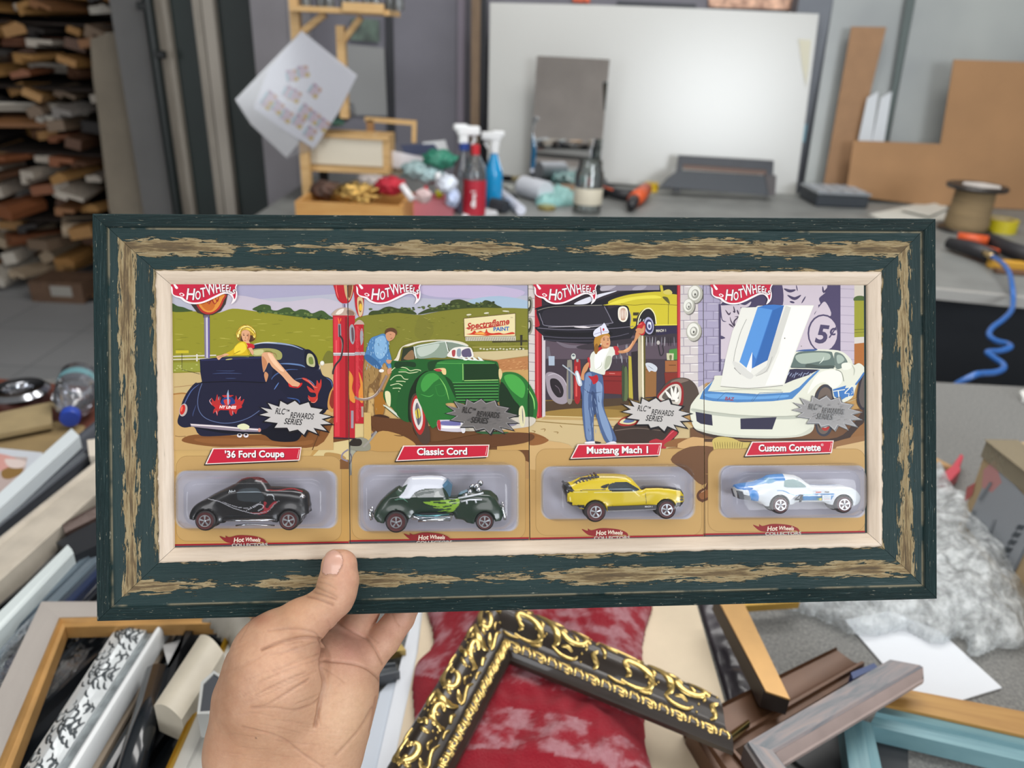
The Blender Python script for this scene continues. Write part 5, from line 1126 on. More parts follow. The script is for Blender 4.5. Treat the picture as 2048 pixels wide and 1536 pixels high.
build_car(2, C2, 'yellow toy fastback with black bonnet and stripe, in the third bubble', P3, None, 610,
  [('mid', '16181c', '1240,500 1720,500 1720,680 1240,680', Z * .62), ('poly', '1c1a1c', '440,540 500,540 560,628 505,650 480,760 440,640'), ('poly', '24201f', '545,632 490,740 545,790 560,800 480,800 440,700 470,600 500,625'), ('poly', 'e5c91f', '492,655 515,640 545,640 545,780 500,750 490,710'), ('poly', '191a1e', '500,740 540,745 545,778 665,772 665,805 540,800 490,760'), ('line', '6b5c10', '945,640 948,780', 5), ('line', '6b5c10', '1285,635 1300,765', 5), ('line', '201c14', '620,622 720,615 880,612', 7), ('poly', '17181c', '830,590 860,570 920,555 905,585 870,600', 1), ('mid', 'cbb24a', '830,440 1150,440 1150,500 830,510', Z * .9), ('poly', '17181c', '1600,745 1710,740 1690,800 1600,800'), ('line', 'f3e9a0', '560,640 900,640 1260,635', 6)],
  'e2c61c', ['905,590 935,555 1000,540 1100,538 1160,570 1225,622 1000,630 925,625'], [(775, 838, 108, 60), (1502, 815, 98, 58)], fenders=[(775, 800, 160, 130, .0030, Z - .0030), (1500, 780, 160, 130, .0030, Z - .0030)], taper=.40, extra=ex3, rnd=.0026, under='900,800 1400,790 1400,820 900,840')
def ex4(e, L):
    pr = Print(lambda x, y: L(x, y), step=2e-5, z0=Z + .0005)
    pr.poly('14141c', q('1105,662 1158,660 1146,700 1158,700 1152,716 1142,716 1137,736 1110,737 1115,717 1068,719 1072,702 1120,664 1116,676 1092,702 1120,701 1131,664')); pr.poly('cc3a2c', q('1285,632 1340,630 1340,640 1285,642')); pr.text('22242c', 'Neb', 1395, 634, 26, 0, .3, .8)
    pr.poly('e8eef2', q('1350,668 1440,664 1436,722 1352,724')); pr.line('6f9cc4', q('1362,680 1430,678'), 4); pr.line('9a9aa4', q('1362,696 1430,694'), 5); pr.line('c08a8a', q('1362,710 1430,708'), 4); pr.poly('3c7a4a', q('1300,695 1318,695 1318,718 1300,718')); pr.poly('d2c23a', q('1318,695 1345,695 1345,718 1318,718')); pr.ell('eef2f4', 1318, 668, 20, 8)
    pr.build('racing_decals', M_CARD, e)
    prism('rear_panel', [(*L(*p), -Z * .78) for p in q('498,630 612,640 640,728 520,712')], (0, 0, Z * 1.56), mat('1c2430', .4), e)
    for x in (530, 575): blob(e, 'tail_light', L, x, 680, Z * .5, .0012, mat('701c1c', .3), (1, 1, .5))
P4 = q('485,600 500,575 560,560 680,545 790,500 830,470 900,458 1000,455 1120,470 1180,500 1230,545 1280,575 1380,580 1560,580 1660,600 1740,650 1778,690 1765,720 1720,760 1640,770 1440,755 1050,755 800,775 720,750 640,735 520,715 495,650')
build_car(3, D2, 'white toy sports car with blue stripe and number 4, in the rightmost bubble', P4, None, 600,
  [('mid', '4f8fd0', '480,440 1000,440 1000,640 480,640', Z * .62), ('mid', '3f82c6', '1220,540 1700,560 1790,700 1220,620', Z * .16), ('poly', '2f8ede', '615,625 660,615 700,640 716,700 714,750 650,735 625,690', 1), ('poly', '3c7cc4', '490,575 560,572 660,600 640,625 500,610'), ('poly', '1f86c8', '1150,655 1495,650 1480,665 1150,672'), ('poly', '1f86c8', '1150,680 1478,676 1450,722 1150,728'), ('line', '1f86c8', '900,622 960,625 1020,650 1070,668 1150,668', 9), ('line', '8a9aa8', '1150,728 1450,722', 3), ('line', '9ab0c0', '1240,545 1270,575', 8), ('poly', '6fa4c8', '790,520 820,500 870,505 900,525 850,550 800,550', 1)],
  'e4eaee', ['975,560 990,525 1040,515 1110,515 1160,545 1205,588 1100,592 980,588'], [(925, 768, 92, 56), (1578, 762, 90, 56)], fenders=[(930, 720, 170, 120, .0032, Z - .0032), (1590, 710, 180, 125, .0032, Z - .0032)], taper=.42, extra=ex4, wm=mat('8fa8a8', .08, coat=1), rnd=.0030)
# ---------------------------------------------------------------- the hand holding the frame
def hand():
    MM = .001; KP = .455 / FPX
    hp = lambda x, y, h: (*fl(x, y, h * MM), h * MM)
    lo = np.array([1e9] * 3); hi = -lo
    parts = []
    def chain(pts, k, grp='a'):
        P = [(hp(x, y, h), r * KP) for x, y, h, r in pts]
        for a, b in zip(P, P[1:]): parts.append((a[0], b[0], a[1], b[1], k * MM))
    # forearm and heel of the hand
    chain([(560, 2150, -30, 130), (545, 1800, -20, 110), (510, 1600, -14, 88), (500, 1500, -10, 82), (505, 1400, -6, 78)], 10)
    chain([(640, 2150, -30, 130), (625, 1800, -22, 110), (608, 1600, -16, 86), (640, 1500, -14, 82), (662, 1430, -13, 78), (678, 1370, -15, 74), (690, 1330, -20, 66)], 10)
    chain([(560, 1480, -14, 85), (600, 1400, -16, 85), (630, 1320, -22, 70)], 14)
    # ball of the thumb
    chain([(515, 1440, -2, 74), (540, 1390, 3, 88), (556, 1345, 7, 86), (560, 1325, 8, 80)], 7)
    chain([(520, 1330, -6, 66), (545, 1290, 2, 62)], 9)
    chain([(590, 1380, 2, 62), (597, 1335, 6, 50), (590, 1318, 7, 46)], 5)
    chain([(560, 1440, 0, 66), (590, 1400, 2, 56)], 8)
    # thumb
    chain([(532, 1310, 4, 64), (566, 1278, 9, 56), (604, 1247, 12.5, 45), (640, 1222, 13, 38)], 5)
    chain([(640, 1222, 13, 38), (668, 1196, 12.5, 37), (674, 1180, 12, 37), (677, 1160, 11, 35.5), (678, 1138, 10, 33)], 2.5)
    chain([(672, 1127, 9.5, 26), (686, 1127, 9.5, 26)], 3); chain([(672, 1166, 11, 31), (682, 1160, 10, 32)], 3)
    # pad below the fingers
    chain([(690, 1330, -22, 58), (655, 1300, -26, 52), (600, 1290, -26, 56)], 6); chain([(712, 1320, -20, 52), (728, 1308, -22, 40)], 4)
    hd = parts[:]; parts.clear()
    fingers = [[(742, 1312, -19, 34), (768, 1280, -24, 34), (800, 1236, -32, 31), (832, 1170, -35, 28), (850, 1120, -33, 25), (852, 1095, -31, 23)],
               [(694, 1310, -24, 37), (708, 1265, -28, 37), (727, 1220, -35, 35), (750, 1130, -36, 30), (758, 1070, -34, 27), (755, 1040, -32, 25)],
               [(640, 1300, -26, 38), (640, 1255, -32, 36), (648, 1210, -36, 33), (668, 1110, -37, 31), (674, 1040, -35, 28), (672, 1005, -32.5, 26)],
               [(560, 1310, -20, 42), (532, 1262, -29, 38), (548, 1215, -36, 34), (575, 1130, -37, 31), (588, 1070, -35, 28), (590, 1035, -32.5, 26)]]
    vox = .00085
    P3 = [p for a in hd for p in (a[0], a[1])] + [hp(x, y, h) for f_ in fingers for x, y, h, r in f_]
    P3 = np.array([p for p in P3 if p[1] > -.36]); lo = P3.min(0) - .034; hi = P3.max(0) + .034
    lo[1] = max(lo[1], hp(600, 1960, 0)[1])
    f = Field(lo, hi, vox)
    for a, b, ra, rb, k in hd: f.smin(f.cone(a, b, ra, rb), k)
    base = f.D
    for fc in fingers:   # fingers blend into the palm at the root only, and stay apart from each other
        f.D = np.full_like(base, 1.0)
        Pf = [(hp(x, y, h), r * KP) for x, y, h, r in fc]
        for a, b in zip(Pf, Pf[1:]): f.smin(f.cone(a[0], b[0], a[1], b[1]), .0015)
        fd = f.D; f.D = base; root = Pf[0][0]
        rr = np.sqrt((f.X - root[0]) ** 2 + (f.Y - root[1]) ** 2 + (f.Z - root[2]) ** 2)
        k = np.clip(1 - rr / .028, 0, 1) * .006 + .0006
        h = np.maximum(k - np.abs(f.D - fd), 0) / k; f.D = np.minimum(f.D, fd) - h * h * k * .25; base = f.D
    # the frame stays free of the flesh
    hw, hh = FW_ / 2, FH_ / 2
    inb = (np.abs(f.X) < hw) & (np.abs(f.Y) < hh)
    zf = f.Z - .0002; zb = -.0222 - f.Z
    dbox = np.maximum(np.maximum(np.abs(f.Y) - hh, zf), zb)
    f.D = np.maximum(f.D, -dbox - .0001)
    V, F = f.mesh(0.0)
    e = empty('person', "left hand of a person in close-up, palm up, thumb gripping the green picture frame", 'person', mw=FM)
    o = mesh('hand', V, F, None, e, True); orient(o); me = o.data
    # light relax
    N = np.zeros(len(V) * 3, np.float32)
    E = np.zeros(len(me.edges) * 2, np.int32); me.edges.foreach_get('vertices', E); E = E.reshape(-1, 2)
    def relax(V, it):
        for _ in range(it):
            S = np.zeros_like(V); c = np.zeros(len(V)); np.add.at(S, E[:, 0], V[E[:, 1]]); np.add.at(S, E[:, 1], V[E[:, 0]]); np.add.at(c, E[:, 0], 1); np.add.at(c, E[:, 1], 1)
            V = V * .5 + .5 * S / c[:, None]
        return V
    V = relax(V, 3); me.vertices.foreach_set('co', V.astype(np.float32).ravel()); me.update()
    me.vertices.foreach_get('normal', N); N3 = N.reshape(-1, 3)
    a, b = fpx(V)
    front = N3[:, 2] > -.15
    c2 = lambda s: [(380 + x / 3.37, 1080 + y / 3.37) for x, y in q(s)]
    def crease(s, wd, dp, sel=None):
        d = segdist(a, b, [(p.x, p.y) for p in smoothline(c2(s), 5)]); m_ = front if sel is None else front & sel
        return np.where(m_, np.exp(-(d / wd) ** 2) * dp, 0)
    tot = np.zeros(len(V)); bulge = np.zeros(len(V))
    for s, wd, dp in (('480,740 600,692 760,660 880,668', 2.6, 1.3), ('880,680 898,720 885,850 905,960 890,1050 862,1180 845,1255', 3.2, 1.7), ('895,812 1080,830 1180,860 1240,900 1285,950', 2.4, 1.1), ('520,612 700,600 830,622 870,655', 2, .5),
                      ('500,732 620,705 760,690', 1.6, .35), ('540,775 700,740 850,690', 1.6, .35), ('560,885 700,830 870,765', 1.7, .4), ('460,960 650,880 880,800', 1.7, .3), ('440,1050 560,985 780,890', 1.7, .5), ('400,1090 600,1000 850,880', 1.6, .35), ('410,1132 520,1110 640,1040 800,940', 1.9, .65), ('430,1135 570,1130 700,1145 820,1110 885,1050', 1.9, .55),
                      ('350,1262 500,1296 640,1345 760,1440 900,1536', 2.2, .6), ('470,1240 620,1270 740,1300', 1.6, .3), ('300,1180 420,1165 560,1190', 1.5, .25), ('560,1215 680,1220 760,1240', 1.5, .25),
                      ('785,378 850,395 960,440', 2.2, .8), ('830,350 900,372 985,405', 2, .7), ('850,318 920,350 990,385', 1.8, .55), ('865,285 930,300 980,330', 1.6, .4), ('880,250 960,262', 1.5, .3),
                      ('1185,655 1215,690 1255,745 1300,835', 2.3, .9), ('1205,640 1270,690', 1.5, .35), ('1360,498 1385,540 1415,575', 1.7, .45), ('930,545 945,580 940,610', 1.6, .3), ('1230,1130 1160,1250 1090,1340 985,1450', 3.0, .5), ('1255,1060 1235,1180 1210,1290', 2.6, .5), ('890,860 930,880 990,920 1040,960', 2, .4), ('880,1250 860,1120 880,1040', 1.8, .35), ('330,680 400,560', 2, .3), ('1000,560 1060,600 1170,655', 2, .6)):
        tot += crease(s, wd, dp)
    rg = np.random.RandomState(3)
    for i in range(95):   # fine skin wrinkles over the ball of the thumb and the wrist
        x = rg.uniform(425, 660); y = rg.uniform(1290, 1535); an = -.45 if y < 1430 else .1; ln = rg.uniform(20, 60)
        pts = [(x, y), (x + ln * .5, y + ln * .5 * an + 2), (x + ln, y + ln * an)]
        d = segdist(a, b, pts); tot += np.where(front, np.exp(-(d / 1.2) ** 2) * .16, 0)
    V2 = V - N3 * (np.minimum(tot, 1.9) * MM)[:, None]
    # nail: a separate plate standing slightly proud of the thumb tip
    npoly = [(p.x, p.y) for p in smoothline(c2('925,60 985,66 1030,112 1028,175 996,232 945,238 892,226 896,165 912,105'), 4, True)]
    nd = poly_sdf(a.astype(np.float32), b.astype(np.float32), npoly)
    inn = (nd < 0) & (N3[:, 2] > -.25)
    V2 -= N3 * (np.where(front, np.exp(-((nd - .6) / 1.5) ** 2), 0) * .0004)[:, None]
    me.vertices.foreach_set('co', V2.astype(np.float32).ravel()); me.update()
    # skin tone
    col = np.tile(np.array(lin(hx('c89a7c'))), (len(V), 1))
    def tone(c, x, y, r, s=1.0, ry=None):
        w_ = np.exp(-(((a - x) / r) ** 2 + ((b - y) / (ry or r)) ** 2)) * s
        nonlocal col; col = col * (1 - w_[:, None]) + np.array(lin(hx(c))) * w_[:, None]
    tone('d2ab88', 690, 1430, 60, .9, 90); tone('d0a284', 560, 1370, 70, .8); tone('c4887a', 700, 1290, 60, .9); tone('c4887a', 790, 1250, 40, .7); tone('c08a76', 695, 1140, 30, .8, 60); tone('a07a58', 640, 1180, 26, .75); tone('b0805a', 590, 1230, 45, .6); tone('a87250', 450, 1440, 45, .7, 150); tone('b98a68', 520, 1500, 80, .5)
    tone('a2664f', 520, 1238, 26, .8, 14)
    w_ = np.clip(tot / 1.6, 0, .45)[:, None]; col = col * (1 - w_) + np.array(lin(hx('7d4a38'))) * w_
    d = np.hypot(a - 512, b - 1476); col[d < 1.6] = lin(hx('4a2c20'))
    at_ = me.color_attributes.new('Col', 'FLOAT_COLOR', 'POINT'); c4 = np.ones((len(V), 4), np.float32); c4[:, :3] = col; at_.data.foreach_set('color', c4.ravel())
    t = NT('skin'); va = t.node('ShaderNodeVertexColor'); va.layer_name = 'Col'
    n1 = t.noise(t.coord(), 90, 5); n2 = t.noise(t.coord(), 420, 4)
    t.base(t.mix(t.ramp(n2, [(.35, 0.0), (.7, .22)]), t.mix(t.ramp(n1, [(.35, .1), (.75, .35)]), va.outputs[0], 'ecc2a2'), 'b07c62'))
    t.b.inputs['Roughness'].default_value = .5; t.b.inputs['Subsurface Weight'].default_value = .18; t.b.inputs['Subsurface Scale'].default_value = .004; t.b.inputs['Subsurface Radius'].default_value = (1, .3, .15)
    wv = t.noise(t.coord(scale=(1, 2.2, 1), rot=(0, 0, .5)), 700, 4, .6, 1.0); t.bump(wv, .35, .0004)
    me.materials.append(t.m)
    # nail plate mesh
    bm = bmesh.new(); bm.from_mesh(me); bm.faces.ensure_lookup_table(); bm.verts.ensure_lookup_table()
    kill = [fc for fc in bm.faces if not all(inn[v.index] for v in fc.verts)]
    bmesh.ops.delete(bm, geom=kill, context='FACES'); bm.verts.ensure_lookup_table(); bm.normal_update()
    seen = set(); best = []
    for f0 in bm.faces:
        if f0 in seen: continue
        st = [f0]; comp = []; seen.add(f0)
        while st:
            x = st.pop(); comp.append(x)
            for e2 in x.edges:
                for g in e2.link_faces:
                    if g not in seen: seen.add(g); st.append(g)
        if len(comp) > len(best): best = comp
    keep = set(best); bmesh.ops.delete(bm, geom=[f0 for f0 in bm.faces if f0 not in keep], context='FACES')
    for v in bm.verts: v.co += v.normal * .00035
    r = bmesh.ops.extrude_face_region(bm, geom=list(bm.faces)); top_ = [g for g in r['geom'] if isinstance(g, bmesh.types.BMVert)]
    bmesh.ops.translate(bm, verts=top_, vec=(0, 0, .0002))
    nm = bpy.data.meshes.new('nail'); bm.to_mesh(nm); bm.free(); no = bpy.data.objects.new('thumbnail', nm); COL.objects.link(no); no.parent = e
    nm.materials.clear(); nm.materials.append(mat('cda18f', .28, coat=.3, var=.05, vs=60)); tag(no, 'short pale pink thumbnail')
    return e
hand()
# ---------------------------------------------------------------- room shell
def S(o): o['kind'] = 'structure'; return o
def wallm(col, **k): return mat(col, .75, var=.04, vs=3, bump=.1, bs=60, **k)
TZ = .85
t = NT('floor_tiles'); br = t.node('ShaderNodeTexBrick'); br.offset = 0
br.inputs['Scale'].default_value = 1; br.inputs['Brick Width'].default_value = .45; br.inputs['Row Height'].default_value = .45; br.inputs['Mortar Size'].default_value = .004
br.inputs['Color1'].default_value = L4('b0b1b3'); br.inputs['Color2'].default_value = L4('a8aaac'); br.inputs['Mortar'].default_value = L4('84868a')
t.link(t.coord(), br.inputs['Vector']); t.base(t.mix(t.ramp(t.noise(t.coord(), 3, 5), [(.3, 0.0), (.8, .35)]), br.outputs[0], '96979a')); t.b.inputs['Roughness'].default_value = .55
S(box('floor', (0, 1.6, -.05), (9, 9.4, .1), t.m))
S(box('ceiling', (0, 1.6, 3.15), (9, 9.4, .1), wallm('d8d6d2')))
S(box('wall_back', (1.45, 4.05, 1.55), (5.9, .1, 3.1), wallm('77767f')))
S(box('wall_rear_bay', (-3.0, 6.25, 1.55), (3.0, .1, 3.1), wallm('3d3a3a')))
S(box('wall_left', (-4.45, 1.6, 1.55), (.1, 9.4, 3.1), wallm('565456')))
S(box('wall_right', (4.45, 1.6, 1.55), (.1, 9.4, 3.1), wallm('8f9096')))
# wall behind the photographer with the shop window opening
S(box('wall_front', (-.57, -3.05, 1.55), (3.9, .1, 3.1), wallm('d6cbc2'))); S(box('wall_front_sill_left', (-3.45, -3.05, .26), (1.9, .1, .52), wallm('d6cbc2'))); S(box('wall_front_lintel', (-3.45, -3.05, 2.83), (1.9, .1, .5), wallm('d6cbc2')))
S(box('wall_front_sill', (2.95, -3.05, .65), (3.1, .1, 1.3), wallm('d6cbc2')))
wf = S(empty('window_1', None, None, (2.95, -3.05, 2.2)))
for a, s_ in (((0, 0, -.87), (3.1, .08, .06)), ((0, 0, .87), (3.1, .08, .06)), ((-1.5, 0, 0), (.06, .08, 1.8)), ((0, 0, 0), (.05, .08, 1.7)), ((1.5, 0, 0), (.06, .08, 1.8))):
    box('window_frame', a, s_, mat('e0e0e0', .4), wf)
# tall upright pieces of the left: everything between px0 and px1 along the top edge of the view
def upright(name, p0, p1, Y, th, m, z1=3.1, z0=0, parent=None):
    x0, x1 = ony(p0, 0, Y).x, ony(p1, 0, Y).x
    return box(name, ((x0 + x1) / 2, Y + th / 2, (z0 + z1) / 2), (x1 - x0, th, z1 - z0), m, parent)
wf2 = S(empty('window_added_left', None, None, (-3.35, -3.05, 1.55)))  # unseen window, added around the left fill lamp
for a, s_ in (((0, 0, -1.0), (1.6, .08, .06)), ((0, 0, 1.0), (1.6, .08, .06)), ((-.77, 0, 0), (.06, .08, 2.0)), ((.77, 0, 0), (.06, .08, 2.0))): box('window_frame', a, s_, mat('e0e0e0', .4), wf2)
S(upright('wall_pier_left', 218, 284, 3.9, .5, wallm('6a6968')))
S(upright('wall_pier_middle', 499, 574, 3.7, .35, wallm('8a878c')))
S(upright('trim_1', 574, 583, 3.69, .3, mat('a5a2a4', .6)))
dr = S(empty('door_1', None, None, (ony(400, 0, 3.86).x, 3.86, 0)))
def dpart(name, p0, p1, Y, th, m):
    o = upright(name, p0, p1, Y, th, m); o.parent = dr; o.matrix_parent_inverse = Matrix.Translation(dr.location).inverted(); return o
GRN = mat('1a2624', .5, var=.15, vs=2); BEI = woodm('8d857a', 'a39b8f', (12, 12, 1), .5)
dpart('door_panel', 306, 500, 3.90, .05, GRN); dpart('batten', 307, 331, 3.86, .04, BEI)
dpart('batten', 383, 400, 3.86, .04, BEI); dpart('batten', 402, 425, 3.85, .05, mat('a8a095', .5))
# standing pipe with clips
pp_ = empty('drain_pipe', 'dark green vertical pipe with clips between grey wall and panelled door', 'pipe', (ony(295, 0, 3.80).x, 3.80, 0))
lathe('pipe', [(.024, 0), (.024, 3.1)], mat('171f1e', .4), pp_, 20)
for z in (1.34, 1.54):
    box('pipe_clip', (.028 if z < 1.5 else -.02, -.01, z), (.05, .03, .035), mat('0f1212', .5), pp_, bev=.004)
S(upright('wall_pier_right', 1598, 1682, 3.88, .2, wallm('70757d')))

# ---------------------------------------------------------------- the two work tables
t = NT('grey_carpet'); c0 = t.coord()
n1 = t.noise(c0, 260, 4, .7); n2 = t.noise(c0, 9, 4)
t.base(t.mix(t.ramp(n2, [(.3, 0.0), (.8, .4)]), t.ramp(n1, [(.25, '58585a'), (.5, '7c7c7a'), (.8, 'a2a29c')]), '787876')); t.b.inputs['Roughness'].default_value = .95; t.b.inputs['Specular IOR Level'].default_value = .1
t.bump(n1, .8, .002); CARPET = t.m
far = empty('work_table', 'large grey-topped work table against the back wall, bottles and tools on it', 'table', (0.9, 3.0, 0))
def tbl(e, pts, z, th, m, nm='tabletop'):
    o = prism(nm, [(x - e.location.x, y - e.location.y, z - e.location.z) for x, y in pts], (0, 0, -th), m, e); return o
tbl(far, [(-.98, 2.58), (1.29, 2.233), (2.9, 1.93), (2.9, 3.87), (-.98, 3.68)], TZ, .03, mat('808280', .5, var=.08, vs=6, bump=.1, bs=40))
tbl(far, [(-.98, 2.575), (1.29, 2.225), (2.9, 1.92), (2.9, 1.94), (1.29, 2.25), (-.98, 2.6)], TZ + .001, .032, mat('a3a29e', .6), 'edge_strip')
tbl(far, [(-.95, 2.66), (1.29, 2.30), (2.85, 2.00), (2.85, 2.02), (1.29, 2.32), (-.95, 2.68)], TZ - .031, .78, mat('11161d', .8), 'skirt_panel')
for x, y in ((-.85, 2.75), (-.85, 3.6), (2.8, 3.8), (2.8, 2.1)): box('leg', (x - .9, y - 3.0, .41), (.07, .07, .82), mat('2a2c30', .6), far)
near = empty('work_table', 'grey carpet-covered work table in front, heaped with frame mouldings', 'table', (0, .9, 0))
tbl(near, [(-1.15, -.1), (1.9, -.1), (1.9, 1.50), (.5, 1.515), (-1.05, 1.29)], TZ, .035, CARPET)
for x, y in ((-1.0, 0), (1.8, 0), (1.8, 1.42), (-.95, 1.2)): box('leg', (x, y - .9, .4075), (.07, .07, .815), mat('33363a', .6), near)

# ---------------------------------------------------------------- generic builders for things on the tables
def quadrail(name, L0, R0, L1, R1, zt, prof, m, parent=None, th=.02, seg=1, ends=None, wz=None):
    """moulding whose top edges run L0->L1 and R0->R1 (pixels on the plane zt); prof = [(t across, height)]"""
    if wz is None: wz = [zt, zt]
    a, b, c, d = onz(*L0, wz[0]), onz(*R0, wz[0]), onz(*L1, wz[1]), onz(*R1, wz[1])
    x = ((c + d) - (a + b)).normalized(); z = Vector((0, 0, 1)); z = (z - x * z.dot(x)).normalized(); y = z.cross(x)
    M = Matrix.Translation(a) @ Matrix((x, y, z)).transposed().to_4x4(); Mi = M.inverted()
    a, b, c, d = [Mi @ v for v in (a, b, c, d)]
    P = [(0, -th)] + prof + [(1, -th)]; V = []; n = len(P)
    for k in range(seg + 1):
        s = k / seg
        for t_, h in P: V.append((a.lerp(b, t_)).lerp(c.lerp(d, t_), s) + Vector((0, 0, h)))
    F = []
    for k in range(seg):
        for i in range(n): j = (i + 1) % n; F.append((k * n + i, k * n + j, (k + 1) * n + j, (k + 1) * n + i))
    F += [tuple(range(n)), tuple(range(seg * n, seg * n + n))[::-1]]
    o = mesh(name, V, F, m); orient(o); autosm(o, 28)
    if parent: o.parent = parent; o.matrix_local = parent.matrix_world.inverted() @ M if not parent.get('_w') else M
    else: o.matrix_world = M
    def S_(s, t_, h=0):
        ts = [p[0] for p in prof]; hs = [p[1] for p in prof]
        return (a.lerp(b, t_)).lerp(c.lerp(d, t_), s) + Vector((0, 0, h + float(np.interp(t_, ts, hs))))
    return o, S_, (c - a).length, (b - a).length
def mound(name, px, z0, h, m, parent=None, res=.008, nz=1.0, ns=30, edge=.05, colf=None, pw=.5, smooth=True, seed=0, base=True):
    """crumpled or heaped soft thing filling a pixel outline on the plane z0"""
    pts = [onz(x, y, z0) for x, y in px]; P2 = [(p.x, p.y) for p in pts]
    P2 = [(p.x, p.y) for p in smoothline(P2, 4, True)]
    x0, x1 = min(p[0] for p in P2), max(p[0] for p in P2); y0, y1 = min(p[1] for p in P2), max(p[1] for p in P2)
    nx, ny = int((x1 - x0) / res) + 2, int((y1 - y0) / res) + 2
    X, Y = np.meshgrid(np.linspace(x0, x1, nx), np.linspace(y0, y1, ny), indexing='ij')
    d = -poly_sdf(X.astype(np.float32), Y.astype(np.float32), P2)
    Zv = np.zeros_like(X)
    for i in range(nx):
        for j in range(ny):
            if d[i, j] > -res * .8:
                e = min(1, max(0, d[i, j] + res * .3) / edge) ** pw
                n_ = mnoise.noise(Vector((X[i, j] * ns, Y[i, j] * ns, seed))) * .5 + mnoise.noise(Vector((X[i, j] * ns * 2.7, Y[i, j] * ns * 2.7, seed + 9))) * .25
                Zv[i, j] = h * e * max(.15, (1 + nz * n_))
    idx = -np.ones((nx, ny), int); V = []; F = []
    def vid(i, j):
        if idx[i, j] < 0: idx[i, j] = len(V); V.append((X[i, j], Y[i, j], z0 + Zv[i, j]))
        return idx[i, j]
    for i in range(nx - 1):
        for j in range(ny - 1):
            if (d[i:i + 2, j:j + 2] > 0).sum() >= 3: F.append((vid(i, j), vid(i + 1, j), vid(i + 1, j + 1), vid(i, j + 1)))
    cx, cy = sum(v[0] for v in V) / len(V), sum(v[1] for v in V) / len(V)
    W = np.array(V); cols = None
    if colf is not None:
        pxx, pyy, _ = proj(W); cols = colf(pxx, pyy, W)
    Vl = [(v[0] - cx, v[1] - cy, v[2] - z0) for v in V]
    o = mesh(name, Vl, F, m, None, smooth, cols=cols)
    if base:
        bm = bmesh.new(); bm.from_mesh(o.data); be = [e for e in bm.edges if e.is_boundary]
        r = bmesh.ops.extrude_edge_only(bm, edges=be); vs = [g for g in r['geom'] if isinstance(g, bmesh.types.BMVert)]
        for v in vs: v.co.z = .0005
        bm.to_mesh(o.data); bm.free()
    o.location = (cx, cy, z0)
    if parent: o.parent = parent; o.location = Vector((cx, cy, z0)) - parent.location
    return o
def roundm(name, px, py, z, prof, m, parent=None, seg=32):
    p = onz(px, py, z); o = lathe(name, prof, m, parent, seg); o.location = p if not parent else p - parent.location; return o
def mperpx(px, py, z): return (onz(px + 1, py, z) - onz(px, py, z)).length
# ---------------------------------------------------------------- offcut rack at the far left
rk = empty('wood_rack', 'dark shelved rack at far left crammed with moulding offcuts', 'rack', (-2.72, 4.75, 0))
DK = mat('1d1815', .8)
for x in (-.72, .72): box('upright', (x, .0, 1.5), (.05, .9, 3.0), DK, rk)
LV = [.02, .42, .80, 1.14, 1.46, 1.8]
for z in LV[1:]: box('shelf', (0, 0, z - .02), (1.40, .9, .012), mat('2c211a', .8), rk)
box('back_panel', (0, .47, 1.5), (1.48, .03, 3.0), mat('120f0d', .9), rk)
rr = random.Random(77)
woods = [woodm('a0714a', '7a5232'), woodm('c4955c', 'a37a48'), woodm('8f7a66', '6d5a48'), woodm('c8b49a', 'a8947c'), woodm('6b4a35', '4c3324'), woodm('b98a50', '8d6538'), mat('b7ada0', .6, var=.15), mat('8c8681', .5, var=.2), mat('cdc6ba', .6), mat('2a2523', .6), woodm('9a5f3c', '744428')]
wn = ['brown', 'tan', 'greyish', 'pale', 'dark brown', 'honey', 'off-white', 'grey', 'white', 'black', 'reddish']
box_mesh = {}
def offmesh(kind):
    if kind in box_mesh: return box_mesh[kind]
    bm = bmesh.new()
    if kind == 0: add_box(bm, (0, 0, 0), (1, 1, 1))
    elif kind == 1:
        V = [(-.5, -.5), (.5, -.5), (.5, .1), (.2, .5), (-.1, .35), (-.5, .3)]
        a = [bm.verts.new((x, -.5, z)) for x, z in V]; b = [bm.verts.new((x, .5, z)) for x, z in V]; bm.faces.new(a); bm.faces.new(b[::-1])
        for i in range(6): bm.faces.new((a[i], a[(i + 1) % 6], b[(i + 1) % 6], b[i]))
    else:
        V = [(-.5, -.5), (-.1, -.5), (-.1, .0), (.5, .0), (.5, .5), (-.5, .5)]
        a = [bm.verts.new((x, -.5, z)) for x, z in V]; b = [bm.verts.new((x, .5, z)) for x, z in V]; bm.faces.new(a); bm.faces.new(b[::-1])
        for i in range(6): bm.faces.new((a[i], a[(i + 1) % 6], b[(i + 1) % 6], b[i]))
    bmesh.ops.recalc_face_normals(bm, faces=bm.faces); me = bpy.data.meshes.new('offcut'); bm.to_mesh(me); bm.free(); box_mesh[kind] = me; return me
omat = {}
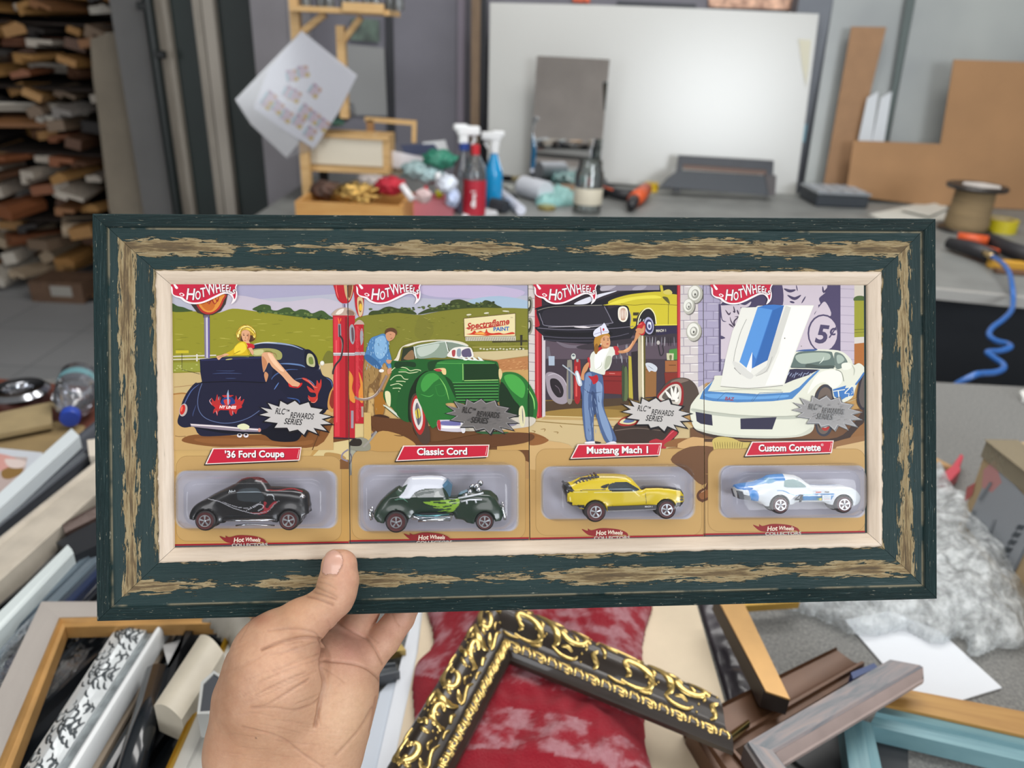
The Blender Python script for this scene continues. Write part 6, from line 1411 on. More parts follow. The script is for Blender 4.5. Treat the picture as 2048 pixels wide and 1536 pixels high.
for li, z0 in enumerate(LV):
    zt = (LV[li + 1] if li < 5 else 2.1) - .03
    n = 36 if li < 5 else 20
    layers = 4; ch = (zt - z0) / layers
    for i in range(n):
        lay = i // 9; col_ = i % 9; hh = ch * rr.uniform(.45, .85); zc = z0 + .02 + ch * (lay + .5)
        ki = rr.randrange(3); wi = rr.randrange(len(woods)); key = (ki, wi)
        if key not in omat: me = offmesh(ki).copy(); me.materials.clear(); me.materials.append(woods[wi]); omat[key] = me
        o = bpy.data.objects.new('moulding_offcut', omat[key]); COL.objects.link(o)
        ln = rr.uniform(.2, .6); x = -.6 + .15 * col_ + rr.uniform(-.02, .02) + (.04 if lay % 2 else 0); y = -.46 + rr.uniform(-.18, .12) + ln / 2
        o.location = (-2.72 + x, 4.75 + y, min(zc, zt - .02)); o.scale = (rr.uniform(.07, .135), ln, hh)
        o.rotation_euler = (rr.uniform(-.08, .08), rr.uniform(-.45, .45), rr.uniform(-.25, .25) if rr.random() < .7 else rr.uniform(-1.2, 1.2))
        tag(o, 'short wooden moulding offcut lying in the dark rack at far left', 'offcut', 'moulding offcuts in the rack')
# carton on the floor in front of the rack
cb = empty('cardboard_box', 'small brown carton on the tiled floor under the offcut rack', 'box', (-2.60, 4.12, 0))
box('carton', (0, 0, .06), (.3, .22, .12), mat('6b5240', .7, var=.1), cb); box('paper_label', (.03, -.1115, .07), (.12, .002, .06), mat('a8a49c', .6), cb)
def isolated(rr2=random.Random(4)):
    for i in range(9):
        me = omat[list(omat)[i]]; o = bpy.data.objects.new('wood_scrap', me); COL.objects.link(o); o.scale = (rr2.uniform(.04, .09), rr2.uniform(.12, .3), .02)
        p = onz(rr2.uniform(60, 230), rr2.uniform(545, 600), 0); o.location = (p.x, p.y, .012); o.rotation_euler = (0, 0, rr2.uniform(-1.5, 1.5)); tag(o, 'loose wood scrap on the tiled floor before the rack', 'wood scrap', 'wood scraps on the floor')
isolated()
# canvas sheet leaning against the grey wall
sh = leanslab('canvas_sheet', [(180, 78), (232, 62), (300, 432), (232, 500), (218, 420), (196, 230), (186, 160)], 4.0, .5, .1, .01, mat('857b6c', .8, var=.06, vs=5, bump=.3, bs=20, bd=.01))
tag(sh, 'tall beige canvas sheet leaning between the offcut rack and grey wall', 'canvas sheet')

# ---------------------------------------------------------------- pine shelf unit on the back table
PINE = woodm('c19a63', 'd6b27c', (2, 2, 14), .5, 4); PINEH = woodm('c19a63', 'd6b27c', (2, 14, 14), .5, 4)
Yp = 3.05
px_ = lambda x, y, Y=Yp: ony(x, y, Y)
su = empty('pine_shelf', 'raw pine shelf on brackets holding glass jars above the back table', 'shelf', (ony(590, 100, Yp).x, Yp, TZ))
def sb(name, a, b, d, th, m, dz=0):   # bar between two points in the plane Y=Yp
    a, b = Vector(a), Vector(b); M = axisM(a, b, (0, 1, 0)); L_ = (b - a).length
    bm = bmesh.new(); add_box(bm, (0, 0, L_ / 2), (d, th, L_), M=M); o = bm_obj(name, bm, m, None); o.parent = su; o.matrix_parent_inverse = Matrix.Translation(-su.location); return o
p0 = ony(589, 0, Yp); sb('post', (p0.x, Yp, TZ), (p0.x, Yp, 2.2), .033, .04, PINE)
p1 = ony(681, 40, Yp); sb('post', (p1.x, Yp, ony(681, 235, Yp).z), (p1.x, Yp, 1.50), .030, .04, PINE)
a_, b_ = ony(598, 22, Yp), ony(776, 30, Yp)
zsh = ony(690, 22, Yp).z
box('shelf_board', ((a_.x + b_.x) / 2 - su.location.x, .06, zsh - TZ), (b_.x - a_.x + .03, .26, .018), PINEH, su)
box('front_rail', ((ony(695, 0, Yp).x + b_.x) / 2 - su.location.x, -.08, zsh - TZ + .012), (b_.x - ony(695, 0, Yp).x, .018, .03), PINEH, su)
sb('bracket', ony(598, 70, Yp), ony(650, 28, Yp), .022, .03, PINE); sb('bracket', ony(681, 90, Yp), ony(722, 35, Yp), .02, .03, PINE)
rj = random.Random(8)
for i in range(9):
    jx = a_.x + .035 + i * .042; j = empty('glass_jar', 'small clear glass jar in the row on the pine shelf', 'jar', (jx, Yp - .02 + (i % 2) * .05, zsh + .0095), 'jars on the pine shelf')
    lathe('jar_body', [(.0001, 0), (.016, 0), (.018, .006), (.018, .05), (.013, .06), (.013, .066)], clear('jar_glass', 'dfe3e2', .6, .05, .12, 'cfd2d0'), j, 16, close=False); lathe('lid', [(.015, .064), (.015, .078), (.0001, .079)], mat(rj.choice(['8d8f92', 'c9c9c6', '6f4a3a']), .3, .5), j, 16)
# pine crate with cream front
bx = empty('wooden_crate', 'shallow pine crate with cream front panel on legs above the drawer', 'crate', (ony(692, 300, 3.08).x, 3.15, ony(690, 345, 3.08).z))
def crate(e, w, d, h, mm, t_=.02, front=None):
    box('side_panel', (-w / 2 + t_ / 2, 0, h / 2), (t_, d, h), mm, e); box('side_panel', (w / 2 - t_ / 2, 0, h / 2), (t_, d, h), mm, e)
    box('back_panel', (0, d / 2 - t_ / 2, h / 2), (w - 2 * t_, t_, h), mm, e); box('bottom', (0, 0, t_ / 2), (w - 2 * t_, d - 2 * t_, t_), mm, e)
    if front: box('front_panel', (0, -d / 2 + .004, h / 2 + t_ * .3), (w - 2 * t_, .006, h - 1.4 * t_), front, e); box('front_rail', (0, -d / 2 - .003, t_ * .4), (w, .012, t_ * .8), mm, e); box('front_rail', (0, -d / 2 - .003, h - t_ * .3), (w, .012, t_ * .6), mm, e)
    else: box('front_panel', (0, -d / 2 + t_ / 2, h / 2), (w - 2 * t_, t_, h), mm, e)
wc = (ony(777, 300, 3.08) - ony(604, 300, 3.08)).length; hc = ony(690, 268, 3.08).z - ony(690, 345, 3.08).z
crate(bx, wc, .13, hc, PINEH, .028, mat('d8d0be', .6))
for x in (-wc * .35, wc * .35):
    hL = bx.location.z - TZ
    box('leg', (x, .03, -hL / 2), (.03, .03, hL), DK, bx)
dw = empty('craft_drawer', 'open honey-coloured pine drawer of craft scraps at back table left', 'drawer', (ony(715, 430, 2.72).x, 2.72, TZ))
crate(dw, (ony(818, 420, 2.6) - ony(604, 420, 2.6)).length, .26, .095, woodm('c08a48', 'd0a05e', (2, 14, 14), .5, 4), .016)
def at_y(x, y, Y): return ony(x, y, Y)
def lump(name, label, cat, px, py, Y, r, m, sc_=(1, 1, 1), seed=0, nz=.35, ns=3, group=None):
    """crumpled soft lump"""
    p = ony(px, py, Y); bm = bmesh.new(); bmesh.ops.create_icosphere(bm, subdivisions=4, radius=1)
    for v in bm.verts:
        n_ = mnoise.noise(v.co * ns + Vector((seed, 0, 0))); v.co *= 1 + nz * n_
    bmesh.ops.scale(bm, vec=(r * sc_[0], r * sc_[1], r * sc_[2]), verts=bm.verts)
    o = bm_obj(name, bm, m, None, True); o.location = p; tag(o, label, cat, group); return o
lump('gold_tinsel', 'crumpled gold tinsel garland in the pine drawer', 'tinsel', 712, 386, 2.72, .05, mat('b8975a', .25, .9, var=.4, vs=60, bump=1, bs=150, bd=.004), (1.5, 1, .7), 1, .6, 5)
lump('red_cloth', 'crumpled red cloth on top of the pine drawer scraps', 'cloth', 782, 372, 2.74, .04, mat('a81e30', .7, var=.2), (1.3, 1, .8), 2)
lump('dark_bag', 'dark brown crumpled bag in the pine drawer by the wall', 'bag', 655, 380, 2.78, .05, mat('4a3328', .6, var=.3), (1.3, 1, .6), 3)
lump('white_cloth', 'crumpled off-white wrapping in the pine drawer behind the tinsel', 'wrapping', 745, 362, 2.82, .045, mat('a59c98', .6, var=.15), (1.4, 1, .5), 4)
# contents of the crate
for i in range(6):
    x = 690 + i * 12; o = lump('paper_scrap', 'crumpled cream paper in the cream-fronted pine crate', 'paper', x, 278 - (i % 2) * 3, 3.14, .014, mat('cfc4ae', .7), (1.3, 1, .7), 10 + i, .4, 3, 'paper scraps in the crate')
lump('teal_bag', 'green glass dish with wire tangle on the pine crate', 'dish', 672, 243, 3.16, .022, mat('5f8f80', .3, coat=.3), (1.5, 1, .8), 5)
lump('wire_tangle', 'grey tangle of wire standing on the crate behind the paper', 'wire', 690, 222, 3.16, .028, mat('6f7276', .4, .4, var=.5, vs=80, bump=1, bs=90, bd=.01), (1.1, 1, 1.1), 6, .8, 6)
# small pine frame standing behind the crate
sf = empty('small_pine_frame', 'small unfinished pine frame standing on the crate', 'frame', ony(785, 290, 3.2))
def bar3(e, name, pa, pb, w_, Y, m):
    a, b = ony(*pa, Y), ony(*pb, Y); M = axisM(a, b, (0, 1, 0)); L_ = (b - a).length; bm = bmesh.new(); add_box(bm, (0, 0, L_ / 2), (w_, .015, L_), M=M)
    o = bm_obj(name, bm, m, None); o.parent = e; o.matrix_parent_inverse = Matrix.Translation(-e.location); return o
bar3(sf, 'top_rail', (730, 238), (833, 246), .018, 3.2, PINEH); bar3(sf, 'side_rail', (829, 246), (828, 285), .018, 3.2, PINE); bar3(sf, 'side_rail', (740, 240), (742, 275), .03, 3.2, woodm('8a623a', 'a57a4a'))
# panels on the back wall to the right of the shelf
def wallslab(name, label, cat, px, Y, th, m, group=None):
    o = prism(name, [ony(x, y, Y) for x, y in px], (0, th, 0), m); tag(o, label, cat, group); return o
wallslab('grey_sheet', 'pale grey sheet standing behind the pine shelf', 'panel', [(692, 88), (768, 96), (775, 232), (697, 230)], 3.985, .01, mat('8f9090', .5))
wallslab('dark_picture', 'dark green picture hung under the pine shelf', 'picture', [(702, 36), (757, 40), (758, 84), (702, 80)], 3.97, .015, mat('4c5c52', .4, var=.4, vs=14))
wallslab('dark_strip', 'narrow black upright strip on the back wall beside the shelf', 'strip', [(770, 0), (784, 0), (790, 285), (776, 285)], 3.98, .02, mat('22242a', .5))
wallslab('lilac_strip', 'narrow pale lilac upright moulding on the back wall', 'strip', [(916, -60), (932, -60), (927, 340), (914, 340)], 3.98, .02, mat('8f8794', .6))
wallslab('brown_moulding', 'dark brown moulding length standing left of the white board', 'moulding', [(943, -60), (962, -60), (957, 345), (941, 345)], 3.84, .03, woodm('6b5743', '7d6750', (14, 14, 2)))
wallslab('dark_gap_strip', 'thin black strip put in for the dark gap at the white board edge', 'moulding', [(962, -60), (974, -60), (972, 345), (958, 345)], 3.86, .02, mat('1f2228', .4))  # black strip put in where the gap is only dark with shade
# white board, mirror, artworks
wb = empty('white_board', 'large white foam board leaning on the back wall', 'board', lean(1290, 370, 3.74, TZ, .1))
o = leanslab('panel', [(980, 5), (1200, 10), (1420, 18), (1638, 28), (1634, 60), (1612, 230), (1590, 392), (1300, 372), (975, 348)], 3.74, TZ, .10, .012, mat('babbb8', .27, spec=1.0)); o.parent = wb; o.matrix_parent_inverse = Matrix.Translation(-wb.location)
o = leanslab('masking_tape', [(1597, 78), (1622, 80), (1618, 135), (1612, 174), (1604, 130)], 3.737, TZ, .10, .001, mat('c9c6b2', .5)); o.parent = wb; o.matrix_parent_inverse = Matrix.Translation(-wb.location)
mc_ = lean(1129, 352, 3.60, TZ, .0); mtop = ony(1137, 115, 3.60).z; mwid = (ony(1207, 240, 3.6) - ony(1068, 240, 3.6)).length
mi = empty('mirror', 'narrow frameless mirror leaning on the white board', 'mirror', (mc_.x, 3.62, TZ))
o = box('mirror_glass', (0, 0, (mtop - TZ) / 2), (mwid * 1.03, .004, mtop - TZ), mat('e4e6e8', .012, 1.0), mi); mi.rotation_euler = (-.035, 0, math.radians(-8))
wallslab('pink_artwork', 'pink and orange painting edge above the white board', 'painting', [(1418, -80), (1600, -74), (1598, 20), (1418, 14)], 3.98, .02, mat('d09a84', .6, var=.35, vs=30))
wallslab('red_artwork', 'small orange-red picture edge above the board', 'picture', [(1146, -60), (1180, -60), (1180, 6), (1146, 4)], 3.98, .02, mat('c25a3c', .6, var=.3, vs=40))
wallslab('dark_ledge', 'dark horizontal strip above the white board', 'strip', [(1236, 1), (1392, 8), (1392, 16), (1236, 10)], 3.98, .02, mat('3a3d44', .5))
o = leanslab('blue_tape', [(1596, 247), (1614, 249), (1609, 285), (1592, 282)], 3.86, TZ, 0, .002, mat('6fa5b8', .5)); tag(o, 'small blue tape piece on the grey pier', 'tape')
# black frames leaning at the table edge
bf1 = empty('black_picture_frame', 'black picture frame with brown inner edge leaning on the white board', 'frame', lean(1450, 365, 3.55, TZ, .25))
def lp(name, px, Y0, t_, th, m, e):
    o = leanslab(name, px, Y0, TZ, t_, th, m); o.parent = e; o.matrix_parent_inverse = Matrix.Translation(-e.location); return o
BLKM = mat('24262e', .3, var=.1); lp('top_rail', [(1358, 311), (1548, 322), (1534, 340), (1366, 328)], 3.6, .25, .02, BLKM, bf1); lp('side_rail', [(1358, 311), (1366, 328), (1360, 385), (1346, 385)], 3.6, .25, .02, BLKM, bf1)
lp('side_rail', [(1548, 322), (1544, 392), (1528, 392), (1534, 340)], 3.6, .25, .02, BLKM, bf1); lp('inner_edge', [(1366, 328), (1534, 340), (1532, 350), (1367, 338)], 3.605, .25, .015, mat('6b5348', .5), bf1)
bk = empty('black_plank', 'wide black moulding plank lying before the black frame', 'moulding', lean(1450, 375, 3.45, TZ, .3))
lp('face', [(1358, 342), (1552, 354), (1548, 392), (1322, 374), (1335, 358)], 3.5, .3, .025, mat('33383f', .35), bk); lp('edge', [(1530, 350), (1553, 352), (1550, 392), (1538, 392)], 3.495, .3, .03, mat('4a4648', .5), bk)
# right: frosted panels, cardboard
FR = NT('frosted_panel'); FR.base(FR.ramp(FR.noise(FR.coord(), 1.6, 3), [(.3, '8d9294'), (.7, 'a9aeac')])); FR.b.inputs['Roughness'].default_value = .3; FR.b.inputs['Specular IOR Level'].default_value = .7; FR = FR.m
for px, lb, Y0 in (([(1680, -80), (1838, -80), (1770, 300), (1745, 410), (1604, 396)], 'tall frosted grey sheet leaning beside the grey pier', 3.80), ([(1846, -80), (2300, -80), (2300, 470), (1752, 410), (1775, 300)], 'wide frosted sheet leaning behind the large cardboard', 3.78)):
    o = leanslab('frosted_sheet', px, Y0, TZ, .09, .008, FR); tag(o, lb, 'sheet')
o = leanslab('dark_edge_strip', [(1826, -80), (1846, -80), (1772, 300), (1764, 300)], 3.77, TZ, .09, .006, mat('55605f', .5)); tag(o, 'dark grey strip between the two frosted sheets', 'strip')
CBM = mat('a07a55', .75, var=.04, vs=4)
o = leanslab('fibreboard_strip', [(1703, 53), (1773, 54), (1692, 382), (1646, 376)], 3.72, TZ, .10, .006, mat('957354', .7, var=.03)); tag(o, 'narrow tall brown fibreboard strip beside the grey pier', 'board')
for a, lb in ((0, 'left one of two white slanted-top strips behind the cardboard'), (27, 'right one of two white slanted-top strips behind the cardboard')):
    o = leanslab('white_strip', [(1735 + a, 196), (1757 + a, 183), (1742 + a * .93, 290), (1715 + a, 290)], 3.68, TZ, .10, .006, mat('c6cbd0', .5)); tag(o, lb, 'strip')
o = leanslab('cardboard_sheet', [(1908, 119), (2260, 131), (2260, 470), (1830, 408), (1692, 390), (1707, 281), (1881, 288)], 3.62, TZ, .10, .005, CBM); tag(o, 'large brown L-shaped cardboard sheet leaning at right', 'cardboard')

# ---------------------------------------------------------------- hanging paper in its sleeve
Ys = 3.026
hs = empty('plastic_sleeve', 'white paper in a clear sleeve hanging crooked from the pine shelf', 'sleeve', ony(603, 62, Ys))
o = prism('back_sheet', [ony(x, y, Ys + .004) for x, y in ((603, 62), (606, 64), (640, 240), (626, 296), (601, 282), (573, 315), (502, 248), (471, 199))], (0, .0012, 0), mat('dededb', .5)); o.parent = hs; o.matrix_parent_inverse = Matrix.Translation(-hs.location)
o = prism('printed_sheet', [ony(x, y, Ys) for x, y in ((603, 62), (714, 151), (676, 226), (628, 297), (560, 255), (507, 216), (536, 140))], (0, .0012, 0), mat('f2f3f6', .4)); o.parent = hs; o.matrix_parent_inverse = Matrix.Translation(-hs.location)
og = ony(603, 62, Ys)
pr = Print(lambda x, y: ((ony(x, y, Ys) - og).x, (ony(x, y, Ys) - og).z), step=2e-5, z0=.0004)
def cake(x, y, rot, s=1.0):
    c, q_ = math.cos(math.radians(rot)), math.sin(math.radians(rot)); T_ = lambda pts: [(x + s * (a * c - b * q_), y + s * (a * q_ + b * c)) for a, b in pts]
    pr.poly('dccbd2', T_([(-11, -12), (11, -12), (13, 12), (-13, 12)])); pr.poly('a8cdd4', T_([(-13, -8), (-8, -12), (-8, 12), (-13, 8)])); pr.poly('b58ba6', T_([(-11, -14), (-1, -14), (0, -9), (-11, -9)])); pr.poly('d3a184', T_([(3, -14), (12, -12), (13, -4), (5, -6)])); pr.poly('d8b956', T_([(4, 4), (13, 3), (13, 13), (2, 13)]))
    for k in range(3): pr.line('cfa9bd', T_([(-7 + k * 5, -8), (-7 + k * 5, 9)]), 1.2 * s)
for x, y, r_ in ((584, 152, -12), (606, 144, -12), (578, 186, 30), (629, 182, 35), (590, 192, 28), (534, 205, 35), (555, 215, 30), (573, 232, 30), (610, 222, 32), (628, 236, 30), (597, 243, 30), (646, 250, 32), (620, 266, 30), (540, 196, 35)): cake(x, y, r_, .92)
o = pr.build('printed_pattern', vmat('paper_print', .5)); o.parent = hs; o.rotation_euler = (PI / 2, 0, 0)
prn = prism('clear_sleeve', [ony(x, y, Ys - .003) for x, y in ((603, 60), (716, 151), (676, 230), (628, 299), (573, 317), (500, 248), (470, 199))], (0, .0004, 0), clear('sleeve_film', 'f8f8fa', .35, .12, .05)); prn.parent = hs; prn.matrix_parent_inverse = Matrix.Translation(-hs.location)

# ---------------------------------------------------------------- bottles and tools on the back table
def H(px, ybot, ytop, z=TZ):
    """table point under px,ybot and the height that reaches ytop"""
    p = onz(px, ybot, z); return p, onplane(px, ytop, p, Vector((0, 1, 0))).z - z
def spray(name, label, px, yb, yt, rpx, liq, collar, lab=None, level=.75, turn=0, cat='spray bottle'):
    p, h = H(px, yb, yt); r = rpx * mperpx(px, yb, TZ); e = empty(name, label, cat, p); hb = h * .72
    prof = [(.0001, 0), (r * .95, 0), (r, r * .15), (r, hb * .62), (r * .85, hb * .72), (r * .5, hb * .9), (r * .36, hb)]
    lathe('bottle', prof, mat(liq, .15, coat=.4) if level > .9 else clear('bottle_plastic', 'e2e6ea', .7, .06, .12, 'c6ccd2'), e, 24, close=False)
    if liq and level <= .9: lathe('liquid', [(.0001, r * .08), (r * .9, r * .08), (r * .93, hb * level * .7), (r * .8 if level > .8 else r * .93, hb * level), (.0001, hb * level)], mat(liq, .1, spec=.6), e, 24)
    lathe('collar', [(r * .42, hb), (r * .48, hb), (r * .48, hb + h * .07), (r * .3, hb + h * .08)], mat(collar, .4), e, 18)
    bm = bmesh.new(); z0 = hb + h * .075; M = Matrix.Rotation(turn, 4, 'Z')
    for a, b, c_ in (((-r * .1, 0, z0 + h * .06), (r * .85, r * .7, h * .13), 0), ((r * .35, 0, z0 + h * .14), (r * 2.1, r * .8, h * .10), 0), ((r * -.35, 0, z0 + h * .175), (r * 1.3, r * .75, h * .07), 0)):
        add_box(bm, a, b, bev=r * .12, M=M)
    add_tube(bm, [M @ Vector((r * .8, 0, z0 + h * .10)), M @ Vector((r * 1.0, 0, z0 + h * .04)), M @ Vector((r * .7, 0, z0 - h * .02))], [r * .14, r * .16, r * .1], 8)
    bm_obj('trigger_head', bm, mat('e6e8ea', .4), e)
    if lab: lathe('label', [(r * 1.01, hb * .12), (r * 1.015, hb * .13), (r * 1.015, hb * .58), (r * 1.01, hb * .59)], mat(lab, .5), e, 24, close=False)
    return e, r, h
spray('spray_bottle', 'clear spray bottle with white trigger and navy collar', 926, 424, 249, 21, '4f7fae', '24408a', None, .22, .3)
spray('spray_bottle', 'bright blue liquid spray bottle with white trigger', 985, 412, 262, 18, '1791cc', 'e4e6e8', None, .98, PI)
p, h = H(948, 430, 288); r = 22 * mperpx(948, 430, TZ)
e = empty('solvent_bottle', 'clear bottle with red cap and red label between the spray bottles', 'bottle', p)
lathe('bottle', [(.0001, 0), (r, 0), (r, h * .6), (r * .8, h * .72), (r * .34, h * .86), (r * .34, h * .88)], clear('bottle_plastic'), e, 24, close=False); lathe('label', [(r * 1.02, h * .02), (r * 1.02, h * .52)], mat('b02436', .45), e, 24, close=False)
lathe('cap', [(r * .38, h * .86), (r * .38, h * .99), (.0001, h)], mat('c22430', .4), e, 18)
pr = Print(lambda x, y: (x, y), step=2e-5)
pr.poly('ece4e6', [(-.006, -.030), (.006, -.034), (.008, -.006), (.002, .004), (.010, .010), (.006, .018), (-.004, .012), (-.002, -.004), (-.009, -.018)], 3); pr.line('ece4e6', [(-.012, .026), (.008, .027)], .004)
o = pr.build('label_figure', vmat('paper_print'), e); o.rotation_euler = (PI / 2, 0, 0); o.location = (0, -r * 1.06, h * .27)
# big jar
p, h = H(1173, 424, 320); r = 27 * mperpx(1173, 424, TZ); e = empty('glass_jar', 'large clear glass jar with cream label beside the drill', 'jar', p)
lathe('jar_body', [(.0001, 0), (r, 0), (r, h * .12), (r * 1.0, h * .76), (r * .84, h * .87), (r * .82, h), (r * .78, h), (r * .78, h * .87), (r * .94, h * .76), (r * .94, h * .03), (.0001, h * .03)], clear('jar_glass2', 'e6eae9', .8, .04, .06, 'dfe6e4'), e, 28, close=False)
lathe('label', [(r * 1.015, h * .18), (r * 1.02, h * .185), (r * 1.02, h * .49), (r * 1.015, h * .495)], mat('d2cbb8', .5), e, 28, close=False)
blb = lathe('brush_handle', [(.004, h * .5), (.006, h * .6), (.004, h * .68)], mat('b0343c', .4), e, 10)
# lid and teal bag
roundm('jar_lid', 1093, 418, TZ + .0005, [(.0001, 0), (.036, 0), (.038, .004), (.038, .012), (.034, .015), (.0001, .013)], mat('b5a25e', .3, .8)); tag(bpy.data.objects['jar_lid'], 'round gold metal jar lid beside the turquoise bag', 'lid')
o = mound('turquoise_bag', [(1068, 402), (1085, 388), (1120, 386), (1148, 394), (1150, 408), (1120, 413), (1080, 414)], TZ, .035, mat('8fc0bd', .4, var=.1, coat=.2), None, .006, 1.2, 40, .03); tag(o, 'crumpled turquoise plastic bag beside the big jar', 'bag')
def lyingroll(name, label, pa, pb, r, m, core, cat='paper roll'):
    a = onz(*pa, TZ + r); b = onz(*pb, TZ + r); M = axisM(a, b); L_ = (b - a).length; e = empty(name, label, cat, mw=M)
    lathe('roll', [(r * .45, 0), (r, 0), (r, L_), (r * .45, L_)], m, e, 24); lathe('core', [(r * .45, .0005), (r * .45, L_ - .0005)], core, e, 18, close=False); return e
lyingroll('paper_roll', 'fat white paper roll lying on the back table', (1046, 372), (1092, 384), .045, mat('d0d4dc', .6), mat('8a7358', .7))
lyingroll('paper_roll', 'thin white paper tube pointing to the front of the back table', (1000, 385), (1042, 420), .02, mat('d4d8e6', .6), mat('3a4258', .7))
lyingroll('dark_roll', 'short dark grey roll under the thin paper tube', (985, 408), (1012, 414), .026, mat('2e3238', .6), mat('15181c', .7), 'roll')
o = slabz('cardboard_scrap', [(1105, 352), (1120, 350), (1126, 370), (1150, 374), (1150, 392), (1115, 390)], TZ + .006, .005, CBM); tag(o, 'brown L-shaped cardboard scrap behind the turquoise bag', 'cardboard')
rs = random.Random(3)
for i, (x, y, c_, lb) in enumerate(((1010, 352, '4a4d52', 'grey scissors-like tool'), (1035, 362, '8d8260', 'brass hinge strip'), (1073, 350, '5a4a48', 'dark bottle cap'), (1130, 366, '3f7a5a', 'small green box'), (1020, 398, '26292e', 'black tool bag'), (1015, 380, 'b7b9b4', 'pale strip of moulding'))):
    p = onz(x, y, TZ); o = box('table_oddment', (0, 0, .012), (.06, .03, .024), mat(c_, .5), None, rs.uniform(-1, 1), .005); o.location = p; tag(o, lb + ' among the clutter at the back of the table', 'oddment')
o = slabz('white_strip', [(925, 418), (990, 416), (995, 424), (925, 430)], TZ + .01, .01, mat('dadce0', .5)); tag(o, 'short white strip lying before the red-label bottle', 'strip')
# drill
def pt(x, y, z): return onz(x, y, z)
dl = empty('cordless_drill', 'black and orange cordless drill lying beside the big jar', 'drill', pt(1250, 410, TZ))
def tb(e, name, pts, r, m, seg=14):
    o = tube(name, [Vector(p) - e.location for p in pts], r, m, e, seg); return o
OR = mat('d0582c', .45); tb(dl, 'handle', [pt(1205, 378, TZ + .03), pt(1235, 388, TZ + .03), pt(1262, 392, TZ + .03)], [.022, .024, .028], mat('24252a', .5))
tb(dl, 'motor_housing', [pt(1292, 378, TZ + .034), pt(1278, 392, TZ + .036), pt(1268, 400, TZ + .034)], [.028, .034, .03], OR); tb(dl, 'chuck', [pt(1268, 400, TZ + .034), pt(1262, 412, TZ + .03)], [.026, .018], mat('1c1c20', .4)); tb(dl, 'battery', [pt(1203, 366, TZ + .03), pt(1206, 382, TZ + .03)], [.03, .03], mat('2a2b30', .5), 8); tb(dl, 'grip_stripe', [pt(1203, 372, TZ + .056), pt(1225, 380, TZ + .055)], [.004, .004], OR)
def tape(name, label, px, py, ro, ri, h, m, side=None, tilt=None, z=TZ):
    e = empty(name, label, 'tape roll', onz(px, py, z)); lathe('tape', [(ri, 0), (ro, 0), (ro, h), (ri, h), (ri, 0)], m, e, 28, close=False); lathe('core', [(ri, .0005), (ri - .003, .0005), (ri - .003, h - .0005), (ri, h - .0005)], mat('b9a688', .7), e, 24, close=False)
    if tilt: e.rotation_euler = tilt
    return e
tape('tape_roll', 'small yellow tape roll behind the drill', 1302, 382, .032, .02, .04, mat('d9b21e', .4, coat=.4))
# pink box, marker, tissues, papers, green bag
pk = empty('pink_box', 'open pink plastic box beside the red-label bottle', 'box', onz(862, 430, TZ)); crate(pk, .17, .12, .07, mat('d9848f', .5), .006)
def stick(name, label, cat, a, b, r, m, capm=None, nm='barrel'):
    e = empty(name, label, cat, Vector(a)); tb(e, nm, [a, b], [r, r], m, 12)
    if capm: d = (Vector(b) - Vector(a)); tb(e, 'cap', [Vector(a), Vector(a) + d * .3], [r * 1.1, r * 1.1], capm, 12)
    return e
stick('marker_pen', 'fluorescent yellow marker with white body in the pink box', 'marker', onz(879, 395, TZ + .07), at_y(876, 345, onz(879, 395, TZ + .07).y), .012, mat('e6e8ec', .4), mat('d8dc30', .4))
stick('red_pen', 'red pen leaning in the pink box', 'pen', onz(862, 398, TZ + .07), at_y(850, 372, onz(862, 398, TZ + .07).y), .006, mat('c2283a', .4))
for i, (x, y, c_, sx_, lb, ct) in enumerate(((860, 350, 'a9c4c8', 1.2, 'crumpled pale blue tissue behind the pink box', 'tissue'), (893, 368, 'cfd6e2', .9, 'white tissue packet beside the yellow marker', 'tissue'), (880, 318, '2f7a64', 1.5, 'crumpled green plastic bag behind the bottles', 'bag'), (832, 340, '8fa6a8', 1.3, 'grey-blue bubble plastic beside the pine drawer', 'plastic'), (905, 395, 'b8c4e0', .6, 'pale lilac cloth standing beside the bottles', 'cloth'))):
    lump(['tissue', 'tissue', 'green_bag', 'plastic_bag', 'cloth'][i], lb, ct, x, y, 2.95 - (i in (1, 4)) * .12, .042, mat(c_, .5, var=.12), (sx_, 1, .8), 20 + i)
for i, (pts, c_, lb) in enumerate((([(778, 300), (862, 318), (838, 345), (775, 332)], 'e2e0e6', 'white printed leaflet beside the pine crate'), ([(800, 290), (868, 288), (880, 305), (812, 312)], '3c4460', 'dark blue printed booklet behind the leaflets'), ([(845, 285), (890, 280), (900, 312), (850, 312)], 'd6d8da', 'white card propped behind the green bag'), ([(775, 335), (850, 322), (800, 352), (775, 350)], 'd8cdb8', 'cream paper under the white leaflet'))):
    o = prism('leaflet', [ony(x, y, 3.15 + i * .01) for x, y in pts], (0, .003, 0), mat(c_, .5)); tag(o, lb, 'paper')
stick('scissor_handle', 'white plastic handle sticking out of the pine drawer', 'handle', at_y(803, 370, 2.66), at_y(825, 400, 2.64), .012, mat('e4e2e4', .4))
lump('pink_sponge', 'pinkish-white sponge in the pink box', 'sponge', 846, 392, 2.74, .03, mat('d0b8b8', .8), (1, 1, .8), 31)

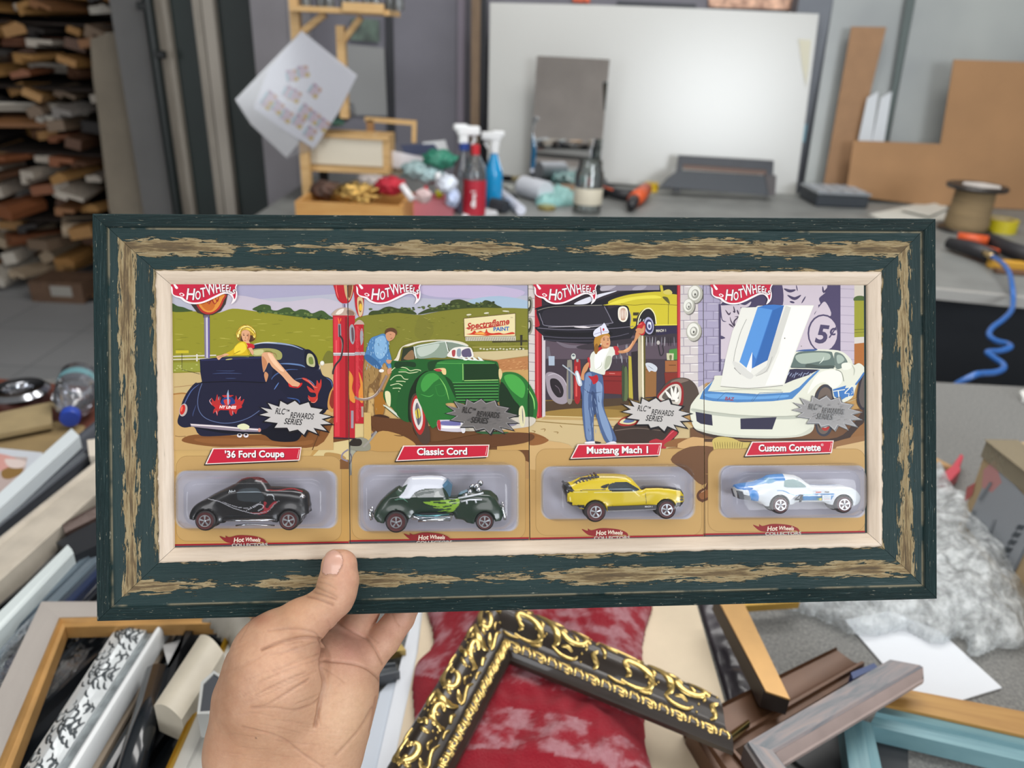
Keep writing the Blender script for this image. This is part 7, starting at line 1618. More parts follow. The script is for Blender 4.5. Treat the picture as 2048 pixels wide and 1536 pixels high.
# right end of the far table
og_ = empty('parts_organizer', 'grey lidded parts organizer tray on the far table', 'organizer', onz(1680, 415, TZ))
w_ = (onz(1735, 418, TZ) - onz(1632, 414, TZ)).length
box('tray', (0, .10, .028), (w_, .22, .055), mat('2f353c', .5), og_, .02, .008, 2); box('lid', (0, .10, .062), (w_ * 1.03, .23, .012), clear('tray_lid', 'c8ccd0', .6, .2, .75, '9aa0a6'), og_, .02, .003)
for i in range(4):
    for j in range(2): box('lid_compartment', (-w_ * .36 + i * w_ * .24, .05 + j * .1, .070), (w_ * .2, .08, .004), mat('a9aeb4', .4), og_, .02, .002)
for i, pts in enumerate(([(1738, 428), (1850, 404), (1893, 410), (1890, 440), (1780, 446)], [(1800, 418), (1870, 406), (1895, 416), (1860, 432)])):
    o = slabz('white_paper', pts, TZ + .004 + i * .012, .003, mat('d4d4cc', .6)); tag(o, ['large creased white paper before the parts organizer', 'smaller folded white paper lying atop the creased paper'][i], 'paper')
sp = empty('twine_spool', 'large spool of brown twine with black flanges', 'spool', onz(1928, 462, TZ))
h = H(1928, 462, 372)[1]; r = 40 * mperpx(1928, 460, TZ)
lathe('twine', [(r * .8, .01), (r * .88, h * .2), (r * .8, h * .5), (r * .78, h * .95)], mat('8d7858', .8, var=.15, vs=8, stretch=(1, 1, 60), bump=.6, bs=8, bd=.004), sp, 32); lathe('flange', [(.0001, 0), (r * 1.05, 0), (r * 1.1, .006), (r * 1.05, .012), (.0001, .012)], mat('2a2624', .4), sp, 32)
lathe('flange', [(.0001, h * .95), (r * 1.15, h * .95), (r * 1.2, h * .95 + .008), (r * 1.15, h * .95 + .016), (r * .2, h * .95 + .012), (.0001, h * .95 + .012)], mat('2a2624', .4), sp, 32)
o = lathe('paper_label', [(.012, 0), (r * .8, 0), (r * .8, .001), (.012, .001)], mat('d6d2ce', .5), sp, 6, smooth=False); o.location = (0.01, -.01, h * .95 + .0165)
tape('tape_roll', 'yellow packing tape roll beside the twine spool', 1998, 462, .062, .045, .05, mat('cdbd22', .35, coat=.4))
ng = empty('nail_gun', 'orange and black air stapler with yellow base beside the spool', 'nail gun', pt(1960, 520, TZ))
tb(ng, 'body', [pt(1898, 486, TZ + .03), pt(1940, 496, TZ + .034), pt(1985, 512, TZ + .034)], [.022, .026, .024], mat('2b2a2e', .5)); tb(ng, 'orange_cover', [pt(1915, 474, TZ + .05), pt(1975, 482, TZ + .05)], [.018, .019], OR)
tb(ng, 'handle', [pt(1975, 478, TZ + .045), pt(2020, 500, TZ + .045), pt(2080, 520, TZ + .045)], [.024, .028, .028], mat('232226', .6)); tb(ng, 'nose', [pt(1950, 492, TZ + .04), pt(1995, 505, TZ + .04)], [.012, .012], OR)
box('magazine', tuple(pt(2020, 530, TZ + .015) - ng.location), (.14, .03, .03), mat('c9962e', .5), ng, -.15, .004); box('magazine_base', tuple(pt(2040, 545, TZ + .008) - ng.location), (.16, .03, .014), mat('6b4a30', .5), ng, -.15, .003)
tb(ng, 'hose_fitting', [pt(1965, 503, TZ + .04), pt(1985, 514, TZ + .042)], [.009, .010], mat('c2a878', .3, .8))
# blue coiled air hose
P_ = [pt(1984, 513, TZ + .045), pt(2003, 525, TZ + .05), pt(2018, 545, TZ + .045), pt(2024, 572, TZ + .03)]
def dn(x, y, d): return at(x, y, d)
P_ += [dn(2026, 600, 2.22), dn(2022, 622, 2.16), dn(2005, 640, 2.1), dn(1985, 655, 2.06), dn(1978, 670, 2.02), dn(1992, 682, 1.98), dn(2015, 688, 1.95), dn(2020, 695, 1.92), dn(2000, 702, 1.90), dn(1975, 704, 1.87), dn(1985, 714, 1.84), dn(2005, 728, 1.80), dn(2006, 738, 1.77), dn(1990, 745, 1.74), dn(1965, 747, 1.72), dn(1945, 752, 1.70), dn(1900, 780, 1.72), dn(1870, 830, 1.75)]
o = tube('air_hose', smoothline(P_, 5), .0075, mat('2f66b0', .3, coat=.4), None, 10); tag(o, 'coiled blue air hose dangling between the two tables', 'hose')
# ---------------------------------------------------------------- left side of the near table
def Q(s): return q(s)
o = slabz('leather_mat', Q('-60,752 200,776 330,800 330,900 -60,930'), TZ + .006, .005, mat('6b3a2c', .6, var=.12, vs=8)); tag(o, 'reddish-brown leather mat at the left of the near table', 'mat')
tr = empty('steel_coil', 'shiny chrome ring-shaped steel tape coil on the leather mat', 'steel coil', onz(44, 806, TZ + .0065))
lathe('ring', [(.022, .004), (.026, 0), (.044, 0), (.050, .008), (.050, .024), (.042, .032), (.026, .030), (.022, .024), (.022, .004)], mat('a8aab0', .15, 1.0), tr, 36, close=False); lathe('hub', [(.0001, .004), (.02, .004), (.021, .02), (.0001, .022)], mat('2a2628', .4), tr, 24)
# water bottle lying with its blue cap towards the viewer
a = onz(140, 836, TZ + .036); b = onz(160, 752, TZ + .045); M = axisM(a, b); wbt = empty('water_bottle', 'empty clear plastic water bottle with blue cap lying on its side', 'bottle', mw=M); L_ = (b - a).length
r = .034
lathe('bottle', [(.013, .012), (.013, .02), (r * .7, L_ * .22), (r, L_ * .36), (r, L_ * .5), (r * .93, L_ * .54), (r, L_ * .6), (r, L_ * .92), (r * .8, L_), (.0001, L_)], clear('pet', 'dcdfe6', .9, .04, .10, 'c8ccd6', .3, 40, .004), wbt, 28, close=False)
lathe('label_band', [(r * 1.01, L_ * .66), (r * 1.015, L_ * .67), (r * 1.015, L_ * .78), (r * 1.01, L_ * .79)], clear('band', 'a8d0d8', .5, .1, .55, '8cc4cc'), wbt, 28, close=False)
lathe('cap', [(.0001, -.004), (.0145, -.004), (.0155, -.002), (.0155, .013), (.013, .014)], mat('2b48a8', .35), wbt, 24)
for px, z, c_, lb in (('-60,838 102,803 104,848 -60,880', .030, '9c8a66', 'kraft cardboard angle strip lying behind the white stick'), ('-60,884 60,858 110,842 170,852 150,905 20,935 -60,940', .014, '8f7a55', 'flat brown kraft sheet under the cardboard strip')):
    o = slabz('kraft_cardboard', Q(px), TZ + z, .008, mat(c_, .7, var=.06)); tag(o, lb, 'cardboard')
o = slabz('white_framed_picture', Q('-60,890 85,905 60,990 -60,1010'), TZ + .034, .02, mat('c9ced6', .4)); tag(o, 'white-edged colourful picture lying face up at the left edge', 'picture')
og1 = onz(0, 950, TZ + .0345); pr = Print(lambda x, y: ((onz(x, y, TZ + .0345) - og1).x, (onz(x, y, TZ + .0345) - og1).y), step=2e-5)
pr.poly('b9a8a4', Q('-60,908 55,915 40,985 -60,1000')); pr.poly('cf9a92', Q('-40,905 30,915 20,935 -30,945'), 3); pr.poly('8a6b3c', Q('5,940 40,930 45,945 20,958 5,955'), 3); pr.poly('d8c8c2', Q('10,918 50,922 45,935 20,935'), 3)
p_ = pr.build('painted_scene', vmat('paper_print')); p_.parent = o; p_.location = og1
RD = [(0, 0), (.2, .004), (.5, .006), (.8, .004), (1, 0)]; FL = [(0, 0), (1, 0)]; STEP = [(0, 0), (.3, 0), (.34, -.004), (.7, -.006), (.74, -.002), (1, -.002)]; COVE = [(0, .004), (.12, .004), (.2, 0), (.5, -.003), (.82, .001), (.9, .005), (1, .005)]
def rail(name, label, s, z, prof, m, th=.02, cat='moulding', group=None):
    P = Q(s); o, S_, L1, W1 = quadrail(name, P[0], P[1], P[2], P[3], TZ + z, prof, m, th=th); tag(o, label, cat, group); return o, S_, L1, W1
rail('frame_moulding', 'thin white square moulding end, topmost in the left heap', '143,857 159,872 -160,1128 -160,1162', .075, FL, mat('d4dce0', .35), .02)
rail('frame_moulding', 'wide glossy slate-grey moulding right under the white stick', '262,790 262,850 -160,1128 -160,1190', .055, COVE, mat('4a4d54', .25, coat=.5, var=.15, stretch=(1, 30, 30), vs=3), .025)
rail('frame_moulding', 'short cream moulding end beside the green frame above the cream moulding', '174,880 260,868 178,912 260,912', .07, FL, mat('d5ccbe', .5), .02)
rail('frame_moulding', 'dark strip put in for the shaded gap between grey and cream mouldings', '262,852 262,880 -160,1192 -160,1205', .045, FL, mat('2a2b2c', .4), .03)  # dark strip that draws the shade in the gap between two mouldings
rail('frame_moulding', 'wide cream marbled moulding crossing the left heap', '262,868 262,930 -160,1205 -160,1312', .062, [(0, .002), (.1, .004), (.15, 0), (.5, .003), (.82, 0), (.86, .003), (1, .003)], mat('bdb4a6', .4, var=.1, vs=14), .03)
rail('frame_moulding', 'bronze beaded dark moulding beside the green frame', '262,972 262,1000 124,1050 130,1066', .060, RD, mat('4a3a34', .4, .3, bump=1, bs=60, bd=.003), .02)
rail('frame_moulding', 'dark grey wide moulding under the bronze beaded one', '262,1000 262,1060 112,1085 150,1110', .055, FL, mat('2c2e32', .4), .02)
rail('frame_moulding', 'glossy black moulding below the cream marbled one', '262,960 262,1010 -160,1315 -160,1350', .040, COVE, mat('1c1e22', .2, coat=.6), .02)
rail('frame_moulding', 'thin glossy white moulding with a cut end in the left heap', '134,1092 147,1106 -160,1378 -160,1430', .060, [(0, 0), (.2, .004), (.8, .004), (1, 0)], mat('cdd6d6', .3), .02)
rail('frame_moulding', 'slate-blue ribbed moulding beside the thin white one', '262,1020 262,1052 -160,1430 -160,1475', .045, STEP, mat('5f6c76', .3, coat=.3), .02)
rail('frame_moulding', 'navy blue glossy moulding behind the linen frame', '262,1052 262,1080 -160,1475 -160,1530', .035, FL, mat('1f2c4c', .3, coat=.4), .02)
for i, (s, c_, lb) in enumerate((('300,1040 300,1085 60,1270 90,1300', '26292e', 'upper'), ('320,1090 320,1130 90,1300 120,1330', '34383d', 'middle'), ('340,1130 340,1180 -60,1480 -60,1560', '1f2226', 'lowest'))):
    rail('frame_moulding', lb + ' of three dark mouldings just above the linen frame corner', s, .028 - i * .003, COVE, mat(c_, .3, coat=.3), .012)
# black glossy boards filling the lower left, with creased cellophane
o = slabz('black_sheet', Q('40,1180 520,1180 470,1620 -200,1620 -200,1400'), TZ + .012, .010, mat('161a1f', .25, coat=.4)); tag(o, 'glossy black panel lying under the linen frame', 'panel')
o = mound('cellophane_wrap', Q('70,1340 118,1265 170,1235 215,1245 190,1310 120,1390 70,1440'), TZ + .016, .010, clear('cello', 'f0f0f4', 1.2, .15, .02, 'ffffff', 1, 120, .01), None, .004, 2.2, 70, .02, base=False); tag(o, 'crinkled clear cellophane inside the linen frame corner', 'cellophane')
o = mound('cellophane_wrap', Q('0,1320 40,1255 70,1245 60,1290 20,1370 -20,1400'), TZ + .05, .008, clear('cello'), None, .004, 2.2, 70, .02, seed=4, base=False); tag(o, 'crinkled clear cellophane left of the linen frame', 'cellophane')
# linen frame corner with gold lip
LINEN = mat('a49d97', .8, var=.05, vs=4, bump=.5, bs=300, bd=.0008, stretch=(1, 6, 1)); GOLDW = mat('b88d55', .35, .35, var=.08)
lf = empty('linen_frame', 'grey linen-covered frame corner with a gold inner lip', 'frame', onz(85, 1205, TZ + .055))
def rp(e, name, s, z, prof, m, th=.018, seg=1):
    P = Q(s); o, S_, L1, W1 = quadrail(name, P[0], P[1], P[2], P[3], TZ + z, prof, m, th=th, seg=seg); mw = o.matrix_world.copy(); o.parent = e; o.matrix_parent_inverse = e.matrix_world.inverted() if e.matrix_world != Matrix.Identity(4) else Matrix.Translation(-e.location)
    return o, S_, L1, W1
rp(lf, 'top_rail', '83,1203 118,1235 560,1203 560,1226', .058, FL, LINEN); rp(lf, 'side_rail', '118,1235 83,1203 -52,1640 -88,1560', .058, FL, LINEN)
rp(lf, 'gold_lip', '117,1234 129,1250 560,1224 560,1240', .057, [(0, 0), (.4, .002), (.6, -.002), (1, -.003)], GOLDW); rp(lf, 'gold_lip', '129,1250 117,1234 -22,1640 -54,1640', .057, [(0, -.003), (.4, -.002), (.6, .002), (1, 0)], GOLDW)
# silver-white scroll moulding
SILV = mat('cdd2d4', .3, .2, var=.06, bump=.4, bs=120); SILD = mat('4a5054', .35, .5)
sm = empty('silver_moulding', 'white and silver scroll-carved moulding length inside the linen frame', 'moulding', onz(200, 1400, TZ + .045))
o1, S1, L1, W1 = rp(sm, 'carved_face', '252,1225 318,1225 -6,1620 62,1620', .045, [(0, 0), (.5, .006), (1, .002)], SILV, .03)
rp(sm, 'grey_band', '318,1225 334,1225 62,1620 84,1620', .043, FL, mat('8b9295', .35, .3, var=.2, vs=60)); rp(sm, 'white_bead', '334,1225 348,1225 84,1620 108,1620', .046, RD, mat('dcdfe0', .3)); rp(sm, 'raw_edge', '348,1225 362,1225 108,1620 135,1620', .030, [(0, .006), (1, -.010)], mat('b5a592', .7), .015)
def ribbon(bm, pts, wd, hgt, seg=6):
    """raised tapering stroke lying on a surface: pts are local 3-D points with z = surface height"""
    n = len(pts); rows = []
    for i, p in enumerate(pts):
        a, b = pts[max(0, i - 1)], pts[min(n - 1, i + 1)]; d = (b - a); d.z = 0
        if d.length < 1e-9: d = Vector((1, 0, 0))
        d.normalize(); s = Vector((-d.y, d.x, 0)); k = (math.sin(PI * min(1, (i + .4) / (n - .2)))) ** .6; w_ = wd * (.25 + .75 * k)
        rows.append([bm.verts.new(p + s * w_ * math.cos(PI * j / seg) + Vector((0, 0, hgt * math.sin(PI * j / seg) * (.5 + .5 * k) - .0002))) for j in range(seg + 1)])
    for a, b in zip(rows, rows[1:]):
        for j in range(seg): bm.faces.new((a[j], a[j + 1], b[j + 1], b[j]))
def spiral(cx, cy, r0, r1, a0, a1, n=12): return [(cx + (r0 + (r1 - r0) * k / n) * math.cos(a0 + (a1 - a0) * k / n), cy + (r0 + (r1 - r0) * k / n) * math.sin(a0 + (a1 - a0) * k / n)) for k in range(n + 1)]
def dot(bm, p, r, h):
    r_ = bmesh.ops.create_uvsphere(bm, u_segments=8, v_segments=5, radius=1); bmesh.ops.scale(bm, vec=(r, r, h), verts=r_['verts']); bmesh.ops.translate(bm, vec=p, verts=r_['verts'])
def scrolls(e, name, o_rail, S_, Ln, Wd, t0, t1, m, hgt=.0016, kw=1.0, seed=0, style=0):
    """scroll-and-leaf relief between t0 and t1 across the rail"""
    bm = bmesh.new(); W_ = Wd * (t1 - t0); period = W_ * 1.55; n = max(1, int(Ln / period)); rg = random.Random(seed)
    for i in range(n):
        fl_ = 1
        def put(pts, wd, h=hgt):   # pts in units: x 0..1.55 along, y 0..1 across
            out = []
            if len(pts) < 9: pts = [(p.x, p.y) for p in smoothline(pts, 4)]
            for x, y in pts:
                s = (i * 1.55 + x) / (n * 1.55)
                if s > 1 or s < 0: return
                out.append(S_(s, t0 + (t1 - t0) * min(1, max(0, y))))
            ribbon(bm, out, wd * W_ * kw, h)
        if style == 0:
            put(spiral(.42, .42, .34, .07, -2.2, 3.6, 20), .050); put(spiral(.42, .42, .26, .05, .2, 3.4, 12), .032)
            put(spiral(1.12, .60, .28, .06, 1.0, -4.2, 18), .045); put(spiral(1.12, .58, .17, .04, -1.0, -4.0, 10), .03)
            put([(.70, .86), (.84, .74), (.92, .55), (.90, .34), (.80, .20)], .055); put([(.80, .20), (.92, .12), (1.06, .12), (1.16, .20)], .035)
            put([(.05, .92), (.20, .84), (.36, .86), (.52, .93), (.64, .90)], .028); put([(1.22, .96), (1.34, .90), (1.48, .93)], .022); put([(.02, .10), (.12, .06), (.26, .07)], .024); put([(.44, .05), (.56, .09), (.62, .18), (.60, .28)], .03)
            put([(1.36, .10), (1.44, .22), (1.42, .36), (1.50, .46)], .04); put([(1.30, .36), (1.34, .46), (1.30, .54)], .026); put([(.66, .44), (.72, .52), (.70, .62)], .03); put([(.02, .36), (.05, .5), (.02, .62)], .03)
            put([(.10, .74), (.22, .70), (.30, .76)], .022); put([(.52, .70), (.60, .80), (.56, .90)], .04); put([(.88, .90), (1.0, .84), (1.12, .90)], .034); put([(1.16, .40), (1.22, .50), (1.18, .62)], .03); put([(.56, .36), (.62, .44)], .04); put([(.28, .22), (.36, .30), (.32, .38)], .035); put([(1.42, .56), (1.36, .68), (1.40, .80)], .035); put([(.94, .26), (1.04, .30), (1.1, .24)], .03)
            for x, y in ((.70, .30), (.74, .36), (.68, .38), (1.24, .28), (1.20, .14), (.02, .78), (1.52, .66), (1.46, .76)):
                s = (i * 1.55 + x) / (n * 1.55)
                if s < 1: dot(bm, S_(s, t0 + (t1 - t0) * y), .02 * W_, hgt * .8)
        elif style == 1:   # running vine on the narrow inner band
            put([(.02, .1), (.14, .5), (.10, .9)], .10); put(spiral(.42, .5, .30, .12, 2.4, -2.6, 10), .09); put([(.66, .95), (.78, .5), (.70, .12)], .10); put([(.84, .1), (.95, .3), (1.08, .75), (1.2, .92), (1.26, .6)], .085); put([(1.30, .1), (1.42, .42), (1.36, .8), (1.5, .9)], .09); put([(.30, .15), (.5, .08), (.6, .3)], .07)
        elif style == 2:   # engraved waves
            for k in range(5):
                y0 = .10 + k * .19; ph = rg.uniform(0, .5) - .1; put(spiral(.9 + ph, y0 + .04, .13, .04, k, k + 4.2, 8), .022); put([(.05 + ph, y0), (.16 + ph, y0 + .06), (.22 + ph, y0)], .02)
                put(spiral(.3 + ph, y0 + .05, .20, .05, -2.6 + k, 1.6 + k, 9), .030); put([(.62 + ph, y0 + .14), (.8 + ph, y0), (.98 + ph, y0 + .06), (1.1 + ph, y0 + .18)], .034); put([(.5 + ph, y0 - .06), (.66 + ph, y0 - .02), (.74 + ph, y0 + .1)], .026); put([(1.15 + ph, y0 - .04), (1.3 + ph, y0 + .04), (1.36 + ph, y0 + .16)], .03)
                s = (i * 1.55 + 1.0 + ph) / (n * 1.55)
                if s < 1: dot(bm, S_(s, t0 + (t1 - t0) * min(.95, y0 + .22)), .02 * W_, hgt)
    o = bm_obj(name, bm, m, e, True); o.matrix_parent_inverse = o_rail.matrix_parent_inverse.copy(); o.matrix_basis = o_rail.matrix_basis.copy(); return o
scrolls(sm, 'carved_scrolls', o1, S1, L1, W1, .04, .96, SILD, .0012, 1.2, 3, 2)
# the rest of the lower left
rail('frame_moulding', 'long dark moulding with a pale highlight right of the silver one', '385,1235 410,1235 150,1620 190,1620', .022, RD, mat('23272b', .25, coat=.5), .02)
rail('frame_moulding', 'black flat moulding between the tube and silver moulding', '420,1270 450,1290 196,1620 226,1620', .024, FL, mat('101317', .4), .02)
bt = stick('black_tube', 'round glossy black tube lying under the cream moulding', 'tube', onz(316, 1345, TZ + .042), onz(236, 1640, TZ + .042), .0125, mat('1a1f24', .2, coat=.5), nm='tube')
o = slabz('grey_triangle_scrap', Q('325,1290 366,1278 336,1330'), TZ + .03, .004, mat('b4b4b4', .6)); tag(o, 'small pale grey triangular scrap beside the cream moulding', 'scrap')
cm_ = empty('cream_moulding', 'thick cream moulding with its cut end showing, by the wrist', 'moulding', onz(360, 1350, TZ + .06))
rp(cm_, 'rail', '400,1266 446,1298 307,1407 362,1432', .072, [(k / 12, -.008 + .0125 * math.sin(PI * (k / 12 * .78 + .14))) for k in range(13)], mat('c2baa9', .45, var=.04), .036)
rail('frame_moulding', 'black moulding left of the cream moulding with cut end', '398,1240 372,1258 300,1400 330,1420', .045, FL, mat('16181b', .4), .03)
wgf = empty('white_gold_frame', 'white frame rail with a thin gold edge by the wrist', 'frame', onz(400, 1450, TZ + .05))
rp(wgf, 'white_rail', '462,1268 520,1300 296,1640 352,1640', .048, [(0, 0), (.5, .001), (.55, -.003), (1, -.003)], mat('bdbcb6', .4), .02); rp(wgf, 'gold_edge', '454,1266 462,1270 286,1640 297,1640', .051, RD, mat('c79a2c', .25, .8), .02)
for i in range(4): rail('frame_moulding', 'one of several parallel dark grey mouldings beside the wrist', '%d,1300 %d,1300 %d,1640 %d,1640' % (500 + i * 22, 518 + i * 22, 352 + i * 26, 374 + i * 26), .022, COVE, mat('3c4044', .4), .015, group='dark mouldings by the wrist')
bp = empty('black_profile_offcut', 'small black angular offcut with white edges touching the wrist', 'offcut', onz(420, 1400, TZ + .075))
o = slabz('block', Q('406,1366 428,1346 448,1360 448,1420 398,1424'), TZ + .085, .03, mat('45484e', .35)); o.parent = bp; o.matrix_parent_inverse = Matrix.Translation(-bp.location)
o = slabz('white_edge', Q('402,1364 428,1341 450,1356 449,1361 428,1347 407,1368 400,1423 448,1420 448,1427 394,1428'), TZ + .0865, .03, mat('b4b6b4', .4)); o.parent = bp; o.matrix_parent_inverse = Matrix.Translation(-bp.location)
cg = mound('shaded_cream_filler', Q('380,1236 500,1236 500,1300 455,1290 420,1258'), TZ + .05, .02, mat('7f7b72', .7, var=.1), None, .006, .6, 20, .03); tag(cg, 'crumpled filler for a shadowed cream frame between the wrist and linen frame', 'cloth')  # stands in for a cream frame in shadow; shade put into the colour

# ---------------------------------------------------------------- middle: boards, red cloth, gilt frame
o = slabz('white_mat_board', Q('836,1190 800,1330 730,1640 860,1640 900,1190'), TZ + .010, .003, mat('dadfe6', .6)); tag(o, 'white mat board strip beneath the cream board beside the hand', 'board')
o = slabz('grey_mat_board', Q('760,1385 800,1340 790,1640 690,1640'), TZ + .007, .003, mat('c3cbd6', .6)); tag(o, 'pale blue-grey board lying right of the wrist', 'board')
o = slabz('cream_mat_board', Q('850,1180 1385,1180 1456,1428 1530,1660 760,1660 836,1300'), TZ + .0135, .003, mat('d8c8ad', .6, var=.02)); tag(o, 'large cream mat board under the red cloth', 'board')
rail('frame_moulding', 'gold-edged black moulding end visible right of the palm', '800,1285 812,1300 640,1310 640,1325', .018, FL, mat('b39a5c', .3, .7), .01); rail('frame_moulding', 'grey ribbed moulding end just below the gold one by the palm', '790,1330 800,1350 640,1350 640,1385', .016, COVE, mat('565b60', .35), .01)
def redcol(px, py, W):
    c = np.tile(np.array(lin(hx('b00f2a'))), (len(px), 1)); n = len(px)
    m1 = inpoly(px, py, [(p.x, p.y) for p in smoothline(Q('820,1352 900,1362 1000,1366 1100,1378 1200,1402 1260,1430 1300,1462 1300,1515 1240,1470 1140,1432 1040,1418 940,1412 820,1420'), 4, True)])
    m2 = inpoly(px, py, [(p.x, p.y) for p in smoothline(Q('780,1506 900,1500 1000,1496 1100,1506 1200,1530 1300,1590 1300,1640 780,1640'), 4, True)])
    fl_ = ~(m1 | m2)
    for i in np.nonzero(fl_)[0]:
        w = W[i]; v = mnoise.fractal(Vector((w[0] * 42, w[1] * 60, 1.5)), .75, 2.3, 5); k = min(.72, max(0, (v + .22) * 1.35)); f2 = mnoise.noise(Vector((w[0] * 240, w[1] * 240, 0))) * .3
        k = max(0, min(.85, k + f2 * (k + .15)))
        c[i] = c[i] * (1 - k) + np.array(lin(hx('dda5ae'))) * k
    return c
t = NT('red_plush'); va = t.node('ShaderNodeVertexColor'); va.layer_name = 'Col'; t.link(va.outputs[0], t.b.inputs['Base Color']); t.b.inputs['Roughness'].default_value = .95; t.b.inputs['Specular IOR Level'].default_value = .1
t.b.inputs['Sheen Weight'].default_value = .15; t.bump(t.noise(t.coord(), 420, 5, .75), 1.0, .004)
o = mound('red_plush_cloth', Q('885,1170 1275,1170 1284,1300 1290,1500 1296,1640 770,1640 826,1470 826,1350 868,1290'), TZ + .015, .038, t.m, None, .0022, .35, 26, .05, colf=redcol, seed=2); tag(o, 'red plush cloth with white marbled fluff and plain red bands', 'cloth')
BRN = mat('2e2620', .38, coat=.3, var=.1); GLD = mat('d6b974', .26, .9, bump=.3, bs=300, bd=.0004); 
gf = empty('gilt_frame', 'ornate black frame corner with gold scrollwork lying on red cloth', 'frame', onz(1000, 1260, TZ + .07))
PRF = [(0, -.012)] + [(.02 + .56 * k / 10, -.010 + .0135 * math.sin(PI * (k + .6) / 11.2)) for k in range(11)] + [(.62, -.0085), (.68, -.0105), (.73, -.0085), (.755, -.0048), (.80, -.0036), (.88, -.0040), (.93, -.0060), (.96, -.0095), (1, -.0125)]
ZG = .078
ol, Sl, Ll, Wl = rp(gf, 'left_rail', '980,1175 1021,1302 700,1640 862,1608', ZG, PRF, BRN, .018)
orr, Sr, Lr, Wr = rp(gf, 'right_rail', '1021,1302 980,1175 1472,1484 1428,1378', ZG, [(1 - t_, h_) for t_, h_ in PRF[::-1]], BRN, .018)
scrolls(gf, 'gilded_scrolls', ol, Sl, Ll, Wl, .02, .67, GLD, .0022, 1.2, 1, 0); scrolls(gf, 'gilded_vine', ol, Sl, Ll, Wl, .76, .93, GLD, .0012, 1.05, 1, 1)
scrolls(gf, 'gilded_scrolls', orr, Sr, Lr, Wr, .33, .98, GLD, .0022, 1.2, 1, 0); scrolls(gf, 'gilded_vine', orr, Sr, Lr, Wr, .07, .24, GLD, .0012, 1.05, 1, 1)

# ---------------------------------------------------------------- right: mouldings, paper, bubble wrap, carton
o = mound('carpet_shadow_sheet', Q('1395,1195 1445,1195 1510,1385 1480,1405 1452,1415 1430,1330'), TZ + .002, .006, mat('3a353c', .35, var=.2, coat=.2), None, .005, 1.5, 30, .02); tag(o, 'dark creased sheet put in for carpet in shadow beside the cream board', 'shadow sheet')  # dark sheet drawn where the carpet lies in shadow
gs = empty('gold_stick_moulding', 'narrow gold moulding with dark sides pointing at the bronze frame', 'moulding', onz(1500, 1300, TZ + .06))
rp(gs, 'gold_face', '1432,1190 1480,1190 1532,1382 1580,1398', .066, FL, mat('b58d56', .35, .4, var=.1, vs=8), .002); rp(gs, 'dark_body', '1430,1190 1480,1190 1527,1382 1580,1398', .0635, FL, mat('2a211d', .5), .022)
rail('frame_moulding', 'thin bright gold strip just below the green frame at right', '1470,1204 1600,1190 1470,1213 1600,1204', .03, FL, mat('c8a050', .3, .7), .01)
BZ = mat('573b28', .36, .25, var=.08); BZL = mat('a07a4a', .18, .9)
bz = empty('bronze_frame', 'glossy brown bronze frame corner under the driftwood frame', 'frame', onz(1450, 1450, TZ + .035))
rp(bz, 'upper_rail', '1668,1297 1738,1334 1372,1442 1470,1494', .036, [(0, 0), (.05, .004), (.1, 0), (.6, -.004), (.76, -.002), (.78, .003), (.86, .003), (.88, -.003), (1, -.004)], BZ, .024)
rp(bz, 'lower_rail', '1470,1494 1376,1458 1640,1680 1508,1680', .034, [(0, -.004), (.12, -.003), (.14, .003), (.24, .003), (.26, -.002), (.6, -.003), (.8, .001), (.85, .004), (1, .004)], BZ, .024)
rp(bz, 'gilt_step', '1490,1445 1500,1450 1445,1475 1458,1484', .046, RD, mat('d8b070', .15, 1.0), .004)
DW = NT('driftwood'); v_ = DW.coord(scale=(3, 22, 4)); n_ = DW.noise(v_, 5, 5, .6, .8); DW.base(DW.ramp(n_, [(.3, '55626a'), (.5, '7f7a7c'), (.68, '96857f'), (.8, '8a93a0')])); DW.b.inputs['Roughness'].default_value = .4; DW.bump(n_, .3, .001); DW = DW.m; DWE = mat('8f7f7a', .5, var=.06)
dwf = empty('driftwood_frame', 'grey-brown driftwood-effect frame corner on the bronze frame', 'frame', onz(1560, 1480, TZ + .065))
rp(dwf, 'upper_rail', '1780,1319 1846,1333 1496,1484 1550,1504', .070, [(0, 0), (.9, .001), (1, -.001)], DW, .02); rp(dwf, 'inner_edge', '1846,1333 1852,1350 1550,1504 1568,1520', .069, [(0, 0), (.5, -.004), (1, -.012)], DWE, .008)
rp(dwf, 'lower_rail', '1550,1504 1496,1484 1700,1700 1640,1700', .070, [(0, -.001), (.1, .001), (1, 0)], DW, .02); rp(dwf, 'outer_edge', '1496,1484 1488,1492 1640,1700 1622,1700', .067, FL, mat('4c4543', .5), .02)
BLU = NT('sky_blue_wash'); n_ = BLU.noise(BLU.coord(scale=(2, 40, 4)), 4, 4, .6); BLU.base(BLU.ramp(n_, [(.3, '5a8089'), (.7, '74989f')])); BLU.b.inputs['Roughness'].default_value = .45; BLU = BLU.m
blf = empty('blue_picture_frame', 'sky-blue washed frame corner with raw wood back edge', 'frame', onz(1740, 1440, TZ + .03))
rp(blf, 'wood_edge', '1800,1376 1766,1408 2200,1452 2200,1505', .034, FL, woodm('946a34', 'b08748', (2, 20, 20), .5, 4), .028); rp(blf, 'long_rail', '1762,1412 1740,1445 2200,1508 2200,1552', .030, [(0, 0), (.5, .003), (.55, -.002), (1, -.004)], BLU, .024)
rp(blf, 'short_rail', '1745,1440 1684,1432 1800,1680 1718,1680', .030, [(0, -.004), (.35, -.002), (.4, .003), (1, 0)], BLU, .024)
o = slabz('small_navy_offcut', Q('1702,1345 1748,1326 1756,1334 1706,1358'), TZ + .05, .02, mat('2f4474', .4)); tag(o, 'small navy offcut between the bronze and driftwood rails', 'offcut')
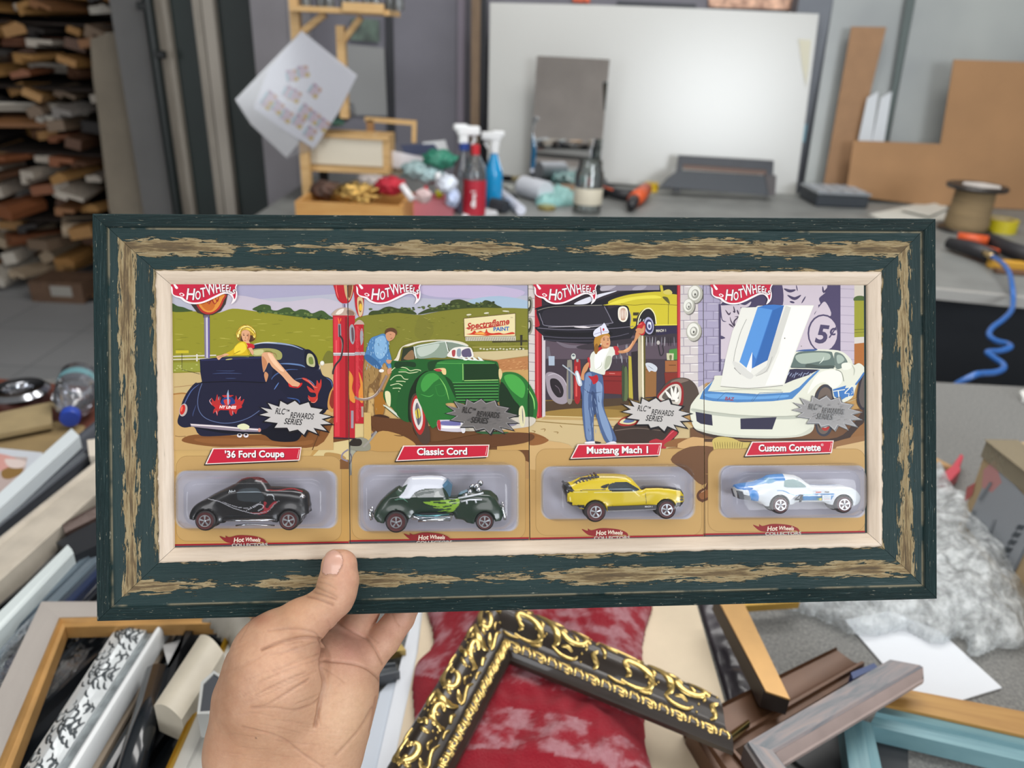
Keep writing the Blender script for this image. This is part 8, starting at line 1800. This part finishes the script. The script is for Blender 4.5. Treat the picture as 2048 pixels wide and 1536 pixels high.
o = slabz('black_board', Q('1742,1446 1816,1464 1818,1680 1812,1680 1762,1560'), TZ + .006, .005, mat('1f2328', .6)); tag(o, 'small black board inside the blue frame corner', 'board')
dk = roundm('black_disc', 1632, 1500, TZ + .0005, [(.0001, 0), (.034, 0), (.036, .003), (.036, .008), (.0001, .008)], mat('26282a', .5)); tag(dk, 'flat black disc inside the driftwood frame corner', 'disc')
o = slabz('white_paper', Q('1690,1240 1780,1222 1880,1262 2004,1375 1914,1403 1815,1384'), TZ + .003, .002, mat('d2d6dc', .6)); tag(o, 'blank white paper sheet half under the bubble wrap', 'paper')
t = NT('bubble_wrap'); vo = t.node('ShaderNodeTexVoronoi'); vo.feature = 'SMOOTH_F1'; vo.inputs['Scale'].default_value = 95; t.link(t.coord(), vo.inputs['Vector'])
n2 = t.noise(t.coord(), 40, 6, .75)
tr = t.node('ShaderNodeBsdfTransparent'); tr.inputs[0].default_value = (.93, .95, .96, 1); bs = t.b; bs.inputs['Base Color'].default_value = L4('e2e7e9'); bs.inputs['Roughness'].default_value = .14; bs.inputs['Coat Weight'].default_value = .4
h_ = t.math('ADD', t.math('MULTIPLY', vo.outputs[0], -1.0), t.math('MULTIPLY', n2, 1.2)); t.bump(h_, .9, .005)
mx = t.node('ShaderNodeMixShader'); t.link(t.ramp(n2, [(.34, .22), (.62, .78)]), mx.inputs[0]); t.link(tr.outputs[0], mx.inputs[1]); t.link(bs.outputs[0], mx.inputs[2]); t.link(mx.outputs[0], t.out.inputs[0]); BW = t.m
o = mound('bubble_wrap', Q('1560,1210 1640,1170 1780,1120 1850,960 1876,935 1905,985 1965,1050 2020,1130 2050,1200 2048,1290 1990,1300 1940,1318 1925,1275 1870,1290 1810,1262 1720,1274 1640,1240'), TZ + .004, .050, BW, None, .004, .5, 30, .06, seed=5); tag(o, 'heap of crumpled clear bubble wrap at right', 'bubble wrap')
# carton with shipping label
Pb = onz(1910, 1062, TZ); Qb = onz(2030, 1186, TZ)
def zat(P, ty):
    lo, hi = TZ, 1.4
    for _ in range(40):
        m_ = (lo + hi) / 2; yy = proj(np.array([[P.x, P.y, m_]]))[1][0]
        if yy > ty: lo = m_
        else: hi = m_
    return lo
hb = zat(Pb, 880) - TZ; d1 = (Qb - Pb).normalized(); d2 = Vector((-d1.y, d1.x, 0)); 
if d2.y < 0: d2 = -d2
if d2.x < 0 and d1.x > 0: pass
Lb = .42; Wb = .34
Mb = Matrix.Translation(Pb) @ Matrix((d1, d2, Vector((0, 0, 1)))).transposed().to_4x4()
cbx = empty('cardboard_carton', 'taped brown cardboard carton with a grey shipping label at right', 'box', mw=Mb)
CT = mat('b59c78', .55, var=.05, vs=6); 
o = box('carton', (Lb / 2, Wb / 2, hb / 2), (Lb, Wb, hb), CT, cbx, None, .004)
def fb(x, y):
    p = onplane(x, y, Pb, d2); l = Mb.inverted() @ p; return (l.x, l.z)
pr = Print(fb, step=1e-4)
tl, bl_, br_ = fb(1988, 925), fb(1932, 1050), fb(2022, 1162); tr_ = (tl[0] + br_[0] - bl_[0], tl[1] + br_[1] - bl_[1]); pr.tris([bl_, br_, tr_, tl], [(0, 1, 2, 3)], '9a9ea4'); pr.poly('c08a88', Q('1968,940 1990,920 2005,965 1985,985 1965,975')); pr.poly('b8605c', Q('1935,975 1952,965 1946,990 1930,1005'))
for i in range(7):
    t_ = i / 6; x, y = 2044 - 50 * t_, 1055 + 90 * t_; pr.poly('4a5056', [(x - 6, y - 6), (x + 10, y - 3), (x + 2, y + 6), (x - 12, y + 2)])
pr.line('6c7278', Q('1985,1155 2040,1050'), 2); pr.line('6c7278', Q('2018,1165 2060,1080'), 2); pr.line('7c8288', Q('1962,1000 1985,965'), 6); pr.line('80868c', Q('1940,1040 1952,1022'), 6); pr.line('84898f', Q('1975,1085 1992,1040'), 5)
o = pr.build('shipping_label', vmat('label_print', .4), cbx); o.rotation_euler = (PI / 2, 0, 0); o.location = (0, -.0008, 0)
box('packing_tape', (Lb / 2, .02, hb + .0006), (Lb, .05, .001), clear('pack_tape', 'ece0cc', .8, .12, .35, 'd8c8a6', .25, 25, .002), cbx)
box('packing_tape', (Lb / 2, -.0012, hb - .014), (Lb, .0008, .026), clear('pack_tape'), cbx)
# hammer
hm = empty('hammer', 'small red-headed hammer with wooden handle lying on the carpet', 'hammer', onz(1905, 945, TZ))
tb(hm, 'handle', [onz(1903, 940, TZ + .012), onz(1800, 890, TZ + .012)], [.007, .009], woodm('c2a070', 'a8855a'), 10)
o = slabz('head', Q('1881,949 1905,930 1922,906 1928,912 1920,932 1922,940 1902,961'), TZ + .026, .024, mat('b8434f', .45), None, .002); o.parent = hm; o.matrix_parent_inverse = Matrix.Translation(-hm.location)
o = tube('wire_offcut', [onz(1872, 1006, TZ + .002), onz(1898, 1022, TZ + .002)], .0015, mat('9a948c', .4, .5)); tag(o, 'short thin pale wire offcut on the carpet near the hammer', 'wire')
o = slabz('white_card_scrap', Q('2040,782 2090,770 2090,800 2046,796'), TZ + .012, .01, mat('d8d8d4', .5)); tag(o, 'small white card scrap at the far right table edge', 'card')
